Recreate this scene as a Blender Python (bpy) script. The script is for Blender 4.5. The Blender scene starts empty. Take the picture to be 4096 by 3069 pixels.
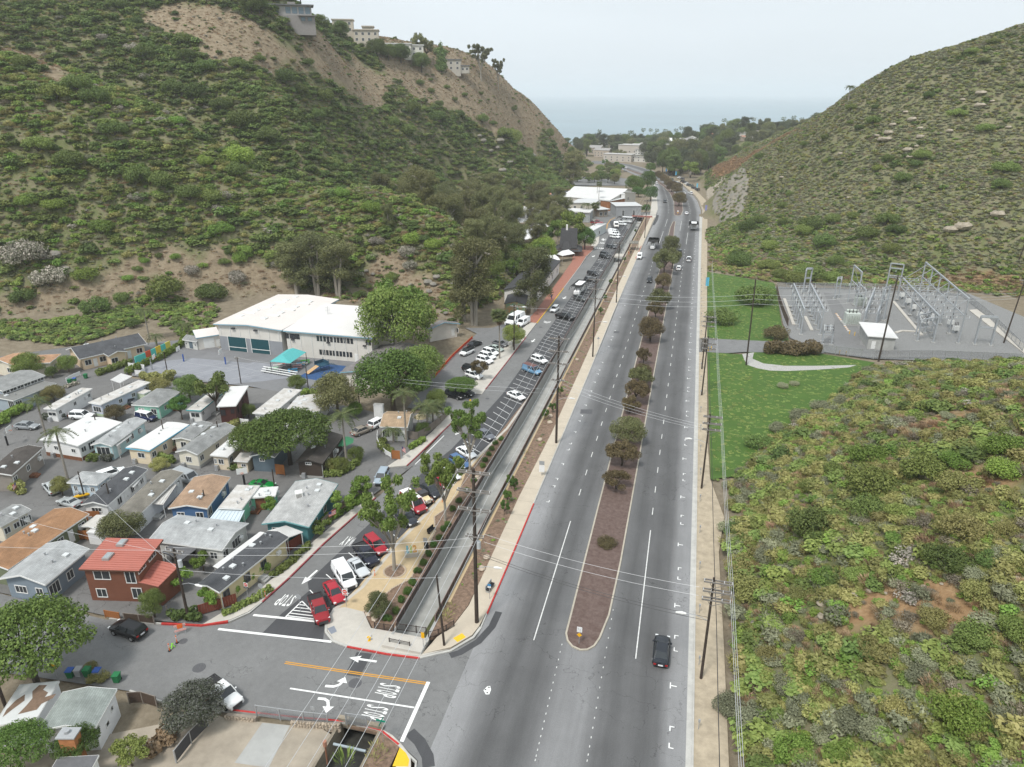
import bpy,bmesh,math,random
import numpy as np
from mathutils import Vector,Matrix
R=math.radians
SL=0.01443                       # the valley floor falls gently towards the sea (+Y)
scene=bpy.context.scene
# ---------------------------------------------------------------- camera
cam_data=bpy.data.cameras.new('camera');cam=bpy.data.objects.new('camera',cam_data)
scene.collection.objects.link(cam);scene.camera=cam
cam.location=(0,0,60);cam.rotation_euler=(R(90 - 22.268),0,R(14.031))
cam_data.sensor_width=36;cam_data.lens=36*2839/4096
cam_data.clip_start=1;cam_data.clip_end=60000
# ---------------------------------------------------------------- sky (overcast daylight) and sun
world=bpy.data.worlds.new('World');scene.world=world;world.use_nodes=True
wn,wl=world.node_tree.nodes,world.node_tree.links
wn.clear()
SUN_EL,SUN_AZ=58,200
sky=wn.new('ShaderNodeTexSky');sky.sky_type='NISHITA';sky.sun_disc=False
sky.sun_elevation=R(SUN_EL);sky.sun_rotation=R(SUN_AZ);sky.dust_density=4;sky.air_density=1.0;sky.altitude=60
hsv=wn.new('ShaderNodeHueSaturation');hsv.inputs['Saturation'].default_value=0.45
wl.new(sky.outputs[0],hsv.inputs['Color'])
wtc=wn.new('ShaderNodeTexCoord');wmap=wn.new('ShaderNodeMapping');wmap.inputs['Scale'].default_value=(1.2,1.2,6)
wl.new(wtc.outputs['Generated'],wmap.inputs[0])
cl=wn.new('ShaderNodeTexNoise');cl.inputs['Scale'].default_value=1.6;cl.inputs['Detail'].default_value=5
wl.new(wmap.outputs[0],cl.inputs['Vector'])
clr=wn.new('ShaderNodeMapRange');clr.inputs[1].default_value=.3;clr.inputs[2].default_value=.7
clr.inputs[3].default_value=7.3;clr.inputs[4].default_value=7.9
wl.new(cl.outputs[0],clr.inputs[0])
vm=wn.new('ShaderNodeVectorMath');vm.operation='SCALE';vm.inputs[0].default_value=(0.88,0.965,1.03)   # stratus deck
wl.new(clr.outputs[0],vm.inputs['Scale'])
mx=wn.new('ShaderNodeMix');mx.data_type='RGBA';mx.inputs[0].default_value=0.9
wl.new(hsv.outputs[0],mx.inputs[6]);wl.new(vm.outputs[0],mx.inputs[7])
bg=wn.new('ShaderNodeBackground');bg.inputs['Strength'].default_value=0.066
wl.new(mx.outputs[2],bg.inputs['Color'])
wo=wn.new('ShaderNodeOutputWorld');wl.new(bg.outputs[0],wo.inputs[0])
sd=bpy.data.lights.new('sun','SUN');sd.energy=1.5;sd.angle=R(11);sd.color=(1,0.97,0.92)
sun=bpy.data.objects.new('sun',sd);scene.collection.objects.link(sun)
sun.rotation_euler=(R(90 - SUN_EL),0,R(180 - SUN_AZ))
vs=scene.view_settings
vs.view_transform='Standard';vs.look='None';vs.exposure=1.0;vs.gamma=1;vs.use_curve_mapping=False
scene.cycles.use_denoising=True
scene.cycles.max_bounces=5;scene.cycles.diffuse_bounces=2;scene.cycles.glossy_bounces=2
scene.cycles.transmission_bounces=2;scene.cycles.volume_bounces=2;scene.cycles.transparent_max_bounces=4
# ---------------------------------------------------------------- helpers
def gz(y):return -SL*y
COL=scene.collection
def rgb(h):
 h=h.lstrip('#');c=[int(h[i:i+2],16)/255 for i in (0,2,4)]
 return tuple((v/12.92 if v<=.04045 else ((v+.055)/1.055) ** 2.4) for v in c)
_M={}
def mat(name,col,rough=.8,var=.12,scale=2.0,bump=0,metal=0,space='Object',spec=.3,col2=None,emit=None,alpha=None,detail=4):
 """procedural Principled material: noise-varied colour, optional fine relief"""
 if name in _M:return _M[name]
 m=bpy.data.materials.new(name);m.use_nodes=True;_M[name]=m
 n,l=m.node_tree.nodes,m.node_tree.links
 b=n['Principled BSDF'];b.inputs['Roughness'].default_value=rough;b.inputs['Metallic'].default_value=metal
 b.inputs['Specular IOR Level'].default_value=spec
 c=tuple(col[:3])
 if var or col2:
  if space=='World':
   g=n.new('ShaderNodeNewGeometry');vec=g.outputs['Position']
  else:
   g=n.new('ShaderNodeTexCoord');vec=g.outputs['Object']
  t=n.new('ShaderNodeTexNoise');t.inputs['Scale'].default_value=scale;t.inputs['Detail'].default_value=detail
  t.inputs['Roughness'].default_value=.65;l.new(vec,t.inputs['Vector'])
  r=n.new('ShaderNodeValToRGB');r.color_ramp.elements[0].position=.3;r.color_ramp.elements[1].position=.7
  a=col2 or tuple(v*(1 - var) for v in c);z=c if col2 else tuple(min(1,v*(1+var)) for v in c)
  r.color_ramp.elements[0].color=(*a,1);r.color_ramp.elements[1].color=(*z,1)
  l.new(t.outputs[0],r.inputs[0]);l.new(r.outputs[0],b.inputs['Base Color'])
  if bump:
   bp=n.new('ShaderNodeBump');bp.inputs['Strength'].default_value=bump;bp.inputs['Distance'].default_value=.05
   l.new(t.outputs[0],bp.inputs['Height']);l.new(bp.outputs[0],b.inputs['Normal'])
 else:
  b.inputs['Base Color'].default_value=(*c,1)
 if emit:b.inputs['Emission Color'].default_value=(*emit,1);b.inputs['Emission Strength'].default_value=1
 if alpha is not None:b.inputs['Alpha'].default_value=alpha
 return m
def leafmat(name,col,hue=.03,val=.45,rough=.65,col2=None):
 """foliage: every leaf (mesh island) and every plant gets its own shade"""
 if name in _M:return _M[name]
 m=bpy.data.materials.new(name);m.use_nodes=True;_M[name]=m
 n,l=m.node_tree.nodes,m.node_tree.links
 b=n['Principled BSDF'];b.inputs['Roughness'].default_value=rough;b.inputs['Specular IOR Level'].default_value=.25
 g=n.new('ShaderNodeNewGeometry');o=n.new('ShaderNodeObjectInfo')
 r=n.new('ShaderNodeValToRGB')
 c2=col2 or (col[0]*1.5,col[1]*1.25,col[2]*.9)
 col=(col[0]*1.4,col[1]*1.32,col[2]*1.4);c2=(c2[0]*1.4,c2[1]*1.32,c2[2]*1.4)          # a quarter of the light passes through
 r.color_ramp.elements[0].color=(*col,1);r.color_ramp.elements[1].color=(*c2,1)
 l.new(g.outputs['Random Per Island'],r.inputs[0])
 h=n.new('ShaderNodeHueSaturation');l.new(r.outputs[0],h.inputs['Color'])
 a=n.new('ShaderNodeMapRange');a.inputs[3].default_value=.5 - hue;a.inputs[4].default_value=.5+hue*.2
 v=n.new('ShaderNodeMapRange');v.inputs[3].default_value=1 - val;v.inputs[4].default_value=1+val
 l.new(o.outputs['Random'],a.inputs[0]);l.new(a.outputs[0],h.inputs['Hue'])
 mu=n.new('ShaderNodeMath');mu.operation='MULTIPLY';mu.inputs[1].default_value=7.31;l.new(o.outputs['Random'],mu.inputs[0])
 fr=n.new('ShaderNodeMath');fr.operation='FRACT';l.new(mu.outputs[0],fr.inputs[0])
 l.new(fr.outputs[0],v.inputs[0]);l.new(v.outputs[0],h.inputs['Value'])
 l.new(h.outputs[0],b.inputs['Base Color'])
 tb=n.new('ShaderNodeBsdfTranslucent');l.new(h.outputs[0],tb.inputs['Color']);ms=n.new('ShaderNodeMixShader');ms.inputs[0].default_value=.25      # light through the leaf
 l.new(b.outputs[0],ms.inputs[1]);l.new(tb.outputs[0],ms.inputs[2]);l.new(ms.outputs[0],n['Material Output'].inputs['Surface'])
 return m
def setp(o,label=None,cat=None,group=None,kind=None):
 if label:o['label']=label
 if cat:o['category']=cat
 if group:o['group']=group
 if kind:o['kind']=kind
 return o
def link(name,me,mt=None,parent=None):
 o=bpy.data.objects.new(name,me);COL.objects.link(o)
 if mt is not None and me is not None and hasattr(me,'materials'):
  for q in (mt if isinstance(mt,(list,tuple)) else [mt]):me.materials.append(q)
 if parent is not None:o.parent=parent
 return o
def empty(name,loc=(0,0,0),rz=0,label=None,cat=None,group=None):
 o=bpy.data.objects.new(name,None);COL.objects.link(o);o.location=loc;o.rotation_euler=(0,0,rz);o.empty_display_size=.3
 return setp(o,label,cat,group)
def fastmesh(name,V,Q):
 """mesh from numpy vertices (n,3) and quads or triangles (m,k)"""
 V=np.asarray(V,np.float32);Q=np.asarray(Q,np.int32);k=Q.shape[1]
 me=bpy.data.meshes.new(name);me.vertices.add(len(V));me.vertices.foreach_set('co',V.ravel())
 me.loops.add(Q.size);me.loops.foreach_set('vertex_index',Q.ravel())
 me.polygons.add(len(Q));me.polygons.foreach_set('loop_start',np.arange(len(Q),dtype=np.int32)*k)
 me.polygons.foreach_set('loop_total',np.full(len(Q),k,np.int32));me.update(calc_edges=True)
 return me
class MB:
 """collects boxes, prisms, tubes and sheets and builds them as ONE mesh"""
 def __init__(s):s.v=[];s.f=[];s.m=[];s.cm=0
 def add(s,v,f):
  o=len(s.v);s.v += [tuple(p) for p in v];s.f += [tuple(i+o for i in q) for q in f];s.m += [s.cm]*len(f);return s
 def box(s,x0,x1,y0,y1,z0,z1):
  return s.add([(x0,y0,z0),(x1,y0,z0),(x1,y1,z0),(x0,y1,z0),(x0,y0,z1),(x1,y0,z1),(x1,y1,z1),(x0,y1,z1)],
                     [(0,3,2,1),(4,5,6,7),(0,1,5,4),(1,2,6,5),(2,3,7,6),(3,0,4,7)])
 def bar(s,a,b,w,h):
  """beam of section w x h between two points (h roughly vertical)"""
  a,b=Vector(a),Vector(b);d=(b - a);L=d.length
  if L<1e-6:return s
  d /= L;up=Vector((0,0,1)) if abs(d.z)<.95 else Vector((0,1,0))
  r=d.cross(up).normalized();u=r.cross(d)
  vs_=[]
  for p in (a,b):
   for i,j in ((-1,-1),(1,-1),(1,1),(-1,1)):vs_.append(p+r*(i*w/2)+u*(j*h/2))
  return s.add(vs_,[(0,1,2,3),(7,6,5,4),(0,4,5,1),(1,5,6,2),(2,6,7,3),(3,7,4,0)])
 def tube(s,pts,rad,n=6,cap=True):
  pts=[Vector(p) for p in pts];rr=rad if isinstance(rad,(list,tuple)) else [rad]*len(pts)
  V,F=[],[]
  for i,p in enumerate(pts):
   d=(pts[min(i+1,len(pts) - 1)] - pts[max(i - 1,0)])
   d=d.normalized() if d.length>1e-9 else Vector((0,0,1))
   up=Vector((0,0,1)) if abs(d.z)<.9 else Vector((1,0,0))
   a=d.cross(up).normalized();b=d.cross(a)
   for k in range(n):
    t=2*math.pi*k/n;V.append(p+(a*math.cos(t)+b*math.sin(t))*rr[i])
  for i in range(len(pts) - 1):
   for k in range(n):F.append((i*n+k,i*n+(k+1) % n,(i+1)*n+(k+1) % n,(i+1)*n+k))
  if cap:F.append(tuple(range(n))[::-1]);F.append(tuple((len(pts)-1)*n+k for k in range(n)))
  return s.add(V,F)
 def cyl(s,x,y,z0,z1,r,r2=None,n=10):return s.tube([(x,y,z0),(x,y,z1)],[r,r if r2 is None else r2],n)
 def prism(s,poly,z0,z1):
  """poly: (x,y); z0/z1 numbers or functions of (x,y)"""
  n=len(poly);A=sum(poly[i][0]*poly[(i+1)%n][1]-poly[(i+1)%n][0]*poly[i][1] for i in range(n))
  if A<0:poly=poly[::-1]
  f0=z0 if callable(z0) else (lambda x,y:z0);f1=z1 if callable(z1) else (lambda x,y:z1)
  V=[(x,y,f0(x,y)) for x,y in poly]+[(x,y,f1(x,y)) for x,y in poly]
  F=[tuple(range(n))[::-1],tuple(range(n,2*n))]+[(i,(i+1)%n,n+(i+1)%n,n+i) for i in range(n)]
  return s.add(V,F)
 def build(s,name,mt,parent=None,smooth=False):
  me=bpy.data.meshes.new(name);me.from_pydata([tuple(p) for p in s.v],[],s.f);me.update()
  o=link(name,me,mt,parent)
  if len(set(s.m))>1:me.polygons.foreach_set('material_index',s.m)
  if smooth:me.polygons.foreach_set('use_smooth',[True]*len(me.polygons))
  return o
def copy_tree(o,parent=None):
 c=o.copy();COL.objects.link(c)
 if parent is not None:c.parent=parent
 for ch in o.children:copy_tree(ch,c)
 return c
def sheet(name,poly,off,mt,parent=None,kind='structure',depth=0):
 """flat polygon lying on the sloping valley floor, off metres above it (depth > 0: a slab)"""
 n=len(poly);A=sum(poly[i][0]*poly[(i+1)%n][1]-poly[(i+1)%n][0]*poly[i][1] for i in range(n))
 if A<0:poly=poly[::-1]
 mb=MB()
 if depth:mb.prism(poly,lambda x,y:gz(y)+off - depth,lambda x,y:gz(y)+off)
 else:mb.add([(x,y,gz(y)+off) for x,y in poly],[tuple(range(n))])
 o=mb.build(name,mt,parent)
 if parent is None:o['kind']=kind
 return o
def offset_line(pts,d):
 out=[]
 for i,p in enumerate(pts):
  a=pts[max(i-1,0)];b=pts[min(i+1,len(pts)-1)]
  t=Vector((b[0]-a[0],b[1]-a[1])).normalized();out.append((p[0] - t.y*d,p[1]+t.x*d))
 return out
def strip_poly(pts,w,d=0):
 return offset_line(pts,d+w/2)+offset_line(pts,d - w/2)[::-1]
def strip(mb,pts,w,z0,z1,d=0):
 """raised strip along a polyline on the valley floor"""
 L,Rr=offset_line(pts,d+w/2),offset_line(pts,d - w/2)
 for i in range(len(pts)-1):
  mb.prism([L[i],Rr[i],Rr[i+1],L[i+1]],lambda x,y:gz(y)+z0,lambda x,y:gz(y)+z1)
 return mb
def resample(pts,step):
 out=[pts[0]];acc=0
 P=[Vector((p[0],p[1])) for p in pts]
 d=0; 
 for i in range(len(P)-1):
  seg=P[i+1]-P[i];L=seg.length;t=step - acc
  while t<=L:q=P[i]+seg*(t/L);out.append((q.x,q.y));t += step
  acc=L - (t - step)
 return out
def inpoly(X,Y,poly):
 X=np.asarray(X);Y=np.asarray(Y);c=np.zeros(X.shape,bool);n=len(poly)
 for i in range(n):
  x1,y1=poly[i];x2,y2=poly[(i+1) % n]
  if y1==y2:continue
  k=((y1>Y) != (y2>Y)) & (X<(x2-x1)*(Y-y1)/(y2-y1)+x1);c ^= k
 return c
# ---------------------------------------------------------------- terrain: valley floor between two canyon hillsides
CP=[
 # left hill: foot of the slope behind the trailer park and the gym
 (-300,95,0),(-260,122,0),(-225,143,0),(-197,162,0),(-168,184,0),(-140,202,0),(-118,212,0),(-98,216,0),(-80,206,0),(-66,196,0),(-60,215,0),(-60,240,0),(-66,262,0),
 (-200,130,-9),(-150,160,-9),(-100,170,-9),(-60,150,-8),(-45,220,-5),(-40,260,-6),(-45,330,-6),(-50,400,-6),
 # near spur crest
 (-311.8,250.5,92.9),(-271.5,251.4,79.4),(-243.8,253.9,69.2),(-226.0,254.0,62.6),(-209.6,254.9,53.3),(-188.3,252.6,46.6),(-168.3,248.3,39.8),(-151.4,245.0,34.0),(-143.9,244.8,31.8),(-122.7,247.2,30.1),(-102.8,247.5,27.7),(-87.2,242.8,22.7),(-79.3,237.1,17.9),
 # side canyon floor behind the spur
 (-85,268,-1),(-92,300,-3),(-105,330,-3),(-118,370,-3),(-118,410,-2),(-95,450,-4),(-75,500,-4),(-130,335,0),(-140,380,0),(-140,430,0),
 # gully behind the spur
 (-143.6,263.4,20.9),(-163.9,263.2,23.0),(-184.5,263.9,30.2),(-206.6,266.2,38.0),(-227.1,266.3,47.2),(-258.8,267.2,61.8),(-288.7,265.2,73.7),(-128.2,273.4,18.3),(-113.0,275.7,16.7),
 # middle slopes
 (-173.9,282.8,36.4),(-177.0,290.3,45.8),(-188.5,313.7,64.7),(-198.2,288.4,47.5),(-206.4,304.7,64.6),(-219.2,328.6,85.2),(-220.5,289.6,56.8),(-235.7,317.0,84.7),(-236.2,289.9,62.4),(-249.7,312.5,84.5),(-265.6,292.3,79.6),(-280.8,298.7,91.6),(-299.5,280.0,90.3),(-308.7,292.1,102.7),(-285.7,321.4,105.5),(-266.9,339.7,107.2),
 (-181.9,339.3,37.1),(-189.8,357.8,54.2),(-200.4,382.7,77.3),(-168.5,362.8,24.2),(-178.2,385.8,34.5),(-199.7,438.7,66.5),(-164.0,419.1,24.8),(-177.1,456.9,53.1),(-190.6,494.6,73.2),(-141.5,439.8,15.4),(-154.0,480.9,38.4),(-165.6,519.2,61.6),(-122.9,484.7,17.8),(-133.9,528.3,36.7),(-114.2,568.6,14.7),(-125.4,622.5,29.3),
 # skyline
 (-361.8,300.1,127.6),(-337.3,327.3,133.4),(-291.7,349.2,127.4),(-254.9,358.6,119.5),(-228.5,364.3,110.2),(-215.6,366.3,98.1),(-211.5,397.2,97.2),(-220.0,460.1,94.2),(-207.9,498.4,91.4),(-188.4,527.4,86.3),(-175.8,552.7,81.1),(-164.8,576.9,75.9),(-156.4,602.0,70.4),(-147.7,648.4,59.2),(-138.6,686.1,45.6),(-131.5,733.3,30.6),(-123.8,790.4,14.5),
 # foot of the far left hill
 (-150,455,1),(-136,500,0),(-126,560,0),(-122,610,0),(-116,680,0),(-112,740,0),(-112,800,0),(-118,850,0),(-135,890,0),(-100,580,-4),(-85,700,-5),(-100,880,-4),
 (-240,700,45),(-260,620,70),(-300,560,88),(-330,480,100),(-230,800,12),(-300,760,25),(-200,880,2),
 # right hill: skyline and face
 (159.6,420.8,99.1),(142.8,416.2,91.8),(122.3,414.3,84.1),(103.6,413.2,76.1),(85.3,417.4,67.9),(73.5,429.8,61.4),(63.2,461.7,52.7),(53.6,503.2,43.9),(41.5,550.4,33.0),(25.9,597.4,20.2),(13.5,629.9,10.4),
 (128.5,352.3,47.5),(118.2,308.1,24.5),(113.9,360.4,46.9),(104.5,313.0,23.4),(97.7,367.2,46.4),(90.3,319.5,22.1),(80.8,371.3,40.0),(76.1,331.4,20.0),(64.3,386.7,34.5),(60.1,342.8,18.0),(46.9,412.3,25.4),(42.4,347.4,10.5),(31.7,453.9,16.1),(28.1,370.9,6.5),
 (16,425,8),(22,430,17),(28,435,22),(16,470,9),(22,472,18),(28,475,22),(15,530,6),(21,540,12),(12,335,0),(13,380,2),(14,420,3),(14,460,4),(13,500,4),(12,540,3),(10,580,1),(6,620,0),(0,660,0),(30,303,0),(60,288,0),(95,284,0),(118,272,1),(124,240,1),(126,205,3),(150,250,13),(150,300,24),(170,200,16),
 (0,400,-7),(0,500,-7),(-10,600,-6),(0,320,-6),(20,270,-5),(60,240,-7),(95,240,-6),(15,200,-6),(30,210,-6),(0,250,-7),(0,150,-8),
 (130,520,58),(180,560,66),(250,500,95),(90,600,44),(60,680,26),(30,720,4),
 # near right slope
 (-5,40,-8),(-5,80,-8),(0,110,-7),(9,35,0),(9.5,50,0),(9.5,65,0),(9.5,80,0),(9.5,95,0),(9.5,108,0),(12,114,0),(18,130,0),(25,142,0),(32,152,0),(38,165,0),(44,178,0),(60,187,0),(85,192,1),(105,195,3),
 (14,50,3),(14,80,3),(16,100,2.5),(22,50,7.5),(22,70,8),(22,90,7.5),(24,110,5.5),(32,60,13),(33,85,14),(35,110,12),(38,130,8),(45,60,19),(47,90,20),(48,120,17),(50,145,10),(60,168,4),(65,75,27),(68,110,26),(70,140,17),(80,165,9),(95,100,36),(95,140,26),(105,170,15),(130,130,40),(130,170,26),(150,90,48),(60,40,25),(100,40,40),(30,35,11),(180,150,45),
 # town on its low rise by the sea
 (-200,950,2),(-150,1000,4),(-110,930,2),(-60,900,5),(-50,960,10),(0,850,9),(60,850,20),(0,940,20),(60,950,26),(120,900,33),(180,850,40),(250,900,46),(0,1020,16),(100,1050,26),(200,1000,38),(-100,1060,3),(-100,1110,-2),(0,1120,4),(120,1150,10),(250,1120,18),(-200,1120,-3),(-350,1000,4),(350,950,40),(320,800,42),(-300,1150,-3),(350,1200,5),
]
CPA=np.array(CP,float)
def _tps_fit(P,lam):
 n=len(P);S=100.0;x=P[:,:2]/S
 d2=((x[:,None] - x[None]) ** 2).sum(-1)
 K=np.where(d2>0,.5*d2*np.log(d2+1e-12),0)+lam*np.eye(n)
 A=np.zeros((n+3,n+3));A[:n,:n]=K;A[:n,n]=1;A[:n,n+1:]=x;A[n,:n]=1;A[n+1:,:n]=x.T
 return np.linalg.solve(A,np.r_[P[:,2],0,0,0])
_TW=_tps_fit(CPA,2e-3)
def _noise2(x,y,seed):
 """smooth value noise in [-1,1]"""
 xi=np.floor(x).astype(int);yi=np.floor(y).astype(int);u=x - xi;v=y - yi
 u=u*u*(3-2*u);v=v*v*(3-2*v)
 def hsh(a,b):
  k=(a*374761393+b*668265263+seed*974711) & 0x7fffffff
  k=((k ^ (k >> 13))*1274126177) & 0x7fffffff
  return ((k ^ (k >> 16)) & 0xffff)/32767.5 - 1
 return (hsh(xi,yi)*(1-u)+hsh(xi+1,yi)*u)*(1-v)+(hsh(xi,yi+1)*(1-u)+hsh(xi+1,yi+1)*u)*v
def fbm(x,y,seed,oct=4):
 s=0;a=1;t=0
 for i in range(oct):s=s+a*_noise2(x*2**i,y*2**i,seed+i);t += a;a *= .5
 return s/t
def hill_height(X,Y):
 """height above the valley floor"""
 X=np.asarray(X,float);Y=np.asarray(Y,float);sh=X.shape;x=np.stack([X.ravel(),Y.ravel()],1)/100.0
 out=np.empty(len(x));c=CPA[:,:2]/100.0
 for i in range(0,len(x),8192):
  q=x[i:i+8192];d2=((q[:,None] - c[None]) ** 2).sum(-1)
  k=.5*d2*np.log(d2+1e-12);out[i:i+8192]=k.dot(_TW[:-3])+_TW[-3]+q.dot(_TW[-2:])
 h=out.reshape(sh)
 far=np.clip((Y - 1120)/160,0,1);h=h*(1 - far) - 14*far
 amp=np.clip(h/12,0,1)
 h=h+amp*(2.2*fbm(X/34,Y/34,3)+.7*fbm(X/9,Y/9,9,3))
 h=np.where(Y<1100,np.maximum(h,0),np.maximum(h,-14))
 return h
def tz(x,y):return float(hill_height(np.array([x]),np.array([y]))[0]) - SL*y
def axis(segs):
 a=[]
 for lo,hi,st in segs:a += list(np.arange(lo,hi,st))
 return np.array(a+[segs[-1][1]])
gx=axis([(-2500,-600,190),(-600,-330,18),(-330,210,3.0),(210,500,15),(500,2500,200)])
gy=axis([(-400,0,40),(0,330,3.0),(330,720,5),(720,1300,12),(1300,1500,50)])
GX,GY=np.meshgrid(gx,gy)
GH=hill_height(np.clip(GX,-420,420),np.clip(GY,25,1400))
# bare and dry-grass patches on the hillsides (plan outlines), everything else carries scrub
TAN=[
 [(-274.2,332.5),(-241.6,347.8),(-218.3,353.0),(-206.6,366.2),(-203.8,336.6),(-216.8,315.7),(-243.0,320.8),(-262.4,325.3)],
 [(-208.6,370.8),(-216.9,452.7),(-198.5,474.1),(-190.5,417.0),(-195.3,376.3),(-202.8,357.5)],
 [(-202.5,468.6),(-181.8,470.6),(-162.9,509.6),(-142.7,523.4),(-135.1,594.3),(-117.1,693.7),(-112,850),(-150,900),(-300,780),(-340,600),(-330,520)],
 [(-202.5,166.3),(-192.4,177.8),(-177.1,193.0),(-161.1,204.7),(-142.6,213.8),(-129.1,212.9),(-123.1,201.4),(-145.7,199.4),(-169.2,184.7),(-185.2,168.0),(-196.9,159.7)],
 [(-106.0,223.1),(-89.4,224.3),(-77.5,218.1),(-66.3,189.2),(-94.7,215.1),(-107.2,217.0)],
 [(-297.3,277.2),(-287.8,280.7),(-221.3,234.6),(-221.1,227.8),(-249.9,231.3)],
]
DRY=[[(7.3,717.0),(31.2,570.6),(53.0,496.2),(61.6,476.5),(50.0,490.0),(29.5,529.2),(13.4,587.3)],
 [(85.4,283.4),(101.1,287.7),(115.0,280.9),(100.4,237.7),(94.2,258.4),(88.7,273.5)],
 [(18.1,73.3),(24.7,75.0),(30.8,73.3),(34.3,67.8),(26.8,65.2),(20.5,68.0)],[(33.0,92.8),(38.5,95.0),(42.6,89.9),(40.8,84.1),(35.6,86.5)],[(34.7,114.9),(43.6,119.8),(45.1,111.2),(37.6,107.1)]]
tanm=np.zeros(GX.shape);drym=np.zeros(GX.shape)
wx=GX+9*fbm(GX/14,GY/14,21);wy=GY+9*fbm(GX/14,GY/14,22)
for p in TAN:tanm[inpoly(wx,wy,p)]=1
for p in DRY:drym[inpoly(GX+2*fbm(GX/5,GY/5,23),GY+2*fbm(GX/5,GY/5,24),p)]=1
GZ=GH - SL*np.clip(GY,-400,1400)
built=(GX>-400) & (GX<140) & (GH<.02)
GZ=np.where(GH<.02,GZ - .3,GZ)                     # paved sheets lie above the bare floor
corr=(GX>-36) & (GX<-22) & (GY>25) & (GY<430)
GZ=np.where(corr,GZ - 4.5,GZ)                        # room for the storm channel
GZ=np.where(np.hypot(GX,GY-600)>1500,np.minimum(GZ,-34),GZ)
GZ=np.where(GY>1290,-40,GZ)
nx,ny=len(gx),len(gy)
ii=np.arange(nx*ny).reshape(ny,nx)
gq=np.stack([ii[:-1,:-1].ravel(),ii[:-1,1:].ravel(),ii[1:,1:].ravel(),ii[1:,:-1].ravel()],1)
gme=fastmesh('ground',np.stack([GX.ravel(),GY.ravel(),GZ.ravel()],1),gq)
gme.polygons.foreach_set('use_smooth',[True]*len(gme.polygons))
for nm,arr in (('tan',tanm),('dry',drym),('rise',np.clip(GH/3,0,1))):
 at=gme.attributes.new(nm,'FLOAT','POINT');at.data.foreach_set('value',arr.ravel().astype(np.float32))
def terrain_material():
 m=bpy.data.materials.new('hillside_soil');m.use_nodes=True
 n,l=m.node_tree.nodes,m.node_tree.links;b=n['Principled BSDF'];b.inputs['Roughness'].default_value=.95;b.inputs['Specular IOR Level'].default_value=.1
 g=n.new('ShaderNodeNewGeometry')
 def noise(s,d=5):
  t=n.new('ShaderNodeTexNoise');t.inputs['Scale'].default_value=s;t.inputs['Detail'].default_value=d;t.inputs['Roughness'].default_value=.7
  l.new(g.outputs['Position'],t.inputs['Vector']);return t.outputs[0]
 def ramp(f,cols):
  r=n.new('ShaderNodeValToRGB');e=r.color_ramp.elements
  while len(e)<len(cols):e.new(.5)
  for k,(p,c) in enumerate(cols):e[k].position=p;e[k].color=(*c,1)
  l.new(f,r.inputs[0]);return r.outputs[0]
 def mixc(f,a,c):
  x=n.new('ShaderNodeMix');x.data_type='RGBA';l.new(f,x.inputs[0]);l.new(a,x.inputs[6]);l.new(c,x.inputs[7]);return x.outputs[2]
 def attr(nm):
  a=n.new('ShaderNodeAttribute');a.attribute_name=nm;return a.outputs['Fac']
 scrub=ramp(noise(.22),[(.28,(.10,.12,.048)),(.45,(.15,.16,.072)),(.6,(.20,.18,.115)),(.75,(.16,.18,.07))])
 tan=ramp(noise(.5),[(.3,(.15,.12,.08)),(.5,(.24,.19,.13)),(.7,(.31,.255,.18))])
 dry=ramp(noise(.8),[(.3,(.20,.12,.06)),(.6,(.34,.22,.12)),(.8,(.40,.30,.19))])
 flat=ramp(noise(.6),[(.3,(.16,.13,.09)),(.7,(.27,.23,.17))])
 hillc=mixc(attr('dry'),mixc(attr('tan'),scrub,tan),dry)
 out=mixc(attr('rise'),flat,hillc)
 l.new(out,b.inputs['Base Color'])
 bp=n.new('ShaderNodeBump');bp.inputs['Strength'].default_value=.6;bp.inputs['Distance'].default_value=.3
 l.new(noise(1.7),bp.inputs['Height']);l.new(bp.outputs[0],b.inputs['Normal'])
 return m
ground=link('ground',gme,terrain_material());ground['kind']='structure'
sea_m=mat('sea_water',(.16,.25,.29),rough=.3,var=.15,scale=.002,space='World',spec=.5,bump=.0)
smb=MB();smb.add([(-60000,1180,-19),(60000,1180,-19),(60000,55000,-19),(-60000,55000,-19)],[(0,1,2,3)])
sea=smb.build('sea',sea_m);sea['kind']='structure'
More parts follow.
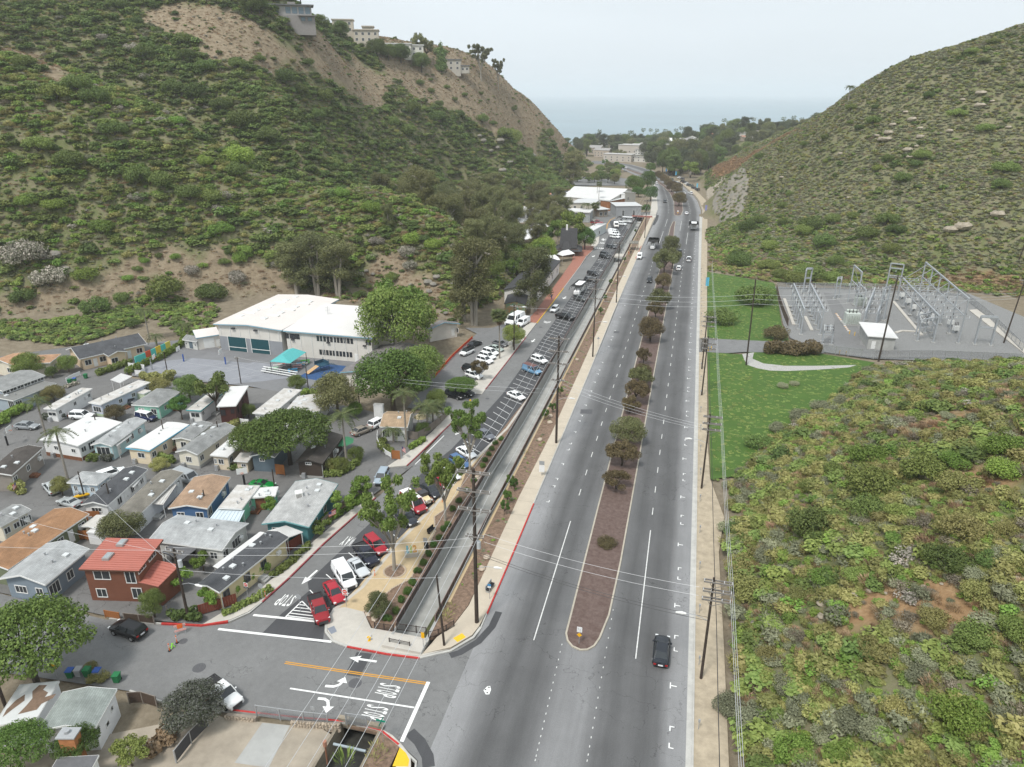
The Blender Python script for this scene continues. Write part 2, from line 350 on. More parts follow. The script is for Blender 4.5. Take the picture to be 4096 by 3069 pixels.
# ---------------------------------------------------------------- roads, kerbs, pavements
def asphalt(name,cols,streak=True,base=None,crack=.34):
 """worn asphalt; cols = colour stops across the road (attribute u in metres) or base = one colour"""
 m=bpy.data.materials.new(name);m.use_nodes=True
 n,l=m.node_tree.nodes,m.node_tree.links;b=n['Principled BSDF'];b.inputs['Roughness'].default_value=.85;b.inputs['Specular IOR Level'].default_value=.25
 g=n.new('ShaderNodeNewGeometry')
 def noise(s,sc=(1,1,1),d=5,rg=.65):
  mp=n.new('ShaderNodeMapping');mp.inputs['Scale'].default_value=sc;l.new(g.outputs['Position'],mp.inputs[0])
  t=n.new('ShaderNodeTexNoise');t.inputs['Scale'].default_value=s;t.inputs['Detail'].default_value=d;t.inputs['Roughness'].default_value=rg
  l.new(mp.outputs[0],t.inputs['Vector']);return t.outputs[0]
 if cols:
  a=n.new('ShaderNodeAttribute');a.attribute_name='u'
  wob=n.new('ShaderNodeMath');wob.operation='MULTIPLY_ADD';l.new(noise(.35,(1,.15,1)),wob.inputs[0]);wob.inputs[1].default_value=1.4;l.new(a.outputs['Fac'],wob.inputs[2])
  mr=n.new('ShaderNodeMapRange');mr.inputs[1].default_value=-20.5+.7;mr.inputs[2].default_value=4.5+.7;l.new(wob.outputs[0],mr.inputs[0])
  r=n.new('ShaderNodeValToRGB');e=r.color_ramp.elements
  while len(e)<len(cols):e.new(.5)
  for k,(u,v) in enumerate(cols):e[k].position=(u+20.5)/25.0;e[k].color=(v,v,v*1.01,1)
  l.new(mr.outputs[0],r.inputs[0]);c=r.outputs[0]
 else:
  r=n.new('ShaderNodeRGB');r.outputs[0].default_value=(*base,1);c=r.outputs[0]
 def mul(c,f,lo,hi):
  mr=n.new('ShaderNodeMapRange');mr.inputs[1].default_value=.25;mr.inputs[2].default_value=.75;mr.inputs[3].default_value=lo;mr.inputs[4].default_value=hi;l.new(f,mr.inputs[0])
  v=n.new('ShaderNodeVectorMath');v.operation='SCALE';l.new(c,v.inputs[0]);l.new(mr.outputs[0],v.inputs['Scale']);return v.outputs[0]
 c=mul(c,noise(.12,d=4),.86,1.14)
 c=mul(c,noise(1.3,(1,.07,1) if streak else (1,1,1)),.9,1.1)
 c=mul(c,noise(9,d=3),.88,1.12)
 if crack:                                                # tar-filled cracks
  vo=n.new('ShaderNodeTexVoronoi');vo.feature='DISTANCE_TO_EDGE';vo.inputs['Scale'].default_value=.22
  mpw=n.new('ShaderNodeVectorMath');mpw.operation='MULTIPLY_ADD';mpw.inputs[1].default_value=(2.2,)*3
  t=n.new('ShaderNodeTexNoise');t.inputs['Scale'].default_value=.9;t.inputs['Detail'].default_value=4;l.new(g.outputs['Position'],t.inputs['Vector'])
  l.new(t.outputs['Color'],mpw.inputs[0]);l.new(g.outputs['Position'],mpw.inputs[2]);l.new(mpw.outputs[0],vo.inputs['Vector'])
  lt=n.new('ShaderNodeMath');lt.operation='LESS_THAN';lt.inputs[1].default_value=.006;l.new(vo.outputs['Distance'],lt.inputs[0])
  gate=n.new('ShaderNodeMath');gate.operation='GREATER_THAN';gate.inputs[1].default_value=.5;l.new(noise(.06),gate.inputs[0])
  mm=n.new('ShaderNodeMath');mm.operation='MULTIPLY';l.new(lt.outputs[0],mm.inputs[0]);l.new(gate.outputs[0],mm.inputs[1])
  m2=n.new('ShaderNodeMath');m2.operation='MULTIPLY_ADD';m2.inputs[1].default_value=-crack;m2.inputs[2].default_value=1;l.new(mm.outputs[0],m2.inputs[0])
  v=n.new('ShaderNodeVectorMath');v.operation='SCALE';l.new(c,v.inputs[0]);l.new(m2.outputs[0],v.inputs['Scale']);c=v.outputs[0]
 l.new(c,b.inputs['Base Color']);return m
LANES=[(-20.4,.27),(-18.6,.25),(-17.2,.165),(-15.4,.10),(-14.2,.125),(-12.4,.10),(-10.8,.15),(-9.3,.215),(-6.3,.215),(-4.9,.14),(-3.4,.10),(-1.9,.125),(-.2,.10),(1.4,.12),(2.5,.22),(4.4,.25)]
asph_main=asphalt('asphalt_main',LANES)
asph_street=asphalt('asphalt_street',None,False,(.185,.185,.183))
asph_dark=asphalt('asphalt_new',None,True,(.072,.073,.077),crack=0)
asph_lot=asphalt('asphalt_lot',None,False,(.19,.19,.19))
asph_lane=asphalt('asphalt_lane',None,False,(.165,.162,.158),crack=.6)
conc=mat('concrete_pale',(.50,.47,.42),var=.1,scale=.7,space='World',detail=8)
conc_kerb=mat('concrete_kerb',(.46,.45,.42),var=.15,scale=.9,space='World',detail=8)
conc_grey=mat('concrete_grey',(.36,.36,.345),var=.16,scale=.35,space='World',detail=8)
conc_tan=mat('pavement_tan',(.50,.435,.345),var=.08,scale=.6,space='World',detail=8)
paint_w=mat('road_paint_white',(.80,.80,.78),var=.08,scale=6,space='World')
paint_worn=mat('road_paint_worn',(.62,.62,.60),var=.22,scale=2.5,space='World',detail=8)
paint_y=mat('road_paint_yellow',(.62,.30,.03),var=.1,scale=6,space='World')
paint_r=mat('kerb_paint_red',(.46,.045,.04),var=.2,scale=1.5,space='World')
paint_dr=mat('kerb_paint_faded_red',(.27,.06,.065),var=.25,scale=1.5,space='World')
tactile=mat('tactile_yellow',(.75,.47,.03),var=.06,scale=4,space='World')
mulch=mat('mulch_bark',(.20,.135,.095),var=.45,scale=2.2,space='World',bump=.5,detail=8)
mulch_grey=mat('mulch_median',(.165,.12,.105),var=.5,scale=1.6,space='World',bump=.5,col2=(.095,.06,.05),detail=8)
dg_path=mat('decomposed_granite',(.50,.385,.235),var=.1,scale=1.2,space='World',detail=8)
dirt=mat('dirt_strip',(.40,.335,.245),var=.22,scale=.9,space='World',bump=.3,detail=8)
gravel=mat('gravel_grey',(.225,.225,.222),var=.3,scale=3.5,space='World',bump=.5,detail=8)
lot_dust=mat('gravel_lot_tan',(.34,.295,.235),var=.2,scale=.5,space='World',bump=.3,detail=8)
brickpave=mat('brick_paving',(.33,.145,.105),var=.2,scale=2,space='World',detail=8)
grassm=mat('lawn_green',(.075,.145,.024),var=.3,scale=.2,space='World',bump=.6,col2=(.05,.105,.016),detail=8)

def seam(o,pts_list):
 mb=MB()
 for a,b in pts_list:
  d=Vector((b[0]-a[0],b[1]-a[1])).normalized();nx_,ny_=-d.y*.02,d.x*.02
  mb.add([(a[0]+nx_,a[1]+ny_,0),(b[0]+nx_,b[1]+ny_,0),(b[0]-nx_,b[1]-ny_,0),(a[0]-nx_,a[1]-ny_,0)],[(0,1,2,3)])
# main road lofted along its stations, u = lane coordinate
ST=[((-20.5,-40),(4.3,-40)),((-20.5,20),(4.3,20)),((-20.5,60),(4.3,60)),((-20.5,100),(4.3,100)),((-20.5,180),(4.3,180)),((-20.8,280),(4.5,280)),((-20.4,340),(4.7,340)),((-20.0,390),(4.9,390)),((-20.0,430),(5.1,425)),
      ((-21.5,463),(5.0,455)),((-24.2,503),(2.9,501)),((-27.0,540),(-.4,533)),((-31.5,604),(-8.4,590)),((-38.5,640),(-16.5,637)),((-49,668),(-26.4,672)),((-60,702),(-38.5,725)),((-72,742),(-51,762)),((-88,790),(-67,803)),((-102,806),(-86,829)),((-118,815),(-104,846)),((-150,822),(-140,856))]
NU=26
rv,rq,ru=[],[],[]
for k,(a,b) in enumerate(ST):
 for i in range(NU):
  t=i/(NU-1);x=a[0]+(b[0]-a[0])*t;y=a[1]+(b[1]-a[1])*t;rv.append((x,y,gz(y)));ru.append(-20.5+24.8*t)
for k in range(len(ST)-1):
 for i in range(NU-1):q=k*NU+i;rq.append((q,q+1,q+1+NU,q+NU))
rme=fastmesh('main_road',rv,rq);at=rme.attributes.new('u','FLOAT','POINT');at.data.foreach_set('value',np.array(ru,np.float32))
main_road=link('main_road',rme,asph_main);main_road['kind']='structure'
# side street with the junction
SS=[(-20.5,44),(-21.2,46.7),(-23.6,48.1),(-26.2,49.2),(-29.9,49.4),(-35,48.6),(-42.8,47.7),(-49.5,46.8),(-55,47.3),(-66.4,46.5),(-95,44),(-95,58),(-80,57),(-66.4,56.4),(-59,57.2),(-54,58.2),(-50.9,59.6),(-49.5,61.8),(-49.1,64.1),(-48.4,69.2),(-47.7,78.1),(-45.8,91.9),(-44,104.5),(-43.6,118.7),(-41.5,144),(-41.4,191),(-41.3,300),(-41,325),(-43,350),(-46.3,374),(-50.5,401),(-60,418),(-60,440),(-20,440),(-20.2,425),(-31,419),(-30.9,300),(-30.9,153),(-31.3,140),(-32,123),(-34.2,109.7),(-36,92),(-37.8,80),(-38.4,70),(-39.9,65.2),(-39.6,62.5),(-38.8,60.9),(-37.2,59.7),(-35.2,59.3),(-29.7,59.3),(-25.9,59.7),(-22.8,61.6),(-20.7,64.5),(-20.45,66.5)]
side_street=sheet('side_street',SS,.004,asph_street)
DK=[(-46.1,58.7),(-45.7,62.8),(-44.6,67.7),(-45.7,69.3),(-44.8,76.5),(-43.6,85.4),(-42.8,92.3),(-41.6,102),(-39.6,112),(-38.6,123),(-37.3,140),(-36.9,170),(-36.8,250),(-36.8,300),(-38,330),(-39.5,372),(-44,398),(-42,404),(-34,385),(-30.95,372),(-30.9,300),(-30.9,153),(-31.3,140),(-32,123),(-34.2,109.7),(-36,92),(-37.8,80),(-38.4,70),(-39.9,65.2),(-39.6,62.5),(-38.1,59.3)]
sheet('asphalt_patch',DK,.008,asph_dark,side_street)
sheet('asphalt_patch',[(-33.52,58.9),(-31.67,59.08),(-31.5,55.39),(-33.26,55.29)],.008,asph_dark,side_street)
sheet('asphalt_patch',strip_poly([(-19.19,69.88),(-19.29,67.02),(-20.17,64.11),(-21.76,61.8),(-22.72,61.03)],.9),.012,asph_dark,main_road)
sheet('asphalt_patch',strip_poly([(-23.28,49.73),(-21.84,48.87),(-20.45,47.43),(-19.91,46.28)],1.2),.012,asph_dark,main_road)
sheet('asphalt_patch',strip_poly([(-19.65,429.99),(-19.14,411.06),(-19.77,390.95)],1.6),.012,asph_dark,main_road)
def mark(name,poly,mt=None,parent=None,off=.016):
 return sheet(name,poly,off,mt or paint_w,parent or side_street)
def linemark(name,a,b,w,mt=None,parent=None):return mark(name,strip_poly([a,b],w),mt or (paint_worn if parent is None else None),parent or main_road)
# --- main road markings: every dash is a piece of its own
for y in np.arange(98,330,7.05):
 linemark('lane_dash',(-1.75,y),(-1.75,y+2.1),.13)
for y in np.arange(101,300,7.05):
 linemark('lane_dash',(-13.85,y),(-13.85,y+2.1),.13)
linemark('lane_line',(-1.63,65.87),(-1.72,93.5),.14);linemark('lane_line',(-13.79,65.95),(-13.9,93),.14)
def uline(u,y): # a lane coordinate at a far station
 for (a,b),(c,d) in zip(ST[:-1],ST[1:]):
  t=(u+20.5)/24.8;p=(a[0]+(b[0]-a[0])*t,a[1]+(b[1]-a[1])*t);q=(c[0]+(d[0]-c[0])*t,c[1]+(d[1]-c[1])*t)
  if p[1]<=y<=q[1]:s=(y-p[1])/(q[1]-p[1]);return (p[0]+(q[0]-p[0])*s,y)
 return (0,y)
for u in (-13.85,-1.75):
 linemark('lane_line',uline(u,338),uline(u,372),.15);linemark('lane_line',uline(u,388),uline(u,415),.15)
 for y in np.arange(440,640,8):linemark('lane_dash',uline(u,y),uline(u,y+2.6),.16)
linemark('lane_line',(-5.33,409.7),(-5.33,376.67),.15)
for k,(a,b) in enumerate((((-10.37,66.06),(-10.04,49.6)),((-5.15,73.82),(-5.08,50.78)))):
 for i in range(17):
  t=i/16;t=1-(1-t)**1.25;p=(a[0]+(b[0]-a[0])*t,a[1]+(b[1]-a[1])*t);linemark('guide_dot',(p[0],p[1]-.13),(p[0],p[1]+.13),.085)
def tee(x,y,s):
 mark('parking_tee',[(x-.06*s,y-.07),(x-.06*s,y+.07),(x+.55*s,y+.07),(x+.55*s,y-.07)],None,main_road);mark('parking_tee',[(x-.2*s,y-.45),(x-.2*s,y+.45),(x-.08*s,y+.45),(x-.08*s,y-.45)],None,main_road)
def ell(x,y,s,q):
 mark('parking_ell',[(x,y-.06),(x,y+.06),(x+.5*s,y+.06),(x+.5*s,y-.06)],None,main_road);mark('parking_ell',[(x,y+.06*q),(x,y+.6*q),(x+.12*s,y+.6*q),(x+.12*s,y+.06*q)],None,main_road)
for k in range(-3,22):
 y=90.7+14*k
 if y<46:continue
 tee(2.6,y,1);ell(2.6,y+5.6,1,1);ell(2.6,y+8.3,1,-1)
for y in (97.7,103.2,105.8,111.4,116.9,119.5,125.2,130.6,133.4,139,144.6,147.4,153,158.6,161.4,167,180,186,189,195,209,223):ell(-18.2,y,-1,1 if int(y*10) % 2 else -1)
for y in np.arange(455,620,7):p=uline(2.6,y);mark('parking_tee',[(p[0],y-.1),(p[0],y+.1),(p[0]+.7,y+.1),(p[0]+.7,y-.1)],None,main_road)
# --- side street markings
linemark('stop_bar',(-23.75,56.6),(-23.6,48.4),.42,None,side_street)
for d in (-.13,.13):linemark('yellow_line',(-40.8,55.3+d),(-23.95,56.32+d),.13,paint_y,side_street)
linemark('lane_line',(-38.2,51.95),(-23.95,52.8),.2,None,side_street)
linemark('crosswalk_line',(-49.01,61.66),(-39.85,62.65),.36,None,side_street);linemark('crosswalk_line',(-51.71,58.33),(-37.2,59.72),.36,None,side_street)
tri=[(-44.45,65.6),(-44.89,62.34),(-40.01,62.72)]
for i in range(3):linemark('hatch_line',tri[i],tri[(i+1)%3],.16,None,side_street)
for t in (.22,.4,.58,.76,.92):
 a=tri[0];b=tri[1];c=tri[2];p=(a[0]+(b[0]-a[0])*t,a[1]+(b[1]-a[1])*t);q=(a[0]+(c[0]-a[0])*t*.98+.5*t,a[1]+(c[1]-a[1])*t-.1+.9*t)
 q=(a[0]+(c[0]-a[0])*min(1,t*1.0),a[1]+(c[1]-a[1])*min(1,t*1.0));linemark('hatch_line',(p[0]*.97+q[0]*.03,p[1]*.97+q[1]*.03),q,.15,None,side_street)
_txt={}
def text_mesh(s):
 cu=bpy.data.curves.new('lettering','FONT');cu.body=s;cu.align_x='CENTER';cu.align_y='CENTER';cu.resolution_u=2;cu.offset=.012
 o=bpy.data.objects.new('tmp',cu);dg=bpy.context.evaluated_depsgraph_get()
 me=bpy.data.meshes.new_from_object(o.evaluated_get(dg));bpy.data.objects.remove(o)
 V=np.array([v.co[:] for v in me.vertices]);c=(V.min(0)+V.max(0))/2;e=V.max(0)-V.min(0);V=(V-c)/np.where(e>0,e,1)
 F=[tuple(p.vertices) for p in me.polygons];bpy.data.meshes.remove(me);return V,F
def lettering(s,x,y,w,h,ang,parent,name='lettering',mt=None,off=.016):
 """road lettering, w across, h along, ang = direction of reading"""
 if s not in _txt:_txt[s]=text_mesh(s)
 V,F=_txt[s];ca,sa=math.cos(ang),math.sin(ang);mb=MB()
 P=[(x+v[0]*w*ca - v[1]*h*sa,y+v[0]*w*sa+v[1]*h*ca) for v in V]
 mb.add([(a,b,gz(b)+off) for a,b in P],F);return mb.build(name,mt or paint_w,parent)
for s,k in (('S',0),('T',1),('O',2),('P',3)):
 lettering(s,-45.75-.56*k+.02,65.35-.06*k,.44,2.3,R(178),side_street)
 lettering(s,-27.65,55.0-.47*k,.36,2.5,R(-90),side_street);lettering(s,-27.75,51.85-.47*k,.36,2.5,R(-90),side_street)
for k,s in enumerate('WAY'):lettering(s,-44.15-.6*k,79.5,.48,2.3,R(177),side_street)
for k,s in enumerate('ONE'):lettering(s,-42.9-.6*k,86.2,.48,2.3,R(177),side_street)
for k,s in enumerate('WAY'):lettering(s,-38.9-.75*k,332,.6,4.2,R(183),side_street)
for k,s in enumerate('ONE'):lettering(s,-39.2-.75*k,341,.6,4.2,R(183),side_street)
def arrow(a,b,parent,w=.22,hw=.62,hl=.42):
 a,b=Vector(a),Vector(b);d=(b-a);L=d.length;d /= L;nrm=Vector((-d.y,d.x));k=b - d*(L*hl)
 mark('arrow',[tuple(a+nrm*w/2),tuple(k+nrm*w/2),tuple(k-d*.12+nrm*hw),tuple(b),tuple(k-d*.12-nrm*hw),tuple(k-nrm*w/2),tuple(a-nrm*w/2)],None,parent)
arrow((-30.63,58.04),(-33.98,57.84),side_street,.3,.55,.36)
arrow((-45.74,72.03),(-46.27,68.69),side_street,.3,.55,.42)
arrow((-40.56,120.55),(-40.83,117.81),side_street,.3,.6,.45);arrow((-40.62,120.61),(-40.97,118.1),side_street,.3,.6,.45)
arrow((-38.78,181.13),(-39.02,178.18),side_street,.3,.6,.45);arrow((-38.55,229.04),(-38.94,225.86),side_street,.35,.8,.45);arrow((-38.79,301.52),(-39.31,297.62),side_street,.35,.8,.45);arrow((-40.51,343.91),(-39.66,337.18),side_street,.35,.9,.5)
def bent(pts,tip,parent):
 """turn arrow: curved shaft and head"""
 mark('arrow',strip_poly(pts,.34),None,parent)
 a,b=Vector(pts[-1]),Vector(tip);d=(b-a).normalized();nrm=Vector((-d.y,d.x))
 mark('arrow',[tuple(a+nrm*.62-d*.05),tuple(b),tuple(a-nrm*.62-d*.05)],None,parent,.017)
bent([(-34.62,53.22),(-33.67,53.37),(-33.18,53.75),(-33.07,54.21)],(-33.08,54.99),side_street)
bent([(-34.54,51.41),(-33.79,51.52),(-33.29,51.33),(-32.9,50.63)],(-32.72,49.81),side_street)
for c in ((-38.79,196.81),(-39.2,329.41)):      # chevrons
 for d in (0,.9):mark('chevron',[(c[0]-1.0,c[1]+1+d),(c[0],c[1]+d),(c[0]+1.0,c[1]+1+d),(c[0]+1.0,c[1]+1.45+d),(c[0],c[1]+.45+d),(c[0]-1.0,c[1]+1.45+d)],None,side_street)
for a,b in (((-43.97,104.46),(-42.88,117.02)),((-38.26,115.89),(-35.69,114.05))):linemark('edge_line',a,b,.16,None,side_street)
for y in np.arange(121.5,296,2.86):
 if 276<y<283:continue
 linemark('stall_line',(-36.6 if y>127 else -37.1,y+3.1),(-31.7 if y>133 else -33.0,y),.11,None,side_street)
for y in np.arange(299,318,2.9):linemark('stall_line',(-36.6,y+3.1),(-31.9,y),.11,None,side_street)
for y in np.arange(333,362,2.9):linemark('stall_line',(-36.4,y+1.2),(-31.9,y),.12,None,side_street)
for a,b in (((-42.6,85.3),(-37.9,82.0)),((-41.9,88.4),(-37.2,85.2)),((-44.1,71.5),(-39.2,68.4)),((-43.4,76.9),(-38.6,73.8)),((-41.3,92.6),(-36.9,89.5)),((-39.9,103.5),(-35.3,100.4)),((-39.1,109.2),(-34.6,106.2)),((-38.3,114.8),(-33.9,111.8)),((-37.8,118.9),(-33.4,116)),((-44.6,67.9),(-40.2,64.9))):linemark('stall_line',a,b,.13,None,side_street)
for x in np.arange(-41,-37,.85):mark('crosswalk_bar',[(x,316.5),(x+.45,316.5),(x+.45,319.5),(x,319.5)])
for pts in ([(-42.4,372.9),(-43.94,388.01),(-44.06,404.74),(-42.56,414.04)],):linemark  and mark('yellow_line',strip_poly(pts,.35),paint_y,side_street)
lettering('13',(-35.64,292.48)[0],(-35.64,292.48)[1],.9,1.4,R(180),side_street)
# white survey target in the junction
mark('survey_target',[(-17.23,57.55),(-16.92,57.72),(-16.68,57.22),(-16.68,56.53),(-17.04,56.41),(-17.47,56.93)],None,main_road)
for p in ((-16.99,57.46),(-17.27,57.07),(-16.96,56.7)):
 mark('target_dot',[(p[0]+.11*math.cos(k*.785),p[1]+.11*math.sin(k*.785)) for k in range(8)],mat('dot_dark',(.1,.1,.1),var=0),main_road,.02)
# manholes and utility lids
iron=mat('iron_lid',(.10,.10,.105),var=.2,scale=8,space='World')
for p,r in (((-49.84,52.15),.75),((-54.44,55.44),.5),((-31.59,54.41),.75),((-39.58,192.47),.5),((-39.81,137.04),.45)):
 mb=MB();mb.add([(p[0]+r*math.cos(k*.4488),p[1]+r*math.sin(k*.4488),gz(p[1])+.014) for k in range(14)],[tuple(range(14))]);mb.build('manhole_cover',iron,side_street)
for t,q in (('k',[(-19.08,136.32),(-16.65,136.95),(-16.43,134.57),(-18.86,134.12)]),('f',[(-18.51,194),(-16.95,194.41),(-16.9,192.43),(-18.45,192.02)]),('f',[(-19.03,303.07),(-17.17,303.56),(-17.09,301.12),(-18.94,300.63)])):sheet('road_grate',q,.015,iron,main_road)

# ---------------------------------------------------------------- kerbs, gutters, sidewalks, median, channel
sheet('gutter',[(4.3,-40),(4.3,430),(5.2,440),(5.9,430),(5.1,280),(4.92,180),(4.9,-40)],.006,conc_kerb)
mb=MB();strip(mb,[(4.98,-40),(4.98,180),(5.2,280),(5.6,400),(5.9,455),(3.8,501),(.6,533),(-7.4,590),(-15.5,637)],.16,-.2,.14);k=mb.build('kerb',conc_kerb);k['kind']='structure'
sheet('dirt_verge',[(5.06,-40),(5.06,180),(5.3,280),(5.7,400),(6.0,457),(4,503),(1,535),(-7,592),(-15,640),(-11,645),(-3,598),(4,545),(8,510),(9,460),(8.5,400),(8,330),(7.6,280),(7.2,200),(6.8,130),(7.2,112),(9.2,100),(8.2,90),(8.4,70),(8.6,-40)],.05,dirt,depth=.3)
SWK=[(-23.25,79),(-23.3,98),(-22.8,123),(-22.9,157),(-23.2,213),(-23.3,300),(-23,380),(-23,425)]
sidewalk=sheet('sidewalk',[(-20.62,425),(-20.9,300),(-20.9,213),(-20.62,157),(-20.62,70),(-20.85,66.5),(-21.2,64.9),(-23,62.3),(-25.9,60.4),(-25.2,63.5),(-23.9,66),(-23.2,70)]+SWK,.13,conc_tan,depth=.5)
sheet('sidewalk',[(-20.62,430),(-20.9,455),(-24,503),(-27,540),(-31.5,604),(-34,604),(-30,540),(-27.5,503),(-25.5,460),(-24,430)],.13,conc,depth=.4)
for y in list(np.arange(80,180,4.2)):mark('pavement_joint',[(-23.2,y),(-20.7,y),(-20.7,y+.04),(-23.2,y+.04)],mat('joint_dark',(.25,.21,.16),var=0),sidewalk,.134)
corner=[(-39.87,65.12),(-39.25,61.43),(-39.38,61.82),(-38.28,60.45),(-37.24,59.81),(-35.19,59.48),(-32.59,59.52),(-29.74,59.57),(-25.98,60.06)]
plaza=sheet('plaza_corner',[(-39.5,65.3),(-39.3,62.6),(-38.5,61.2),(-37.0,60.0),(-35.1,59.6),(-29.7,59.65),(-25.9,60.05),(-23.2,61.9),(-25.9,60.4),(-26.0,63.0),(-33.6,63.0),(-35.76,65.54),(-38.45,65.76)],.13,conc,depth=.5)
mb=MB();strip(mb,[(-39.65,65.3),(-39.4,62.55),(-38.65,61.05),(-37.1,59.85),(-35.2,59.45),(-29.7,59.45),(-25.9,59.85),(-22.9,61.75),(-20.95,64.6),(-20.58,66.5)],.3,-.2,.135);k=mb.build('kerb',conc_kerb);k['kind']='structure'
for pts in ([(-35.0,59.36),(-29.9,59.38),(-26.0,59.7)],):mb=MB();strip(mb,pts,.22,-.1,.16);mb.build('red_kerb',paint_r,k)
mb=MB();strip(mb,[(-20.56,66.5),(-20.52,120),(-20.56,157),(-20.85,213),(-20.85,300),(-20.4,380),(-20.2,425)],.16,-.2,.137);k2=mb.build('kerb',conc_kerb);k2['kind']='structure'
mb=MB();strip(mb,[(-20.51,69.06),(-20.47,80.35),(-20.5,96.5)],.2,-.1,.15);mb.build('red_kerb',paint_r,k2)
mb=MB();strip(mb,[(-21.28,298.78),(-21.18,327.85)],.22,-.1,.15);mb.build('red_kerb',paint_r,k2)
for q in ([(-23.26,63.76),(-22.47,64.87),(-21.8,64.33),(-22.52,63.25)],[(-38.72,61.57),(-38.15,62.23),(-37.34,61.4),(-37.78,60.78)]):
 sheet('tactile_paving',q,.136,tactile if q[0][0]>-30 else mat('tactile_grey',(.22,.24,.28),var=.05),sidewalk if q[0][0]>-30 else plaza)
# granite path and planting beside the side street
sheet('granite_path',[(-39.4,65.3),(-38.45,65.76),(-35.76,65.54),(-34.99,67.43),(-34.07,70.81),(-32.46,73.22),(-32.72,78.2),(-33.09,84.9),(-34.65,88.72),(-33.7,91.36),(-33.31,96.55),(-34.09,102.71),(-33.2,112),(-34.4,109.7),(-36.2,92),(-38,80),(-38.6,70)],.135,dg_path,depth=.5)
mb=MB();strip(mb,[(-39.7,65.3),(-38.3,70),(-37.75,80),(-36,92),(-34.2,109.7),(-32,123),(-31.3,140),(-30.95,153)],.5,-.2,.14,d=-.25);k3=mb.build('kerb',conc);k3['kind']='structure'
bed=sheet('planting_bed',[(-35.76,65.54),(-33.27,62.95),(-30.6,63.1),(-30.75,90),(-30.75,118),(-31,140),(-31.5,138),(-32.6,122),(-33.3,112),(-34.09,102.71),(-33.31,96.55),(-33.7,91.36),(-34.65,88.72),(-33.09,84.9),(-32.72,78.2),(-32.46,73.22),(-34.07,70.81),(-34.99,67.43)],.12,mulch,depth=.5)
sheet('verge_strip',[(-31.3,141),(-31.2,153),(-31.2,300),(-31.3,371),(-30.7,371),(-30.65,153),(-30.7,141)],.12,conc,depth=.5)
bed2=sheet('planting_bed',[(-26.25,63.2),(-25.7,63.4),(-24.0,66),(-23.3,70)]+SWK+[(-26.15,425),(-26.2,157)],.11,mulch,depth=.5)
sheet('bed_edge',[(-26.3,70),(-25.7,70),(-25.7,420),(-26.3,420)],.125,dg_path,bed2)
ch_floor=mat('channel_floor',(.37,.37,.35),var=.15,scale=.5,space='World',detail=8);algae=mat('channel_algae',(.055,.06,.03),var=.6,scale=1.4,space='World',col2=(.10,.11,.04),detail=8)
chan=sheet('storm_channel',[(-30.7,62),(-26.2,62),(-26.2,418),(-30.7,418)],-2.3,ch_floor)
sheet('algae_band',[(-28.2,62),(-27.9,72),(-27.6,84),(-27.7,96),(-27.2,110),(-27.1,130),(-26.9,170),(-26.4,230),(-26.3,62)],-2.29,algae,chan)
for x0,x1 in ((-30.75,-30.45),(-26.45,-26.15)):
 mb=MB();mb.prism([(x0,62),(x1,62),(x1,418),(x0,418)],lambda x,y:gz(y)-3,lambda x,y:gz(y)+.18);mb.build('channel_wall',conc_grey,chan)
mb=MB();mb.prism([(-30.9,60.2),(-26,60.2),(-26,62.2),(-30.9,62.2)],lambda x,y:gz(y)-.7,lambda x,y:gz(y)+.5);mb.build('headwall',conc,chan)
sheet('dark_water',[(-30.5,25),(-26.4,25),(-26.4,62),(-30.5,62)],-2.35,mat('channel_wet',(.05,.05,.045),rough=.3,var=.3,scale=1,space='World'),chan)
mb=MB();mb.prism([(-30.75,59.4),(-26.15,59.4),(-26.15,49.6),(-30.75,49.6)],lambda x,y:gz(y)-.6,lambda x,y:gz(y)-.02);mb.build('culvert_slab',conc_grey,chan)
# median island
mk=mat('median_kerb',(.42,.38,.31),var=.15,scale=1,space='World')
MED=[[(-5.35,268),(-5.4,157),(-5.3,100),(-5.3,84),(-5.55,72.6),(-6.15,68.2),(-6.6,66.7),(-7.3,65.9),(-8.1,65.65),(-9.1,66),(-9.8,66.8),(-10.2,68),(-10.2,72),(-10.3,97),(-10.3,157),(-10.35,230),(-10.3,300),(-10.4,362),(-10.5,386),(-9.9,405),(-9.3,409),(-8.6,406),(-8.4,385),(-7.8,359),(-6.2,330),(-5.4,300)],
       [(-7.9,430.5),(-10.2,432.5),(-12.7,497),(-17.1,544),(-24.2,590),(-31,622),(-40,660),(-55,700),(-70,745),(-68,748),(-52,708),(-36,668),(-28.6,628),(-18.2,572),(-12,537),(-7.2,498),(-5.7,452),(-6.3,434)]]
medians=[]
for poly in MED:
 o=sheet('median_island',poly,.12,mulch_grey,depth=.3);mb=MB();strip(mb,poly+[poly[0]],.22,-.1,.15);mb.build('kerb',mk,o);medians.append(o)
# left kerb and sidewalk of the side street
LK=[(-66,56.6),(-59,57.4),(-54,58.3),(-51.1,59.9),(-49.7,61.9),(-49.3,64.1),(-48.6,69.2),(-47.9,78.1),(-46,91.9)]
mb=MB();strip(mb,LK,.18,-.2,.14);k4=mb.build('kerb',conc_kerb);k4['kind']='structure'
mb=MB();strip(mb,LK[5:],.2,-.1,.15,d=-.02);mb.build('faded_red_kerb',paint_dr,k4)
mb=MB();strip(mb,[(-59,57.38),(-54,58.28),(-51.3,59.75)],.24,-.1,.2);mb.build('red_kerb',paint_r,k4)
sheet('sidewalk',[(-54,58.5),(-51.2,60.1),(-49.9,62),(-49.4,64.1),(-48.7,69.2),(-48,78.1),(-46.1,91.9),(-47.3,93.5),(-49.6,78),(-50.4,70),(-51.3,64.5),(-53,61)],.13,conc,depth=.4)
LK2=[(-45.2,103.5),(-44.8,107),(-43.7,118.7),(-43.0,126)]
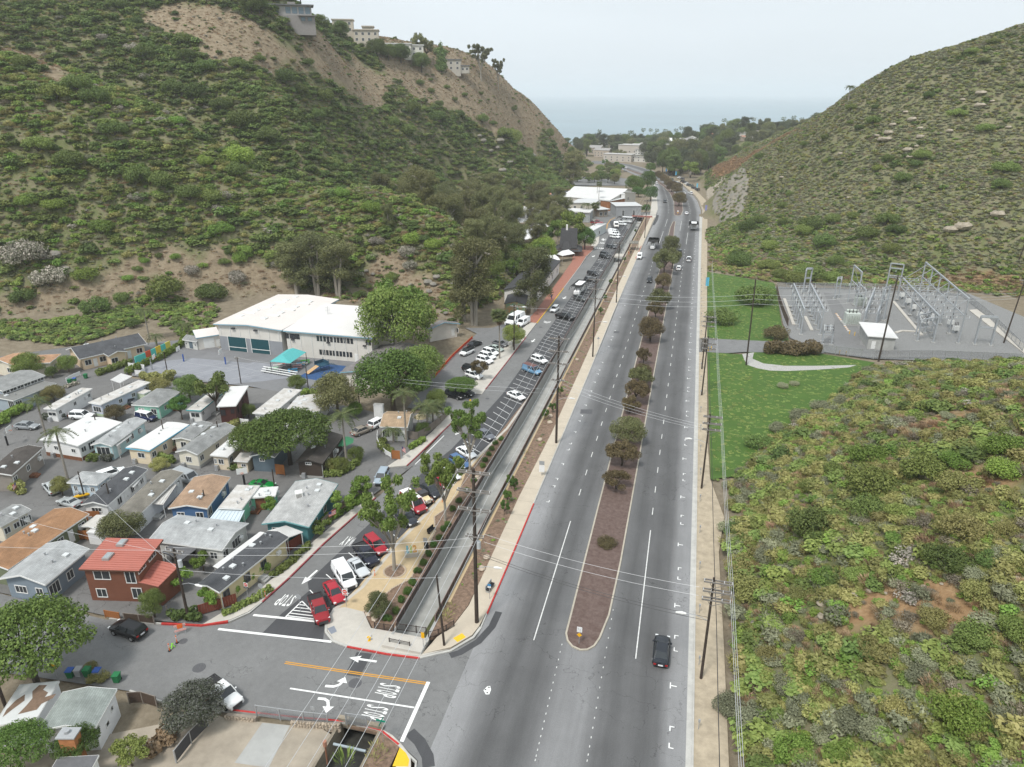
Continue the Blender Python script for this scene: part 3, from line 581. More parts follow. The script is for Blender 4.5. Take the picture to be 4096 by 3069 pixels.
mb=MB();strip(mb,LK2,.18,-.2,.14);k5=mb.build('kerb',conc_kerb);k5['kind']='structure';mb=MB();strip(mb,LK2,.2,-.1,.15,d=-.02);mb.build('faded_red_kerb',paint_dr,k5)
sheet('sidewalk',[(-45.3,103.5),(-44.9,107),(-43.8,118.7),(-43.1,126),(-45.2,127),(-45.6,118),(-46.9,108),(-48.5,102)],.13,conc,depth=.4)
LK3=[(-41.7,142),(-41.55,160),(-41.5,182)]
mb=MB();strip(mb,LK3,.18,-.2,.14);k6=mb.build('kerb',conc_kerb);k6['kind']='structure';mb=MB();strip(mb,LK3,.2,-.1,.15,d=-.02);mb.build('faded_red_kerb',paint_dr,k6)
sheet('sidewalk',[(-41.65,139),(-41.6,160),(-41.5,196),(-43.7,196),(-45,180),(-45,160),(-45.5,139)],.13,conc,depth=.4)
LK4=[(-41.45,196),(-41.4,240),(-41.5,280),(-41.9,297),(-41.2,312)]
mb=MB();strip(mb,LK4,.18,-.2,.14);k7=mb.build('kerb',conc_kerb);k7['kind']='structure';mb=MB();strip(mb,LK4[:2],.2,-.1,.15,d=-.02);mb.build('yellow_kerb',tactile,k7)
sheet('brick_walk',[(-41.55,196),(-41.5,240),(-41.6,280),(-42,297),(-41.3,312),(-42,322),(-47,322),(-48,300),(-46,285),(-45,240),(-44.5,208),(-44.8,196)],.13,brickpave,depth=.4)
sheet('sidewalk',[(-41.2,318),(-41,330),(-43.2,350),(-46.5,374),(-50.8,400),(-60.2,415),(-62,412),(-53,398),(-48.8,373),(-45.5,350),(-43.4,330),(-43.6,318)],.13,conc,depth=.4)
# lots
sheet('festival_lot',[(-100,575),(-52,590),(-50,640),(-78,665),(-112,640)],.02,asph_lot)
sheet('parking_lot',[(-41.7,127),(-41.7,196),(-44,208),(-48.4,197),(-53.1,188.4),(-60.6,186.4),(-55.7,182),(-56,158),(-56,146),(-55,128)],-.012,asph_lot)
park=sheet('trailer_park_lane',[(-44,104.5),(-47,92),(-49.6,78),(-51,66),(-54,58.6),(-66,57),(-110,58),(-170,80),(-190,110),(-150,150),(-132,138),(-125,128),(-90,130),(-60,124),(-46,127),(-44.8,118)],-.02,asph_lane)
yard=sheet('school_yard',[(-150,145),(-132,156),(-115,152),(-78,162),(-78,128),(-95,130.6),(-125,129.5),(-131,137)],-.01,mat('yard_asphalt',(.19,.19,.195),var=.12,scale=.3,space='World',detail=8))
sheet('court_surface',[(-129.82,136.52),(-119.36,144.02),(-103.12,144.32),(-102.81,145.26),(-97.01,145.06),(-86.9,138.77),(-93.25,134.08),(-100.31,130.03),(-110.32,131.92),(-122.66,131.05)],-.004,mat('court_blue_grey',(.255,.262,.285),var=.12,scale=.35,space='World',detail=8),yard)
white_thin=mat('court_line',(.42,.43,.44),var=.1)
for a,b in (((-119.84,135.79),(-118.8,143.28)),((-115.91,133.59),(-109.28,143.58)),((-111.77,133.87),(-104.24,143.18)),((-124.95,136.94),(-107.76,132.59)),((-120.15,140.75),(-103.22,139.29)),((-107.8,142.25),(-96.59,139.4)),((-105.23,137.16),(-102.06,144.6)),((-99.86,134.64),(-97.19,143.33)),((-100.96,133.59),(-95.73,138.04))):linemark('court_line',a,b,.09,white_thin,yard).location.z=-.014
sheet('playground_surface',[(-86.71,138.44),(-85.59,148.45),(-79.16,148.44),(-77.96,141.87),(-80.74,137.7)],-.002,mat('rubber_blue',(.035,.085,.20),var=.2,scale=1.5,space='World'),yard)
gravel_lot=sheet('gravel_lot',[(-44.22,46.9),(-42.7,46.67),(-39.24,47.1),(-35.43,47.54),(-32.3,47.96),(-30.9,47.5),(-30.9,20),(-75,20),(-60,38)],-.06,lot_dust)
sheet('concrete_ramp',[(-38.57,47.08),(-35.6,47.49),(-34.98,42.46),(-38.5,42.13)],-.045,conc_grey,gravel_lot)
kb=MB();strip(kb,[(-55,47.3),(-49.5,46.75),(-42.8,47.6),(-35,48.5),(-29.9,49.3),(-26.2,49.1),(-23.7,47.9),(-21.3,46.5),(-20.6,44),(-20.55,-40)],.2,-.2,.13);k8=kb.build('kerb',conc_kerb);k8['kind']='structure'
kb=MB();strip(kb,[(-42.8,47.62),(-35,48.52),(-29.9,49.32),(-26.2,49.12),(-23.7,47.92)],.22,-.1,.145);kb.build('red_kerb',paint_r,k8)
cornerbed=sheet('corner_bed',[(-29.71,48.91),(-26.04,49.18),(-23.57,48.01),(-23.7,20),(-26.1,20),(-26.1,48.8)],.05,mulch,depth=.4)
sheet('corner_sidewalk',[(-26.07,49.24),(-24.77,48.84),(-23.46,48.04),(-22.08,47.02),(-20.8,44),(-20.8,-30),(-22.6,-30),(-22.4,43),(-23.52,47.75)],.12,conc,depth=.4)
sheet('tactile_paving',[(-23.47,47.62),(-22.82,47.37),(-22,46.5),(-21.83,45.79),(-23.32,45.41)],.128,tactile,cornerbed)
for x0,x1 in ((-30.9,-30.6),(-26.4,-26.1)):
 mb=MB();mb.prism([(x0,20),(x1,20),(x1,49.4),(x0,49.4)],lambda x,y:gz(y)-3,lambda x,y:gz(y)+.1);mb.build('channel_wall',mat('concrete_stained',(.25,.215,.165),var=.4,scale=.8,space='World',detail=8),chan)
mb=MB();mb.prism([(-31,49.15),(-26,49.15),(-26,49.6),(-31,49.6)],lambda x,y:gz(y)-.75,lambda x,y:gz(y)+.5);mb.build('headwall',mat('concrete_stained',(.3,.27,.22)),chan)
# lawn, driveway and gravel swale by the substation; the yard itself
lawn=sheet('lawn',[(6.9,281),(31,268),(31,258),(28.5,213),(29,196),(24,194.8),(7.2,193.2),(7.2,181.6),(15.5,182),(19.6,185.7),(36,187.8),(48,184),(42,175),(36,160),(30,149),(24,141),(17,128),(11,114),(7.3,112)],.03,grassm)
sheet('driveway',[(4.9,193.4),(22,195.2),(29,197),(37,192),(36.5,188.2),(22,185.2),(16.6,184.2),(12,182),(7,181.6),(4.9,181)],.05,asph_lot)
swale=mat('river_rock',(.40,.39,.37),var=.4,scale=4,space='World',bump=.8,detail=8)
sheet('rock_swale',[(15.89,182.31),(18.95,184.41),(18.24,179.12),(20.69,176.09),(25.87,175.66),(33.47,177.64),(43.1,180.73),(40.87,178.39),(33.06,174.63),(25.48,171.75),(21.79,171.13),(18.92,172.1),(16.8,173.89),(16.22,177.36)],.06,swale)
sub_yard=sheet('substation_yard',[(31,262),(29,214),(29.5,200),(36.8,189.5),(48,187),(85,193),(100,194),(104,230),(95,268),(60,266)],.02,gravel)
sheet('yard_road',[(46.42,257.3),(49.76,255.92),(49.39,227.67),(49.86,211.04),(47.12,198.52),(51.31,194.16),(67.5,198.38),(85.38,201.07),(84.33,195.09),(66.41,194.44),(48.74,190.87),(37.58,190.58),(37.38,197.38),(41.98,208.98),(44.58,222.86)],.035,asph_lot,sub_yard)
# ---------------------------------------------------------------- vegetation
def leaves(rng,C,Rd,n,size,up=0.,shell=.55,asp=1.6,droop=0.):
 """n leaf quads spread through lobes (centres C, radii Rd); returns verts, quads"""
 C=np.asarray(C,float);Rd=np.asarray(Rd,float)
 w=(Rd[:,0]*Rd[:,1]+Rd[:,0]*Rd[:,2]);k=rng.choice(len(C),n,p=w/w.sum())
 d=rng.normal(size=(n,3));d /= np.linalg.norm(d,axis=1)[:,None]
 r=shell+(1-shell)*rng.random(n)**.6
 P=C[k]+d*Rd[k]*r[:,None]
 N=d*.75+rng.normal(size=(n,3))*.45;N[:,2] += up;N /= np.linalg.norm(N,axis=1)[:,None]
 A=np.cross(N,rng.normal(size=(n,3)));A[:,2] -= droop*np.abs(A[:,2]+.3);A -= N*(A*N).sum(1)[:,None];A /= np.linalg.norm(A,axis=1)[:,None]
 B=np.cross(N,A);s=size*(.6+.8*rng.random(n))[:,None]
 V=np.stack([P-A*s*asp/2,P+B*s/2,P+A*s*asp/2,P-B*s/2],1).reshape(-1,3)
 return V,np.arange(n*4).reshape(-1,4)
def blades(rng,n,h,spread,w):
 """upright spiky blades"""
 a=rng.random(n)*2*math.pi;r=np.sqrt(rng.random(n))*.85;b=np.stack([np.cos(a)*r,np.sin(a)*r,np.zeros(n)],1)
 t=b*(1+spread)+rng.normal(size=(n,3))*.12;t[:,2]=h*(.55+.5*rng.random(n))*(1-.35*r)
 s=np.stack([-np.sin(a),np.cos(a),np.zeros(n)],1)*w+rng.normal(size=(n,3))*w*.4
 m=(b+t)/2;m[:,2] += h*.1
 V=np.stack([b-s,b+s,m+s*.8,t,m-s*.8],1)
 V=np.stack([b-s*.6,m-s*.8,t,m+s*.8],1).reshape(-1,3)
 return V,np.arange(n*4).reshape(-1,4)
LM={
 'dark':leafmat('leaf_dark_green',(.058,.102,.026),val=.3,col2=(.125,.185,.05)),
 'mid':leafmat('leaf_mid_green',(.09,.145,.032),val=.3,col2=(.185,.255,.07)),
 'sage':leafmat('leaf_sage',(.125,.145,.082),hue=.01,val=.35,col2=(.26,.285,.17)),
 'olive':leafmat('leaf_olive',(.14,.16,.045),val=.3,col2=(.285,.30,.105)),
 'dry':leafmat('leaf_dry',(.20,.145,.075),hue=.02,val=.3,col2=(.38,.30,.18)),
 'dead':leafmat('leaf_dead_twig',(.125,.115,.075),hue=0,val=.3,col2=(.25,.23,.165)),
 'bright':leafmat('leaf_bright',(.08,.165,.024),val=.3,col2=(.18,.285,.062)),
 'bloom':leafmat('leaf_bloom',(.045,.065,.025),val=.2,col2=(.46,.44,.36)),
 'euc':leafmat('leaf_eucalyptus',(.07,.088,.032),val=.25,col2=(.165,.185,.078)),
 'syc':leafmat('leaf_sycamore',(.065,.13,.022),val=.15,col2=(.17,.25,.065)),
 'pine':leafmat('leaf_pine',(.045,.09,.018),val=.2,col2=(.11,.18,.042)),
 'ficus':leafmat('leaf_ficus',(.038,.09,.018),val=.2,col2=(.10,.19,.042)),
 'bottle':leafmat('leaf_bottlebrush',(.07,.064,.03),hue=.03,val=.25,col2=(.155,.135,.062)),
 'palm':leafmat('leaf_palm',(.040,.065,.020),val=.2,col2=(.12,.155,.06)),
 'far':leafmat('leaf_far',(.042,.062,.03),val=.35,col2=(.10,.125,.062)),
 'purple':leafmat('leaf_purple',(.04,.06,.025),val=.15,col2=(.14,.15,.13)),
 'tanthatch':leafmat('leaf_thatch',(.16,.12,.07),val=.1,col2=(.28,.22,.14)),
}
bark=mat('bark_brown',(.11,.085,.065),var=.3,scale=3);bark_pale=mat('bark_pale',(.33,.30,.255),var=.3,scale=2.5);bark_dark=mat('bark_dark',(.06,.05,.042),var=.3,scale=3)
def dome(rng,k,fl=.75):
 a=rng.random(k)*6.28;r=np.sqrt(rng.random(k))*.62
 C=np.stack([np.cos(a)*r,np.sin(a)*r,.18+.42*(1-r)*fl+.1*rng.random(k)],1);s=.30+.22*rng.random(k)
 return C,np.stack([s,s,s*fl*.9],1)
protos=bpy.data.collections.new('scrub_prototypes')          # source shapes for the scattered ground cover
PR=[]
def proto(me,mt):
 me.materials.append(mt);o=bpy.data.objects.new('p%02d' % len(PR),me);protos.objects.link(o);PR.append(o);return len(PR)-1
def scrubset(fine):
 T={};q=fine
 for nm,n,sz,kind in (('dark',150,.30,'d'),('mid',150,.28,'d'),('sage',170,.22,'d'),('olive',170,.24,'d'),('dry',120,.05,'b'),('dead',120,.16,'d'),('bright',150,.26,'d'),('bloom',170,.20,'d')):
  T[nm]=[]
  for v in range(3 if q>1 else 2):
   rng=np.random.default_rng(100+len(PR))
   if kind=='b':V,Q=blades(rng,int(n*q),.8,.45,sz/q**.4)
   else:
    C,Rd=dome(rng,7 if q<2 else 11,.8 if nm != 'sage' else .65);V,Q=leaves(rng,C,Rd,int(n*q),sz/q**.5,up=.95)
    if nm in ('sage','olive','dead') :
     V2,Q2=blades(rng,int(50*q),.95,.35,.03);Q=np.r_[Q,Q2+len(V)];V=np.r_[V,V2]
   T[nm].append(proto(fastmesh('scrub',V,Q),LM[nm]))
 return T
SC1=scrubset(1.0);SC2=scrubset(3.2)
def scatter_object(name,P,S,I,label,cat):
 """one ground-cover object: prototypes placed on a cloud of points with a geometry-nodes modifier"""
 me=bpy.data.meshes.new(name);me.vertices.add(len(P));me.vertices.foreach_set('co',P.astype(np.float32).ravel())
 for nm,ty,arr in (('scl','FLOAT_VECTOR',S),('rot','FLOAT_VECTOR',None),('idx','INT',I)):
  a=me.attributes.new(nm,ty,'POINT')
  if nm=='rot':
   r=np.zeros((len(P),3),np.float32);r[:,2]=np.random.default_rng(5).random(len(P))*6.28;a.data.foreach_set('vector',r.ravel())
  elif ty=='INT':a.data.foreach_set('value',arr.astype(np.int32))
  else:a.data.foreach_set('vector',arr.astype(np.float32).ravel())
 o=link(name,me);setp(o,label,cat,None,'stuff')
 ng=bpy.data.node_groups.new('scatter','GeometryNodeTree');ng.interface.new_socket('Geometry',in_out='INPUT',socket_type='NodeSocketGeometry');ng.interface.new_socket('Geometry',in_out='OUTPUT',socket_type='NodeSocketGeometry')
 n,l=ng.nodes,ng.links;gi=n.new('NodeGroupInput');go=n.new('NodeGroupOutput');ip=n.new('GeometryNodeInstanceOnPoints')
 ci=n.new('GeometryNodeCollectionInfo');ci.inputs[0].default_value=protos;ci.inputs['Separate Children'].default_value=True;ci.inputs['Reset Children'].default_value=True
 l.new(gi.outputs[0],ip.inputs['Points']);l.new(ci.outputs[0],ip.inputs['Instance']);ip.inputs['Pick Instance'].default_value=True
 def na(nm,ty):
  x=n.new('GeometryNodeInputNamedAttribute');x.data_type=ty;x.inputs['Name'].default_value=nm;return [s for s in x.outputs if s.enabled][0]
 l.new(na('idx','INT'),ip.inputs['Instance Index']);l.new(na('rot','FLOAT_VECTOR'),ip.inputs['Rotation']);l.new(na('scl','FLOAT_VECTOR'),ip.inputs['Scale'])
 l.new(ip.outputs[0],go.inputs[0]);md=o.modifiers.new('scatter','NODES');md.node_group=ng
 return o
def inview(X,Y,Z,m=.2):
 yaw,pit=R(14.031),R(22.268);f=2839/2048
 dx,dy,dz=X,Y,Z-60
 r=dx*math.cos(yaw)+dy*math.sin(yaw);h=-dx*math.sin(yaw)+dy*math.cos(yaw);fw=h*math.cos(pit)-dz*math.sin(pit);u=dz*math.cos(pit)+h*math.sin(pit)
 return (fw>10) & (np.abs(r*f/fw)<1+m) & (np.abs(u*f/fw)<.749+m)
def smask(polys,X,Y):
 m=np.zeros(X.shape,bool)
 x=X+6*fbm(X/14,Y/14,21);y=Y+6*fbm(X/14,Y/14,22)
 for p in polys:m |= inpoly(x,y,p)
 return m
def scatter(name,box,dens,sizes,T,rule,label,seed,hmin=.6):
 rng=np.random.default_rng(seed);x0,x1,y0,y1=box;n=int((x1-x0)*(y1-y0)*dens)
 X=x0+(x1-x0)*rng.random(n);Y=y0+(y1-y0)*rng.random(n);H=hill_height(X,Y);Z=H-SL*Y
 ok=(H>hmin) & inview(X,Y,Z);X,Y,H,Z=X[ok],Y[ok],H[ok],Z[ok]
 keep,kind,sc=rule(rng,X,Y,H)
 names=list(T);I=np.zeros(len(X),int)
 for k,nm in enumerate(names):
  q=kind==k;v=rng.integers(0,len(T[nm]),len(X));I[q]=np.array(T[nm])[v[q]]
 s=(sizes[0]+(sizes[1]-sizes[0])*rng.random(len(X))**1.7)*sc
 S=np.stack([s*(.8+.4*rng.random(len(X))),s*(.8+.4*rng.random(len(X))),s*(.65+.45*rng.random(len(X)))],1)
 P=np.stack([X,Y,Z-.08*s],1)[keep]
 return scatter_object(name,P,S[keep],I[keep],label,'scrub')
KN=['dark','mid','sage','olive','dry','dead','bright','bloom']
def pick(rng,W):
 """choose a kind per point from weight columns"""
 W=np.maximum(W,0);c=np.cumsum(W,1);u=rng.random(len(W))*c[:,-1];return (u[:,None]>c).sum(1)
_cr=np.array([(-311.8,250.5,92.9),(-271.5,251.4,79.4),(-243.8,253.9,69.2),(-226.0,254.0,62.6),(-209.6,254.9,53.3),(-188.3,252.6,46.6),(-168.3,248.3,39.8),(-151.4,245.0,34.0),(-143.9,244.8,31.8),(-122.7,247.2,30.1),(-102.8,247.5,27.7),(-87.2,242.8,22.7),(-79.3,237.1,17.9)]);_ca=np.arctan2(_cr[:,0],_cr[:,1]);_cd=np.hypot(_cr[:,0],_cr[:,1])
def spur(X,Y):return np.hypot(X,Y) - np.interp(np.arctan2(X,Y),_ca,_cd)      # metres beyond the crest of the near spur
def rule_left(rng,X,Y,H):
 a=fbm(X/26,Y/26,31);b=fbm(X/12,Y/12,35);c=fbm(X/45,Y/45,39);tan=smask(TAN,X,Y)
 far=np.clip((Y-330)/120,0,1);low=np.clip(1-H/30,0,1)
 W=np.stack([.9+2.4*np.clip(a+.15+.2*far,0,1),.9+.6*b,.5+1.3*np.clip(c,0,1)+.35*far,.35+.6*np.clip(-b,0,1),.22+.6*np.clip(-a-.1,0,1),.25+.4*np.clip(-c,0,1),(.35+1.6*np.clip(b-.1,0,1))*(1-far),.10+.12*low],1)
 sp=spur(X,Y);W[sp<-4] *= [.5,1.1,.6,1.7,1.6,.6,2.2,1];W[sp>6] *= [1.4,.8,1.3,.6,.8,1.2,.25,.8];cr_=np.abs(sp+1)<3.2;W[cr_]=[0,.1,1.6,.5,2.2,.1,0,0]
 Wt=np.stack([.25+0*a,.12+0*a,.6+0*a,.1+0*a,2.2+0*a,.5+0*a,.05+0*a,.06+0*a],1)
 k=pick(rng,np.where(tan[:,None],Wt,W));sc=np.select([k==0,k==1,k==4,k==5,k==2],[1.45,1.1,.55,.7,.8],1.)
 keep=np.where(tan,rng.random(len(X))<.33,rng.random(len(X))<.92);sc=np.where(tan,sc*.6,np.where(cr_,sc*.55,sc))
 return keep,k,sc
def rule_right(rng,X,Y,H):
 a=fbm(X/30,Y/18,41);b=fbm(X/9,Y/9,45);dry=smask(DRY,X,Y);low=np.clip(1-H/16,0,1)
 W=np.stack([.04+5*np.clip(a-.30,0,1)+.5*low,.14+1.0*low+1.2*np.clip(a-.25,0,1),1.7+.6*b,.75-.4*b,.10+.3*low,1.15+.6*b,.04+.4*low,.03+0*a],1)
 Wd=np.zeros_like(W);Wd[:,4]=1
 k=pick(rng,np.where(dry[:,None],Wd,W));sc=np.select([k==0,k==1,k==5],[1.6,1.3,.8],1.)
 cliff=(X<15+6*fbm(Y/20,Y*0+3,8)) & (Y>395) & (Y<570)
 return (rng.random(len(X))<.95) & ~cliff,k,sc
def rule_near(rng,X,Y,H):
 a=fbm(X/16,Y/16,51);b=fbm(X/7,Y/7,55);c=fbm(X/22,Y/22,59);dry=smask(DRY,X,Y)
 W=np.stack([.10+1.4*np.clip(a-.05,0,1),.6+.8*a,.75+1.6*np.clip(c,0,1),1.7+1.6*np.clip(-c,0,1),.5+1.2*np.clip(-b-.1,0,1),.22+.6*np.clip(b,0,1),.3+.9*np.clip(a,0,1),.06+0*a],1)
 Wd=np.stack([0*a,.05+0*a,.4+0*a,.1+0*a,1.5+0*a,.9+0*a,.05+0*a,.05+0*a],1)
 k=pick(rng,np.where(dry[:,None],Wd,W));sc=np.select([k==0,k==1,k==4,k==5],[1.35,1.2,.75,.9],1.)
 keep=np.where(dry,rng.random(len(X))<.4,rng.random(len(X))<.9) & (b>-.62)
 return keep,k,sc
scatter('chaparral',(-330,-58,110,880),.40,(.9,2.6),SC2,rule_left,'mixed green chaparral and dry grass covering the left hillside',1)
scatter('chaparral',(8,260,270,700),.95,(.65,1.4),SC1,rule_right,'low grey green sage scrub covering the hill behind the substation',2,.06)
scatter('chaparral',(9,150,25,200),1.1,(.4,1.9),SC2,rule_near,'olive and sage scrub on the slope right of the road',3,.25)
def rule_grass(rng,X,Y,H):
 a=fbm(X/18,Y/18,61);tan=smask(TAN,X,Y);W=np.stack([0*a,.5+.5*a,.5-.3*a,.9+0*a,.75-.8*a,.1+0*a,.8+.9*a,0*a],1)
 Wt=np.stack([0*a,.03+0*a,.25+0*a,.1+0*a,3+0*a,.15+0*a,0*a,0*a],1);dr=smask(DRY,X,Y) | (fbm(X/8,Y/8,66)<-.42);return np.where(tan,rng.random(len(X))<.5,~dr | (rng.random(len(X))<.18)),pick(rng,np.where(tan[:,None],Wt,W)),np.where(tan,.75,1.)
scatter('slope_grass',(-330,-58,110,880),.75,(.45,1.15),SC1,rule_grass,'low grass and weeds between the shrubs of the left hillside',6,.15)
scatter('slope_grass',(9,130,25,200),2.2,(.3,.9),SC2,rule_grass,'low grass and weeds between the shrubs on the near right slope',7,.1)
scatter('chaparral',(118,200,180,280),.5,(.5,1.3),SC1,rule_right,'scrub on the bank beside the substation fence',4)

# ------------------------------------------------------------ single trees and shrubs
_TM={}
def tree_meshes(kind,v):
 """trunk and crown of one species, about 1 m in radius and 1 m high (scaled when placed)"""
 if (kind,v) in _TM:return _TM[kind,v]
 rng=np.random.default_rng(sum(map(ord,kind))*7+v);tr=MB();C=[];Rd=[]
 def limb(base,tip,r0,r1):
  m=[(base[i]+tip[i])/2+rng.normal()*.03 for i in range(3)];m[2] += .02;tr.tube([base,m,tip],[r0,(r0+r1)/2,r1],5)
 if kind=='euc':
  tops=[];nst=3
  for s in range(nst):
   a=rng.random()*6.28;bx,by=.05*math.cos(a),.05*math.sin(a);tip=(.38*math.cos(a)*rng.random(),.38*math.sin(a)*rng.random(),.88)
   tr.tube([(bx,by,-.03),(bx+.3*(tip[0]-bx),by+.3*(tip[1]-by),.3),(tip[0]*.7,tip[1]*.7,.6),tip],[.075,.055,.035,.012],6);tops.append(tip)
   for q in range(5):
    z=.2+.68*rng.random();aa=rng.random()*6.28;e=(tip[0]*z+.6*math.cos(aa)*(.5+.5*rng.random()),tip[1]*z+.6*math.sin(aa)*(.5+.5*rng.random()),min(.95,z+.12));limb((tip[0]*z*.8,tip[1]*z*.8,z),e,.022,.008)
    C.append((e[0],e[1],e[2]));Rd.append((.27+.13*rng.random(),)*2+(.07+.045*rng.random(),))
   C.append(tip);Rd.append((.3,.3,.1))
  for q in range(20):
   aa=rng.random()*6.28;rr=.78*math.sqrt(rng.random());z=.16+.74*rng.random();C.append((rr*math.cos(aa),rr*math.sin(aa),z));Rd.append((.24+.1*rng.random(),)*2+(.08,))
  V,Q=leaves(rng,C,Rd,16000,1,shell=.2,droop=.8);size=(.036,.036,.013)
 elif kind=='syc':
  tr.tube([(0,0,-.03),(.02,0,.18),(.0,.02,.32)],[.055,.045,.04],7)
  for s in range(6):
   a=s*1.05+rng.random()*.5;r=.45+.25*rng.random();e=(r*math.cos(a),r*math.sin(a),.62+.3*rng.random());limb((0,.02,.3),e,.032,.012)
   for q in range(5):
    aa=a+rng.normal()*.6;t=.35+.6*rng.random();b=tuple(e[i]*t+(0,.02,.3)[i]*(1-t) for i in range(3));g=(b[0]+.42*math.cos(aa)*rng.random(),b[1]+.42*math.sin(aa)*rng.random(),min(1,b[2]+.08+.2*rng.random()));limb(b,g,.014,.005)
    C.append(g);Rd.append((.13+.06*rng.random(),)*2+(.05+.025*rng.random(),))
   C.append(e);Rd.append((.14,.14,.06))
  V,Q=leaves(rng,C,Rd,9500,1,shell=.15);size=(.036,.036,.022)
 elif kind in ('pine','cyp'):
  tr.tube([(0,0,-.03),(.03,0,.3),(.0,.04,.55)],[.06,.045,.03],7)
  for s in range(16):
   a=s*2.4;r=.85*math.sqrt((s+.5)/16);e=(r*math.cos(a),r*math.sin(a),.86-.30*r*r+.06*rng.random());limb((0,.02,.35+.2*rng.random()),e,.02,.008)
  for s in range(46):
   a=s*2.39996;r=.92*math.sqrt((s+.5)/46);C.append((r*math.cos(a),r*math.sin(a),.84-.34*r*r+.07*rng.random()));t=.17+.07*rng.random();Rd.append((t,t,.10+.03*rng.random()))
  V,Q=leaves(rng,C,Rd,17000,1,up=.4,shell=.45);size=(.028,.028,.022)
 elif kind in ('round','ficus'):
  tr.tube([(0,0,-.03),(.02,0,.25),(0,.02,.45)],[.07,.055,.04],6)
  for s in range(6):a=s*1.05;limb((0,.01,.3),(.5*math.cos(a),.5*math.sin(a),.62+.15*rng.random()),.03,.012)
  for s in range(34):
   d=rng.normal(size=3);d /= np.linalg.norm(d);d[2]=d[2] if d[2]>-.55 else -d[2];C.append((d[0]*.66,d[1]*.66,.56+d[2]*.31));t=.26+.10*rng.random();Rd.append((t,t,t*.5))
  C.append((0,0,.55));Rd.append((.6,.6,.3))
  V,Q=leaves(rng,C,Rd,14000,1,up=.2,shell=.6);size=(.032,.032,.021)
 elif kind=='bottle':
  tr.tube([(0,0,-.03),(.05,0,.2),(.0,.06,.42)],[.06,.05,.035],6)
  for s in range(5):a=s*1.26;limb((.02,.02,.3),(.5*math.cos(a),.5*math.sin(a),.6+.1*rng.random()),.03,.01)
  for s in range(26):
   a=rng.random()*6.28;r=.78*math.sqrt(rng.random());C.append((r*math.cos(a),r*math.sin(a),.80-.28*r*r+.08*rng.normal()));t=.22+.1*rng.random();Rd.append((t,t,.12+.05*rng.random()))
  V,Q=leaves(rng,C,Rd,6000,1,shell=.35,asp=2.6,droop=.6);size=(.036,.036,.03)
 elif kind=='open':        # loose small tree
  tr.tube([(0,0,-.03),(.03,0,.2),(0,.03,.4)],[.05,.04,.03],6)
  for s in range(14):
   a=rng.random()*6.28;r=.7*math.sqrt(rng.random());e=(r*math.cos(a),r*math.sin(a),.5+.42*rng.random());limb((0,.02,.3),e,.02,.006);C.append(e);t=.22+.1*rng.random();Rd.append((t,t,.11))
  V,Q=leaves(rng,C,Rd,3500,1,shell=.3);size=(.055,.055,.04)
 elif kind=='spire':
  tr.cyl(0,0,-.03,.2,.06)
  for s in range(22):z=.08+.9*s/22;r=.75*(1-z)**.7+.08;a=s*2.4;C.append((.35*r*math.cos(a),.35*r*math.sin(a),z));Rd.append((.62*r,.62*r,.08))
  V,Q=leaves(rng,C,Rd,3000,1,shell=.6);size=(.08,.08,.026)
 else:                       # shrub: a mound of leaves from the ground up
  for s in range(4):a=s*1.57+.4;limb((.02*math.cos(a),.02*math.sin(a),-.05),(.5*math.cos(a),.5*math.sin(a),.5),.035,.012)
  C,Rd=dome(rng,26,.9);C=np.asarray(C)*[1.15,1.15,1.05];Rd=np.asarray(Rd)*.86
  V,Q=leaves(rng,C,Rd,4200,1,up=.3,shell=.6);size=(.055,.055,.052)
 # leaf quads were made 1 m large: shrink each about its centre to the species' leaf size
 V=V.reshape(-1,4,3);c=V.mean(1,keepdims=True);V=(c+(V-c)*np.array(size)).reshape(-1,3)
 tm=bpy.data.meshes.new('trunk');tm.from_pydata([tuple(p) for p in tr.v],[],tr.f);tm.update()
 cm=fastmesh('crown',V,Q);_TM[kind,v]=(tm,cm);return tm,cm
_seed=random.Random(11)
def plant(name,kind,leaf,x,y,r,h,label,cat='tree',group=None,bk=None,v=None,z=None,sink=.1):
 zz=(tz(x,y) if z is None else z) - sink;v=_seed.randrange(3) if v is None else v
 tm,cm=tree_meshes(kind,v)
 t=empty(name,(x,y,zz),_seed.random()*6.28,label,cat,group);t.scale=(r,r*(.88+.24*_seed.random()),h)
 for nm,me,mt in (('trunk' if kind != 'shrub' else 'stem',tm,bk or bark),('crown' if kind != 'shrub' else 'foliage',cm,LM[leaf])):
  o=bpy.data.objects.new(nm,me);COL.objects.link(o);o.parent=t
  if not me.materials:me.materials.append(None)
  o.material_slots[0].link='OBJECT';o.material_slots[0].material=mt
 return t
def shrub(c,leaf,label,hr=1.0,group=None,cat='shrub',name='shrub'):return plant(name,'shrub',leaf,c[0],c[1],c[2]*1.05,c[2]*1.35*hr,label,cat,group,bark_dark)
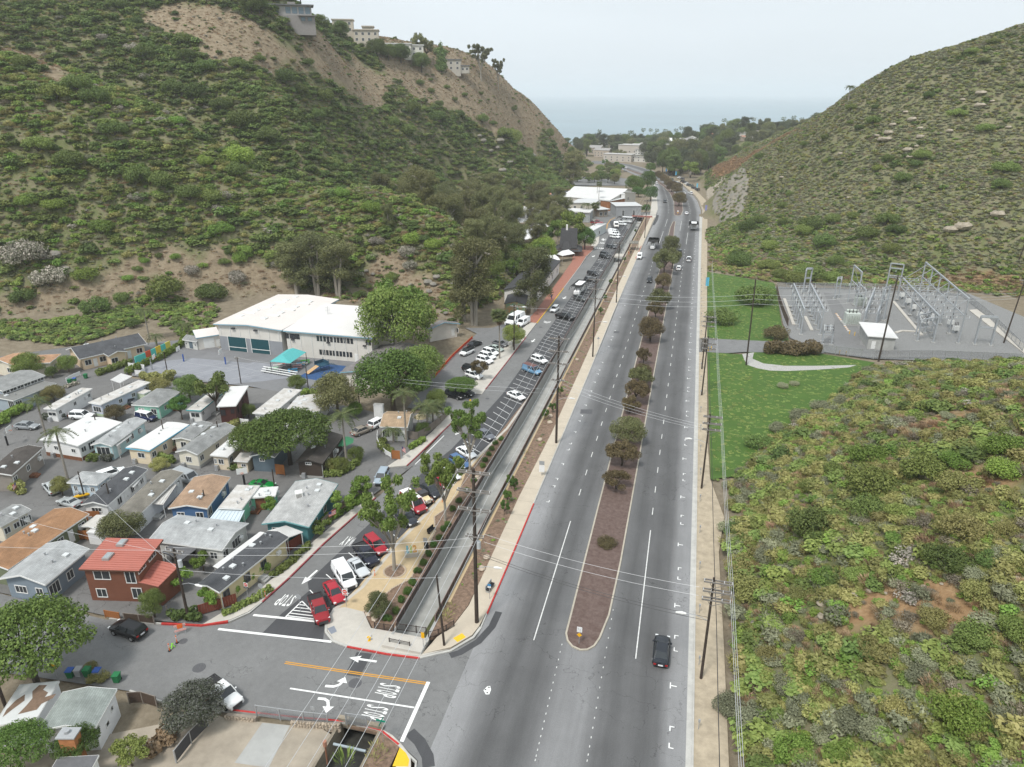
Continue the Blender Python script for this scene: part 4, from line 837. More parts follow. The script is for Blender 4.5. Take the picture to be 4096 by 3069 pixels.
# shrubs one can pick out on the slopes
G1='dark round shrubs on the left slopes';L1='rounded dark green shrub standing out on the left canyon slope'
for c in ((-162.6,189.2,5.9),(-150.4,195.3,5.2),(-173.7,191.5,1.7),(-169.7,197.7,1.5),(-151.4,205.8,1.9),(-174.6,172.5,4.5),(-173.0,181.8,2.9),(-153.3,163.3,2.3),(-195.8,168.0,3.5),(-105.0,210.8,2.3),(-96.8,219.6,2.7),(-150.6,208.9,1.9),(-150.6,206.4,1.5),(-138.0,213.9,2.7),
          (-191.8,545.8,5.8),(-223.2,436.8,3.4),(-181.7,497.9,3.3),(-176.2,515.7,2.5),(-166.8,526.2,2.5),(-169.9,513.6,2.2),(-153.2,523.5,5.7),(-137.4,525.9,6.3),(-173.2,489.2,3.8),(-164.3,558.3,2.4),(-147.0,531.0,3.5),(-178.5,455.3,6.1),(-176.9,438.7,5.9),(-181.8,428.5,4.8),(-169.7,471.9,6.3),(-164.4,506.5,3.9),(-134.4,590.9,5.2),(-188.7,495.8,3.3),(-148.6,599.9,3.2),
          (-209.2,335.1,3.4),(-208.2,322.7,2.6),(-221.2,320.6,1.8),(-237.6,318.7,5.2),(-249.3,303.8,5.0),(-228.9,295.1,4.9),(-218.7,297.2,5.7),(-274.4,323.2,4.5),(-262.4,319.5,3.7),(-211.1,319.0,4.4),(-231.4,310.8,4.4),(-193.1,291.9,6.2),(-179.9,287.9,5.5),(-201.3,342.8,5.5),(-197.0,349.3,4.8),(-201.8,368.9,4.1),(-192.4,364.9,5.0),(-190.3,350.7,4.9),(-221.4,309.5,5.1),(-207.2,296.8,4.9),(-218.5,219.2,5.5),(-214.9,226.9,5.1),(-236.3,226.8,4.0),(-207.4,225.0,4.5),(-196.9,219.0,4.9),(-183.6,211.4,4.9),(-176.9,214.4,4.9),(-168.2,215.7,4.4),(-213.4,203.0,4.8),(-203.1,204.2,4.8),(-159.2,231.6,4.5),(-161.5,219.5,3.9)):
 shrub(c,'dark' if c[1]>230 else _seed.choice(['dark','mid']),L1,_seed.uniform(.8,1.1),G1)
G2='bright green shrubs on the left slopes';L2='fresh bright green shrub on the lower left canyon slope'
for c in ((-184.0,182.2,4.5),(-146.7,209.2,2.9),(-164.8,199.8,1.9),(-172.9,194.1,1.9),(-174.7,187.8,2.0),(-156.8,201.7,1.7),(-146.4,210.0,3.1),(-105.7,210.4,1.9),(-162.8,240.0,6.4),(-208.8,189.5,4.1),(-201.8,192.7,4.1),(-187.4,194.4,4.2),(-169.3,228.6,3.4),(-186.6,239.4,3.5),(-155.5,212.7,4.9),(-147.0,211.4,3.2),(-162.1,366.2,7.7),(-91.8,228.2,3.8),(-84.6,227.3,3.2),(-109.8,235.7,3.9),(-123.0,239.8,3.4)):
 shrub(c,'bright',L2,_seed.uniform(.7,1.0),G2)
G3='white flowering shrubs on the left slopes';L3='shrub covered in creamy white blossom on the left slope'
for c in ((-201.8,177.1,6.8),(-192.2,175.1,5.3),(-145.7,203.8,3.0),(-158.9,198.8,2.6),(-92.3,224.8,2.9),(-90.4,221.8,3.1),(-135.6,213.0,2.3),(-146.8,204.9,2.3),(-254.2,304.3,3.6),(-243.9,295.9,2.8),(-266.7,301.4,2.9),(-182.2,206.7,2.7),(-159.4,217.3,2.5),(-158.0,222.7,2.5),(-93.2,225.5,3.3),(-75.8,341.7,1.6),(-105.0,227.4,2.7),(-164.1,424.9,1.9)):
 shrub(c,'bloom',L3,_seed.uniform(.8,1.0),G3)
G4='dark green shrub clumps on the right hill';L4='dark green shrub clump among grey sage on the right hill'
for c in ((73.9,418.5,3.2),(82.4,405.2,2.3),(72.4,407.6,2.2),(101.3,392.1,2.8),(63.3,413.2,2.9),(80.3,395.4,3.8),(75.4,397.9,2.7),(55.3,426.9,3.0),(36.9,476.6,3.4),(94.4,355.7,4.1),(91.6,352.8,3.1),(85.6,346.1,4.1),(82.9,362.7,3.2),(46.2,384.2,2.4),(41.8,372.2,3.1),(26.4,352.5,5.2),(31.7,362.1,3.8),(40.9,348.1,2.8),(50.6,330.7,5.5),(58.6,331.9,4.1),(52.9,310.5,5.2),(68.2,313.2,5.1),(76.0,318.0,4.5),(76.2,301.5,3.7),(118.4,362.1,4.1),(119.1,332.9,5.1),(109.7,374.3,4.2),(115.4,321.9,3.7),(78.9,311.1,3.8),(61.7,391.2,1.9),(96.1,404.8,2.3),(123.7,400.8,2.9),(130.6,413.9,3.4),(121.4,411.5,3.0),(33.0,317.3,4.0),(20.1,307.8,4.0),(78.4,359.6,2.8),(47.2,326.6,4.1),(65.3,329.1,3.0)):
 shrub(c,_seed.choice(['dark','dark','mid']),L4,_seed.uniform(.7,1.0),G4)
G5='large shrubs on the near right slope';L5='leafy green shrub mound on the near slope right of the road'
for c,lf in (((29.6,106.5,2.7),'bright'),((27.8,96.1,3.8),'mid'),((33.9,96.7,3.3),'mid'),((37.5,95.9,2.1),'bright'),((42.9,95.8,2.7),'bright'),((40.7,90.2,2.2),'bright'),((25.0,106.1,1.7),'mid'),((21.3,102.8,1.7),'mid'),((36.1,89.5,2.6),'olive'),((41.6,97.5,1.7),'mid'),
   ((19.8,88.8,3.3),'dark'),((26.3,89.7,2.6),'dark'),((30.5,74.0,2.7),'dark'),((33.2,78.8,2.8),'olive'),((22.4,75.8,1.5),'mid'),((13.9,53.7,2.1),'bright'),((17.7,52.6,1.6),'bright'),((12.8,66.8,1.4),'olive'),((31.9,68.4,1.8),'olive'),((34.0,73.0,1.5),'dark'),((37.1,77.6,1.4),'olive'),((29.0,86.8,1.8),'mid'),((10.8,84.8,2.4),'olive'),((10.8,79.8,2.7),'olive'),((27.8,66.4,1.6),'olive'),((21.7,63.9,1.8),'olive'),((30.0,62.7,2.0),'mid'),((22.9,56.0,1.6),'olive'),((33.0,62.3,1.7),'mid'),((23.0,62.9,1.6),'olive'),((19.2,77.1,1.8),'bright'),((16.9,75.6,1.6),'olive')):
 shrub(c,lf,L5,_seed.uniform(.75,1.0),G5)
shrub((26.5,53.9,2.3),'bright','large vivid green round bush near the lower right corner',1.1,cat='bush')
G6='sage mounds on the near right slope';L6='silvery grey sagebrush mound on the near right slope'
for c in ((10.1,96.5,2.0),(10.5,90.9,2.1),(14.2,85.8,2.0),(14.5,61.8,1.7),(8.7,60.9,1.9),(11.0,59.0,2.0),(19.2,55.8,2.0),(15.1,58.6,1.8),(20.5,54.3,1.6),(32.7,71.4,1.5),(35.4,73.4,1.5),(26.0,61.7,1.6),(25.0,60.0,1.4),(29.7,53.3,1.5),(16.6,55.1,1.5),(25.5,141.7,2.9),(30.5,145.8,2.9),(20.1,135.5,1.9),(34.0,149.2,2.3),(31.8,113.1,1.3),(10.2,110.0,1.3),(12.8,115.3,1.4),(41.7,114.6,1.2),(34.3,106.6,1.2),(43.6,101.0,1.1),(23.7,160.3,1.3),(26.5,162.4,1.3)):
 shrub(c,'sage',L6,_seed.uniform(.6,.85),G6)
G7='bushes round the substation lawn';L7='dark bush beside the bright green lawn'
for c,lf in (((11.7,211.2,4.9),'dark'),((22.2,236.0,6.4),'mid'),((44.3,276.5,6.4),'dark'),((31.1,292.9,4.4),'mid'),((34.0,278.9,3.6),'mid'),((19.9,295.8,5.7),'dark'),((16.2,127.0,2.7),'dark'),((38.6,269.8,4.6),'mid'),((51.3,275.8,4.1),'mid'),((56.3,296.7,3.7),'mid')):shrub(c,lf,L7,.8,G7)
# clipped brown hedge by the substation gate
def hedge(name,pts,w,h,leaf,label,n=None,z0=0.,size=.3,cat='hedge',group=None,tilt=None):
 """hedge along a polyline on the valley floor"""
 rng=np.random.default_rng(abs(hash(label)) % 1000 if False else len(label)*13+int(abs(pts[0][0])*10));C,Rd=[],[]
 P=resample(pts,w*.45)
 for x,y in P:
  for k in range(2):C.append((x+rng.normal()*w*.16,y+rng.normal()*w*.16,gz(y)+z0+h*(.35+.3*k)+rng.normal()*h*.05));Rd.append((w*.42,w*.42,h*.36))
 ar=len(P)*w*h*2.2;V,Q=leaves(rng,C,Rd,n or int(min(6000,14*ar/size)),size,up=.3,shell=.75)
 cx,cy=P[len(P)//2];V=V - np.array([cx,cy,gz(cy)])
 t=empty(name,(cx,cy,gz(cy)),0,label,cat,group);link('foliage',fastmesh('foliage',V,Q),LM[leaf],t)
 s=MB()
 for x,y in P[::3]:s.cyl(x-cx,y-cy,gz(y)-gz(cy)-.1,gz(y)-gz(cy)+z0+h*.5,.05,.03,5)
 s.build('stem',bark_dark,t);return t
hedge('clipped_hedge',[(22.95,185.45),(29.18,185.51),(34.88,187.91)],4.2,3.6,'bottle','clipped brown green hedge block at the substation gate',size=.32)
shrub((25.7,198.8,3.3),'bottle','brown green bush behind the clipped hedge at the substation',1)

# ivy and rough grass that give the lawn its nap, and garden scrub at the foot of the slope
def scatter_poly(name,poly,dens,sizes,kinds,label,seed,T=SC1,fl=.5,cat='ground cover',z0=0.):
 rng=np.random.default_rng(seed);P=np.array(poly);x0,y0=P.min(0);x1,y1=P.max(0);n=int((x1-x0)*(y1-y0)*dens);X=x0+(x1-x0)*rng.random(n);Y=y0+(y1-y0)*rng.random(n)
 k=inpoly(X+rng.normal(size=n)*.25,Y+rng.normal(size=n)*.25,poly);X,Y=X[k],Y[k];Z=hill_height(X,Y)-SL*Y+z0;s=sizes[0]+(sizes[1]-sizes[0])*rng.random(len(X))**1.5
 pat=fbm(X/9,Y/9,seed);w=np.array([v for _,v in kinds]);nm=[q for q,_ in kinds];kk=np.clip(np.searchsorted(np.cumsum(w)/w.sum(),np.clip(rng.random(len(X))*.7+.3*(pat*.9+.5),0,.999)),0,len(nm)-1)
 I=np.array([T[nm[a]][rng.integers(0,len(T[nm[a]]))] for a in kk]);S=np.stack([s,s,s*fl],1)
 return scatter_object(name,np.stack([X,Y,Z-.05],1),S,I,label,cat)
LAWN=[(7.4,281),(31,268),(31,258),(28.5,213),(29,197),(22,195.4),(7.4,193.6),(7.4,193.5),(7.4,181),(16,181.5),(20,185),(36,187),(47,183.6),(42,175),(36,160),(30,149),(24,141),(17,128),(11,114),(7.6,112)]
scatter_poly('lawn_grass',LAWN,2.2,(.25,.6),(('dark',1),('mid',4),('bright',.8)),'bright green creeping ground cover on the lawn by the substation',71,fl=.28)
scatter_poly('slope_foot_scrub',[(-186.13,141.52),(-180.72,145.05),(-155.51,144.19),(-155.16,152.59),(-153.01,170.92),(-126.33,154.24),(-129.18,165.16),(-144.06,189.51),(-165.55,192.82),(-180.81,163.62),(-204.57,157.38)],.5,(.6,1.7),(('bright',2),('mid',2),('dark',1.5),('dry',.6),('bloom',.25)),'ivy and shrubs at the foot of the slope behind the houses',72,fl=.8,cat='scrub')
scatter_poly('slope_foot_scrub',[(-118.47,208.41),(-62.2,189.79),(-69.05,221.47),(-90.69,279.09),(-109.25,274.11),(-131.71,233.11)],.25,(.5,1.5),(('dry',2),('mid',1),('dark',1),('bloom',.4)),'shrubs on the rocky bank behind the gym',73,fl=.8,cat='scrub')
scatter_poly('slope_foot_scrub',[(8.6,283),(31,270),(60,269),(100,271),(122,262),(124,285),(95,288),(60,292),(30,306),(14,345),(10,345)],.45,(.6,1.6),(('mid',2),('olive',1.5),('dry',1),('bright',1),('dark',1.2)),'bushes and dry grass behind the lawn and substation',75,fl=.75,cat='scrub')
# ------------------------------------------------------------ trees
# eucalyptus wood in the side canyon: single trees
GE='eucalyptus trees in the side canyon'
for k,(x,y,h,r) in enumerate(((-74,262,20,6),(-82,272,22,6.5),(-90,262,18,6),(-96,284,24,7),(-84,290,22,6),(-106,300,22,7),(-76,300,23,6.5),(-92,312,24,7),(-116,318,20,7),(-104,330,23,7),(-82,325,20,6),(-96,345,24,7),(-118,345,22,7),(-132,330,20,7),(-110,362,24,7.5),(-128,365,22,7),(-90,366,20,6),(-142,350,18,7),(-120,385,22,7),(-136,392,20,7),(-102,392,18,6),(-150,372,18,7),(-108,276,20,7),(-122,296,20,7),(-138,310,18,7),(-76,345,16,5),(-68,276,17,6),(-66,318,15,5.5),(-64,345,15,5.5),(-72,362,17,6),(-66,382,15,5.5),(-80,392,18,6),(-90,412,18,6.5),(-76,420,16,6),(-106,425,19,7),(-122,440,18,7),(-92,445,17,6.5),(-64,262,17,6),(-62,290,14,5),(-100,262,20,7))):
 plant('eucalyptus_tree','euc','euc',x,y,r,h,'tall olive green eucalyptus in the wooded side canyon','tree',GE,bark_pale)
big=[((-58.94,190.33),8.6,26,'very tall dark eucalyptus at the hill toe beside the white vans'),((-63.41,194.01),5.5,20,'dark eucalyptus left of the very tall one at the hill toe'),
       ((-45.12,208.49),8,20,'drooping dark eucalyptus over the brick sidewalk'),((-113.18,211.38),8,20,'dark eucalyptus behind the right end of the white gym roof'),((-120.16,210.33),7.5,21,'pale trunked eucalyptus behind the middle of the gym'),((-126.78,208.58),7,18,'olive eucalyptus behind the gym, left of the pale trunked one'),((-101.91,231.13),3,10,'slim dark eucalyptus on the rocky slope behind the gym'),
       ((-92.64,560.59),11,26,'big multi trunked eucalyptus below the tan hillside'),((-141.57,569.92),8,15,'bushy green tree by the red post under the tan hillside'),((-120.59,575.93),9,12,'spreading green trees at the foot of the tan hillside'),((-131.09,572.92),7,13,'bushy green tree between two others below the tan hillside')]
for (x,y),r,h,lb in big:plant('eucalyptus_tree','euc' if 'eucalyptus' in lb else 'round','euc' if 'eucalyptus' in lb else 'mid',x,y,r,h,lb,'tree',None,bark_pale)
for k,(x,y,r,h) in enumerate(((-64,228,5.5,12),(-59,243,5,10),(-68,250,6,14),(-60,262,5,11),(-57,276,4.5,9),(-63,207,4.5,9),(-58,288,5,10),(-61,312,5,10),(-72,236,5,12),(-58,330,4.5,9))):plant('tree',('round','open','euc')[k % 3],('mid','ficus','euc')[k % 3],x,y,r,h,'leafy tree crowding behind the brick sidewalk shops','tree','trees behind the brick sidewalk shops',bark_dark)
def T(kind,leaf,p,r,h,label,name='tree',bk=None,group=None,v=None):return plant(name,kind,leaf,p[0],p[1],r,h,label,'tree',group,bk,v)
T('pine','pine',(-64.08,258.6),6.5,11,'broad dark pine above the brick sidewalk buildings','pine_tree',bark_dark)
T('round','bright',(-57.02,279.79),6.5,10.5,'vivid light green tree left of the dark steep roofed house')
T('round','ficus',(-44.92,313.03),5.8,10,'dense green tree right of the dark steep roofed house')
T('open','syc',(-51.7,313.96),8,17,'pale green sycamore behind the dark steep roofed house','sycamore_tree',bark_pale)
T('open','syc',(-57.59,315.18),6,13,'loose grey green tree in front of the grey festival building','sycamore_tree',bark_pale)
T('round','syc',(-69,157),11,18.5,'huge spreading sycamore covering the right end of the gym','sycamore_tree',bark_pale,None,0)
T('open','syc',(-72,163),11,19,'leafy inner sycamore beside the gym wall','sycamore_tree',bark_pale)
T('ficus','syc',(-58.43,141.63),7,9,'light green tree between the gym sycamore and the parking lot')
T('ficus','ficus',(-57.57,126.96),8.8,12.5,'dense dark green ficus beside the school parking lot','ficus_tree')
T('round','euc',(-67.02,120.28),5.2,9.5,'dense olive green tree behind the pine by the trailer park','tree')
T('pine','ficus',(-45.77,137.14),3.6,4.4,'low flat topped bright green tree at the parking lot entrance')
T('round','mid',(-48.76,129.24),2.6,4.5,'small green tree right of the dense dark ficus')
T('pine','pine',(-65.48,98.93),7.6,10.5,'wide umbrella pine over the dark wooden trailer','pine_tree',bark_dark,None,1)
T('pine','pine',(-71.44,98.29),5,8.0,'lower left half of the umbrella pine beside the slate blue shed','pine_tree',bark_dark,None,2)
T('pine','pine',(-65.55,45.54),6.6,10.2,'broad pine canopy filling the left edge above the street','pine_tree',bark_dark,None,0)
T('pine','ficus',(-57.72,36.28),3.3,5.0,'bright green cypress at the bottom left corner','cypress_tree',bark_dark,None,2)
T('pine','ficus',(-53.13,38.62),2.2,4.2,'bright green cypress right of the brick chimney','cypress_tree',bark_dark,None,1)
T('round','purple',(-44.79,45.09),3.2,5.0,'dark tree with lilac flowers beside the parked white truck')
T('round','mid',(-60.73,58.31),1.9,4.2,'green shrub tree behind the wooden street fence')
T('open','bright',(-54.94,61.11),1.7,3.4,'small lime green tree in front of the pale yellow trailer')
T('open','mid',(-47.94,39.41),2.3,3.0,'leafy fig bush beside the white sheet at the bottom')
T('round','euc',(-33.54,65.23),1.9,3.6,'small dark tree on the granite path corner')
sy='sycamore_tree'
T('syc','syc',(-35.39,74.54),5.0,12.4,'young sycamore in the round mulch bed by the parked white van',sy,bark_pale,None,1)
T('syc','syc',(-32.71,88.22),4.3,12,'young sycamore beside the parked red and white van',sy,bark_pale,None,2)
T('syc','syc',(-33.77,104.53),4.3,12,'farthest of the three young sycamores by the parking stalls',sy,bark_pale,None,0)
T('open','bottle',(-44.68,147.57),2.4,5.2,'thin dark tree among the white cars in the lot')
T('round','mid',(-42.85,172.99),3.6,6.2,'grey green tree behind the fan palm in the lot')
T('open','mid',(-92.15,115.58),4.6,8.5,'weeping pepper tree beside the brown trailer','pepper_tree')
T('round','dark',(-101.94,119.95),3.6,6,'dark bushy tree left of the weeping pepper tree')
T('open','ficus',(-96.94,110.81),2.8,5.4,'dark multi stemmed dragon tree beside the mint green cottage')
T('round','olive',(-111.7,122.12),3.4,3.6,'yellow green clipped tree below the ball court')
T('round','syc',(-146.61,122.5),3.7,6.2,'beige green tree in front of the orange roofed house')
T('round','syc',(-141.21,127.81),2.6,4.4,'small tree between the orange roof and the black roof')
T('round','dark',(-141.89,123.73),1.6,3.0,'small dark tree by the house with the orange roof')
T('round','olive',(-129.78,112.1),2.7,3.8,'yellow green bush beside the long grey roofed house')
T('round','bottle',(-109.82,107.49),2.5,3.2,'red brown leaved bush in front of the blue white trailer')
T('round','dark',(-84.46,115.19),2.0,3.2,'dark shrub beside the brown trailer steps')
T('round','olive',(-96.1,80.09),1.9,3.4,'clipped round green bush in the trailer park loop')
T('round','euc',(-76.77,71.59),3.2,4.8,'fine leaved dark tree behind the red metal roof')
T('round','olive',(-86.16,91.02),2.0,2.6,'bronze bush at the back of the grey shingle trailer')
T('round','mid',(-82.5,131.07),2.6,3.6,'pale fine leaved tree below the picnic tables')
T('round','bright',(-79.45,118.86),1.9,3.0,'rounded bright bush by the white trailer with satellite dishes')
T('round','bright',(-63.39,120.63),1.9,3.6,'yellow green bush beside the palm by the driveway')
T('round','dark',(-47.09,116.72),1.7,2.6,'dark round bush by the cream umbrella')
T('round','olive',(-57.45,98.39),1.8,2.6,'clipped bush at the corner of the dark wooden trailer')
T('round','mid',(-55.92,98.79),2.0,2.8,'green hedge bush under the tall palm at the corner')
T('round','mid',(-54.72,103.04),1.7,3.0,'leafy bush at the lane corner by the tall palm')
T('open','bright',(-59.57,83.36),2.0,3.2,'bright shrub beside the mint green trailer porch')
T('open','bright',(-61.82,63.75),2.6,3.4,'climbing vine beside the red metal roofed house')
T('open','bright',(-60.82,68.06),2.0,3.0,'vine covered arbour between the red house and the grey trailer')
T('open','bright',(-49.09,86.04),2.6,3.8,'flowering vine tree by the sidewalk fence, left one')
T('open','bright',(-48.44,91.18),2.8,4.0,'flowering vine tree by the sidewalk fence, right one')
T('open','mid',(-49.46,79.79),1.7,2.6,'green shrub in front of the teal gable')
# median trees
GM='bottlebrush trees on the median'
for k,(p,r,h) in enumerate((((-7.32,309.97),4.6,8.8),((-8.32,271.45),5.4,9.4),((-5.79,282.44),3.9,8),((-7.57,247.79),3.4,5.8),((-7.78,220.36),4.4,6.3),((-7.95,208.57),3.1,5.6),((-8,186.59),4.1,7.2),((-8.39,167.41),2.2,4.5),((-7.89,152.17),3.1,5),((-7.92,155.88),2.6,4.6),((-8.11,142.63),3.1,5.3),((-8.79,136.84),2.4,3.8),((-8.03,122.72),3.7,5.3),((-8.12,113.07),3.3,4.9),((-8.08,104.41),2.5,3.6))):
 T('bottle' if k % 3 else 'round',('bottle' if k % 4 else 'euc') if k not in (0,1,2) else 'euc',p,r,h,['squat bottlebrush tree on the mulched median, nearest the camera' if k==14 else 'olive brown bottlebrush tree on the mulched median','tall rounded green tree at the far end of the median'][k in (0,1,2)],'bottlebrush_tree',bark_dark,GM if k not in (0,1,2,14) else ('rounded trees at the far end of the median' if k<3 else None))
shrub(((-7.7,88.07)[0],(-7.7,88.07)[1],1.7),'bottle','low reddish bush alone on the median mulch',.55)
for k,p in enumerate(((-8.67,473.21),(-12.44,536.66),(-16.43,553.19),(-20.09,580.82),(-24.66,611.14),(-28.85,638.89),(-32.12,656.6))):
 T('round','bottle',p,5.2-.25*k,9-.4*k,'dark rounded tree on the far curved median','tree',bark_dark,'trees on the far median')
for p,r,h,lb in (((-42.47,536.86),8,13,'leafy tree in front of the white festival hall, left'),((-34.61,557.29),7.5,15,'tallest leafy tree beside the far road bend'),((-28.09,496.19),6,10,'light green tree at the kerb of the far bend'),((-37.91,516.92),5,7,'low dark tree below the leafy tree by the festival hall'),((-42.5,716.32),6,9,'dark tree at the inside of the far road curve'),((-27.2,439.55),3.5,5,'small dark palm like bush by the far parking court')):
 T('round','ficus',p,r,h,lb)
T('open','syc',(-5.02,633.86),10,17,'pale green sycamore beside the far blue banner','sycamore_tree',bark_pale)
for p in ((-79.01,754.06),(-70.26,715.84),(-79.52,705.45),(-69.22,658.85),(-92.84,776.6),(-76.66,613.23),(-69.88,633.13)):T('open','ficus',p,4.5,7,'young street tree beside the far road','tree',None,'young trees by the far road')
# town trees
rt=random.Random(4);GT='dark trees around the far town'
for k in range(330):
 x=rt.uniform(-190,260);y=rt.uniform(740,1120)
 if x<0 and y<890+x*.35 and x>-130:continue
 if x<-110 and y<900:continue
 if x>.24*y or (x>10 and y<700+x*.9):continue
 lb='dark tree in the hazy town by the sea'
 kd=rt.choice(['round','round','euc','round','open'])
 plant('tree',kd,rt.choice(['far','far','euc','dark']),x,y,rt.uniform(6,11),rt.uniform(10,19) if kd != 'euc' else rt.uniform(15,23),lb,'tree',GT,bark_dark)
GP2='dense trees below the far town'
for k in range(64):
 x=rt.uniform(-52,34);y=rt.uniform(672,850)
 if x<-8-(y-655)*.42 or x>16+(y-690)*.12 or (y<720 and x>6):continue
 plant('tree',rt.choice(['round','euc','round']),rt.choice(['far','euc','dark']),x,y,rt.uniform(7,11),rt.uniform(15,25),'tall dark tree in the grove beside the far road','tree',GP2,bark_dark)
for k,(x,y,h,r) in enumerate(((-16,770,28,9),(-5,780,29,9),(-26,790,25,8),(8,790,26,8))):plant('eucalyptus_tree','euc','euc',x,y,r,h,'tall umbrella shaped eucalyptus above the far grove','tree','tall eucalyptus above the far grove',bark_pale)
GFT='trees round the festival halls'
for k in range(30):
 x=rt.uniform(-128,-62);y=rt.uniform(590,760)
 if x>-46-(y-590)*.2:continue
 plant('tree',rt.choice(['round','open','round']),rt.choice(['mid','dark','euc']),x,y,rt.uniform(3.5,6),rt.uniform(5,9),'green tree between the festival halls and the far road','tree',GFT,bark_dark)
# skyline trees on the left ridge
for c,r,h,lb in (((-167.7,572.4),11,24,'umbrella crowned eucalyptus alone on the ridge, the wider one'),((-158.7,590.6),7,22,'slender eucalyptus lower on the ridge skyline')):
 plant('eucalyptus_tree','syc','euc',c[0],c[1],r,h,lb,'tree',None,bark_pale)
for c,kd,r,h,lb in (((-183.6,526.4),'spire',7,20,'dark conifer beside the last ridge house'),((-191.8,508.0),'round',8,13,'round tree below the ridge houses'),((-202.2,496.9),'round',8,12,'bushy tree under the white ridge house'),((-196.7,519.0),'open',8,17,'loose eucalyptus behind the white ridge house'),((-194.4,525.7),'open',7,13,'lower eucalyptus right of the white ridge house'),((-209.3,473.8),'round',8,12,'bushy tree between two ridge houses'),((-206.3,484.9),'round',7,10,'small tree left of the white ridge house'),((-227.4,460.4),'round',7,10,'dark tree left of the balconied ridge house'),
 ((-221.9,360.7),'round',6,11,'green tree left of the grey modern ridge house'),((-226.3,411.4),'pine',7,13,'dark tree behind the grey modern ridge house'),((-229.5,439.7),'round',6,9,'dark bush right of the grey modern ridge house'),((-223.3,355.7),'round',6,9,'olive bush on the ridge left of the grey house')):
 plant('tree',kd,'dark' if kd != 'open' else 'euc',c[0],c[1],r,h,lb,'tree',None,bark_dark)
# ------------------------------------------------------------ palms
def frond_mesh(L,droop,w,n=9,seed=0):
 rng=random.Random(seed);mb=MB();pts=[]
 for i in range(n+1):
  t=i/n;pts.append(Vector((L*(t-.12*t*t*droop),0,L*(.38*t - droop*.85*t*t))))
 mb.tube(pts,[.03*(1-i/n)+.008 for i in range(n+1)],4)
 for i in range(1,n+1):
  p=pts[i];t=i/n;ww=w*math.sin(math.pi*min(1,t*.93+.05))**.6
  d=(pts[i]-pts[i-1])
  for s in (-1,1):
   for q in (0,.5):
    a=p-d*q;b=a+Vector((d.x*.9+.1,s*ww,-.28*ww+rng.uniform(-.08,.05)));mb.add([a,a+d*.35,b+d*.15,b],[(0,1,2,3)])
 me=bpy.data.meshes.new('frond');me.from_pydata([tuple(v) for v in mb.v],[],mb.f);me.materials.append(LM['palm']);me.update();return me
_fr=[frond_mesh(2.6,.95,.55,seed=1),frond_mesh(2.4,.6,.5,seed=2),frond_mesh(2.5,1.35,.5,seed=3)]
_fan=None
def fan_mesh():
 mb=MB();mb.tube([(0,0,0),(.75,0,.12)],[.03,.015],4)
 for k in range(9):
  a=(k-4)*.28;d=Vector((math.cos(a),math.sin(a),-.1-.05*abs(k-4)));b=Vector((.7,0,.12));nrm=Vector((-d.y,d.x,0))*.09
  mb.add([b,b+d*.5+nrm,b+d*.95+Vector((0,0,-.12)),b+d*.5-nrm],[(0,1,2,3)])
 me=bpy.data.meshes.new('fan_leaf');me.from_pydata([tuple(v) for v in mb.v],[],mb.f);me.materials.append(LM['palm']);me.update();return me
_fan=fan_mesh()
ptrunk=mat('palm_trunk',(.26,.235,.20),var=.2,scale=4)
def palm(p,h,s,label,fan=False,skirt=False,group=None,z=None,nf=16,lean=0,thin=1.):
 x,y=p;zz=tz(x,y) if z is None else z;rng=random.Random(int(x*7+y*3))
 t=empty('palm_tree',(x,y,zz),rng.random()*6.28,label,'palm',group);mb=MB()
 top=Vector((lean,0,h));mb.tube([(0,0,-.2),(lean*.1,0,h*.3),(lean*.5,0,h*.7),top],[.24*thin,.19*thin,.16*thin,.15*thin],8);mb.build('trunk',ptrunk,t)
 if not fan:b=MB();b.tube([top,top+Vector((0,0,.7))],[.17,.07],7);b.build('crownshaft',mat('palm_shaft',(.12,.17,.06),var=.1),t)
 if skirt:
  r2=np.random.default_rng(3);V,Q=leaves(r2,[(lean,0,h-.9),(lean,0,h-1.7)],[(.8,.8,.8),(.55,.55,.7)],500,.35,asp=2.5,droop=1.5);link('dead_skirt',fastmesh('skirt',V,Q),LM['tanthatch'],t)
 for k in range(nf):
  o=bpy.data.objects.new('frond',_fan if fan else _fr[k % 3]);COL.objects.link(o);o.parent=t;o.location=top+Vector((0,0,.6 if not fan else 0))
  ring=k/nf;o.rotation_euler=(rng.uniform(-.2,.2),(-.9+1.7*ring) if fan else (-.35+.55*ring),k*2.4);sc=s*rng.uniform(.85,1.1);o.scale=(sc,sc,sc)
 return t
palm((-99.56,84.67),8.2,1.05,'queen palm with a curved trunk in the trailer park lane',lean=.6)
palm((-116.96,97.41),7.2,1.0,'queen palm in front of the white flowering bush')
palm((-140.92,154.76),7.6,1.2,'king palm with a pale trunk beside the black roofed house')
palm((-54.95,99.89),10.0,1.15,'tall king palm at the corner of the lane')
palm((-48.15,110.84),10.5,1.1,'tall king palm beside the tan shingle cottage')
palm((-46.88,118.69),4.6,1.2,'bushy palm behind the cream umbrella',nf=20)
palm((-46.34,120.48),4.2,1.1,'bushy palm by the sidewalk fence of the tan cottage',nf=20)
palm((-134.45,149.89),2.4,1.0,'low palm left of the mural wall');palm((-133.65,159.3),2.6,1.0,'low palm behind the grey shed')
palm((-51.28,112.03),2.2,1.0,'banana plant in the tan cottage garden',nf=14)
palm((-43.96,162.93),11.4,1.5,'fan palm with a brown skirt in the lot',fan=True,skirt=True,nf=34)
palm((-46.36,354.06),14,1.5,'fan palm with an orange skirt at the street bend',fan=True,skirt=True,nf=30)
palm((-59.64,461.01),17,1.4,'taller fan palm behind the street bend',fan=True,nf=26,thin=.8);palm((-56.5,445.54),15,1.3,'shorter fan palm behind the street bend',fan=True,nf=26,thin=.8)
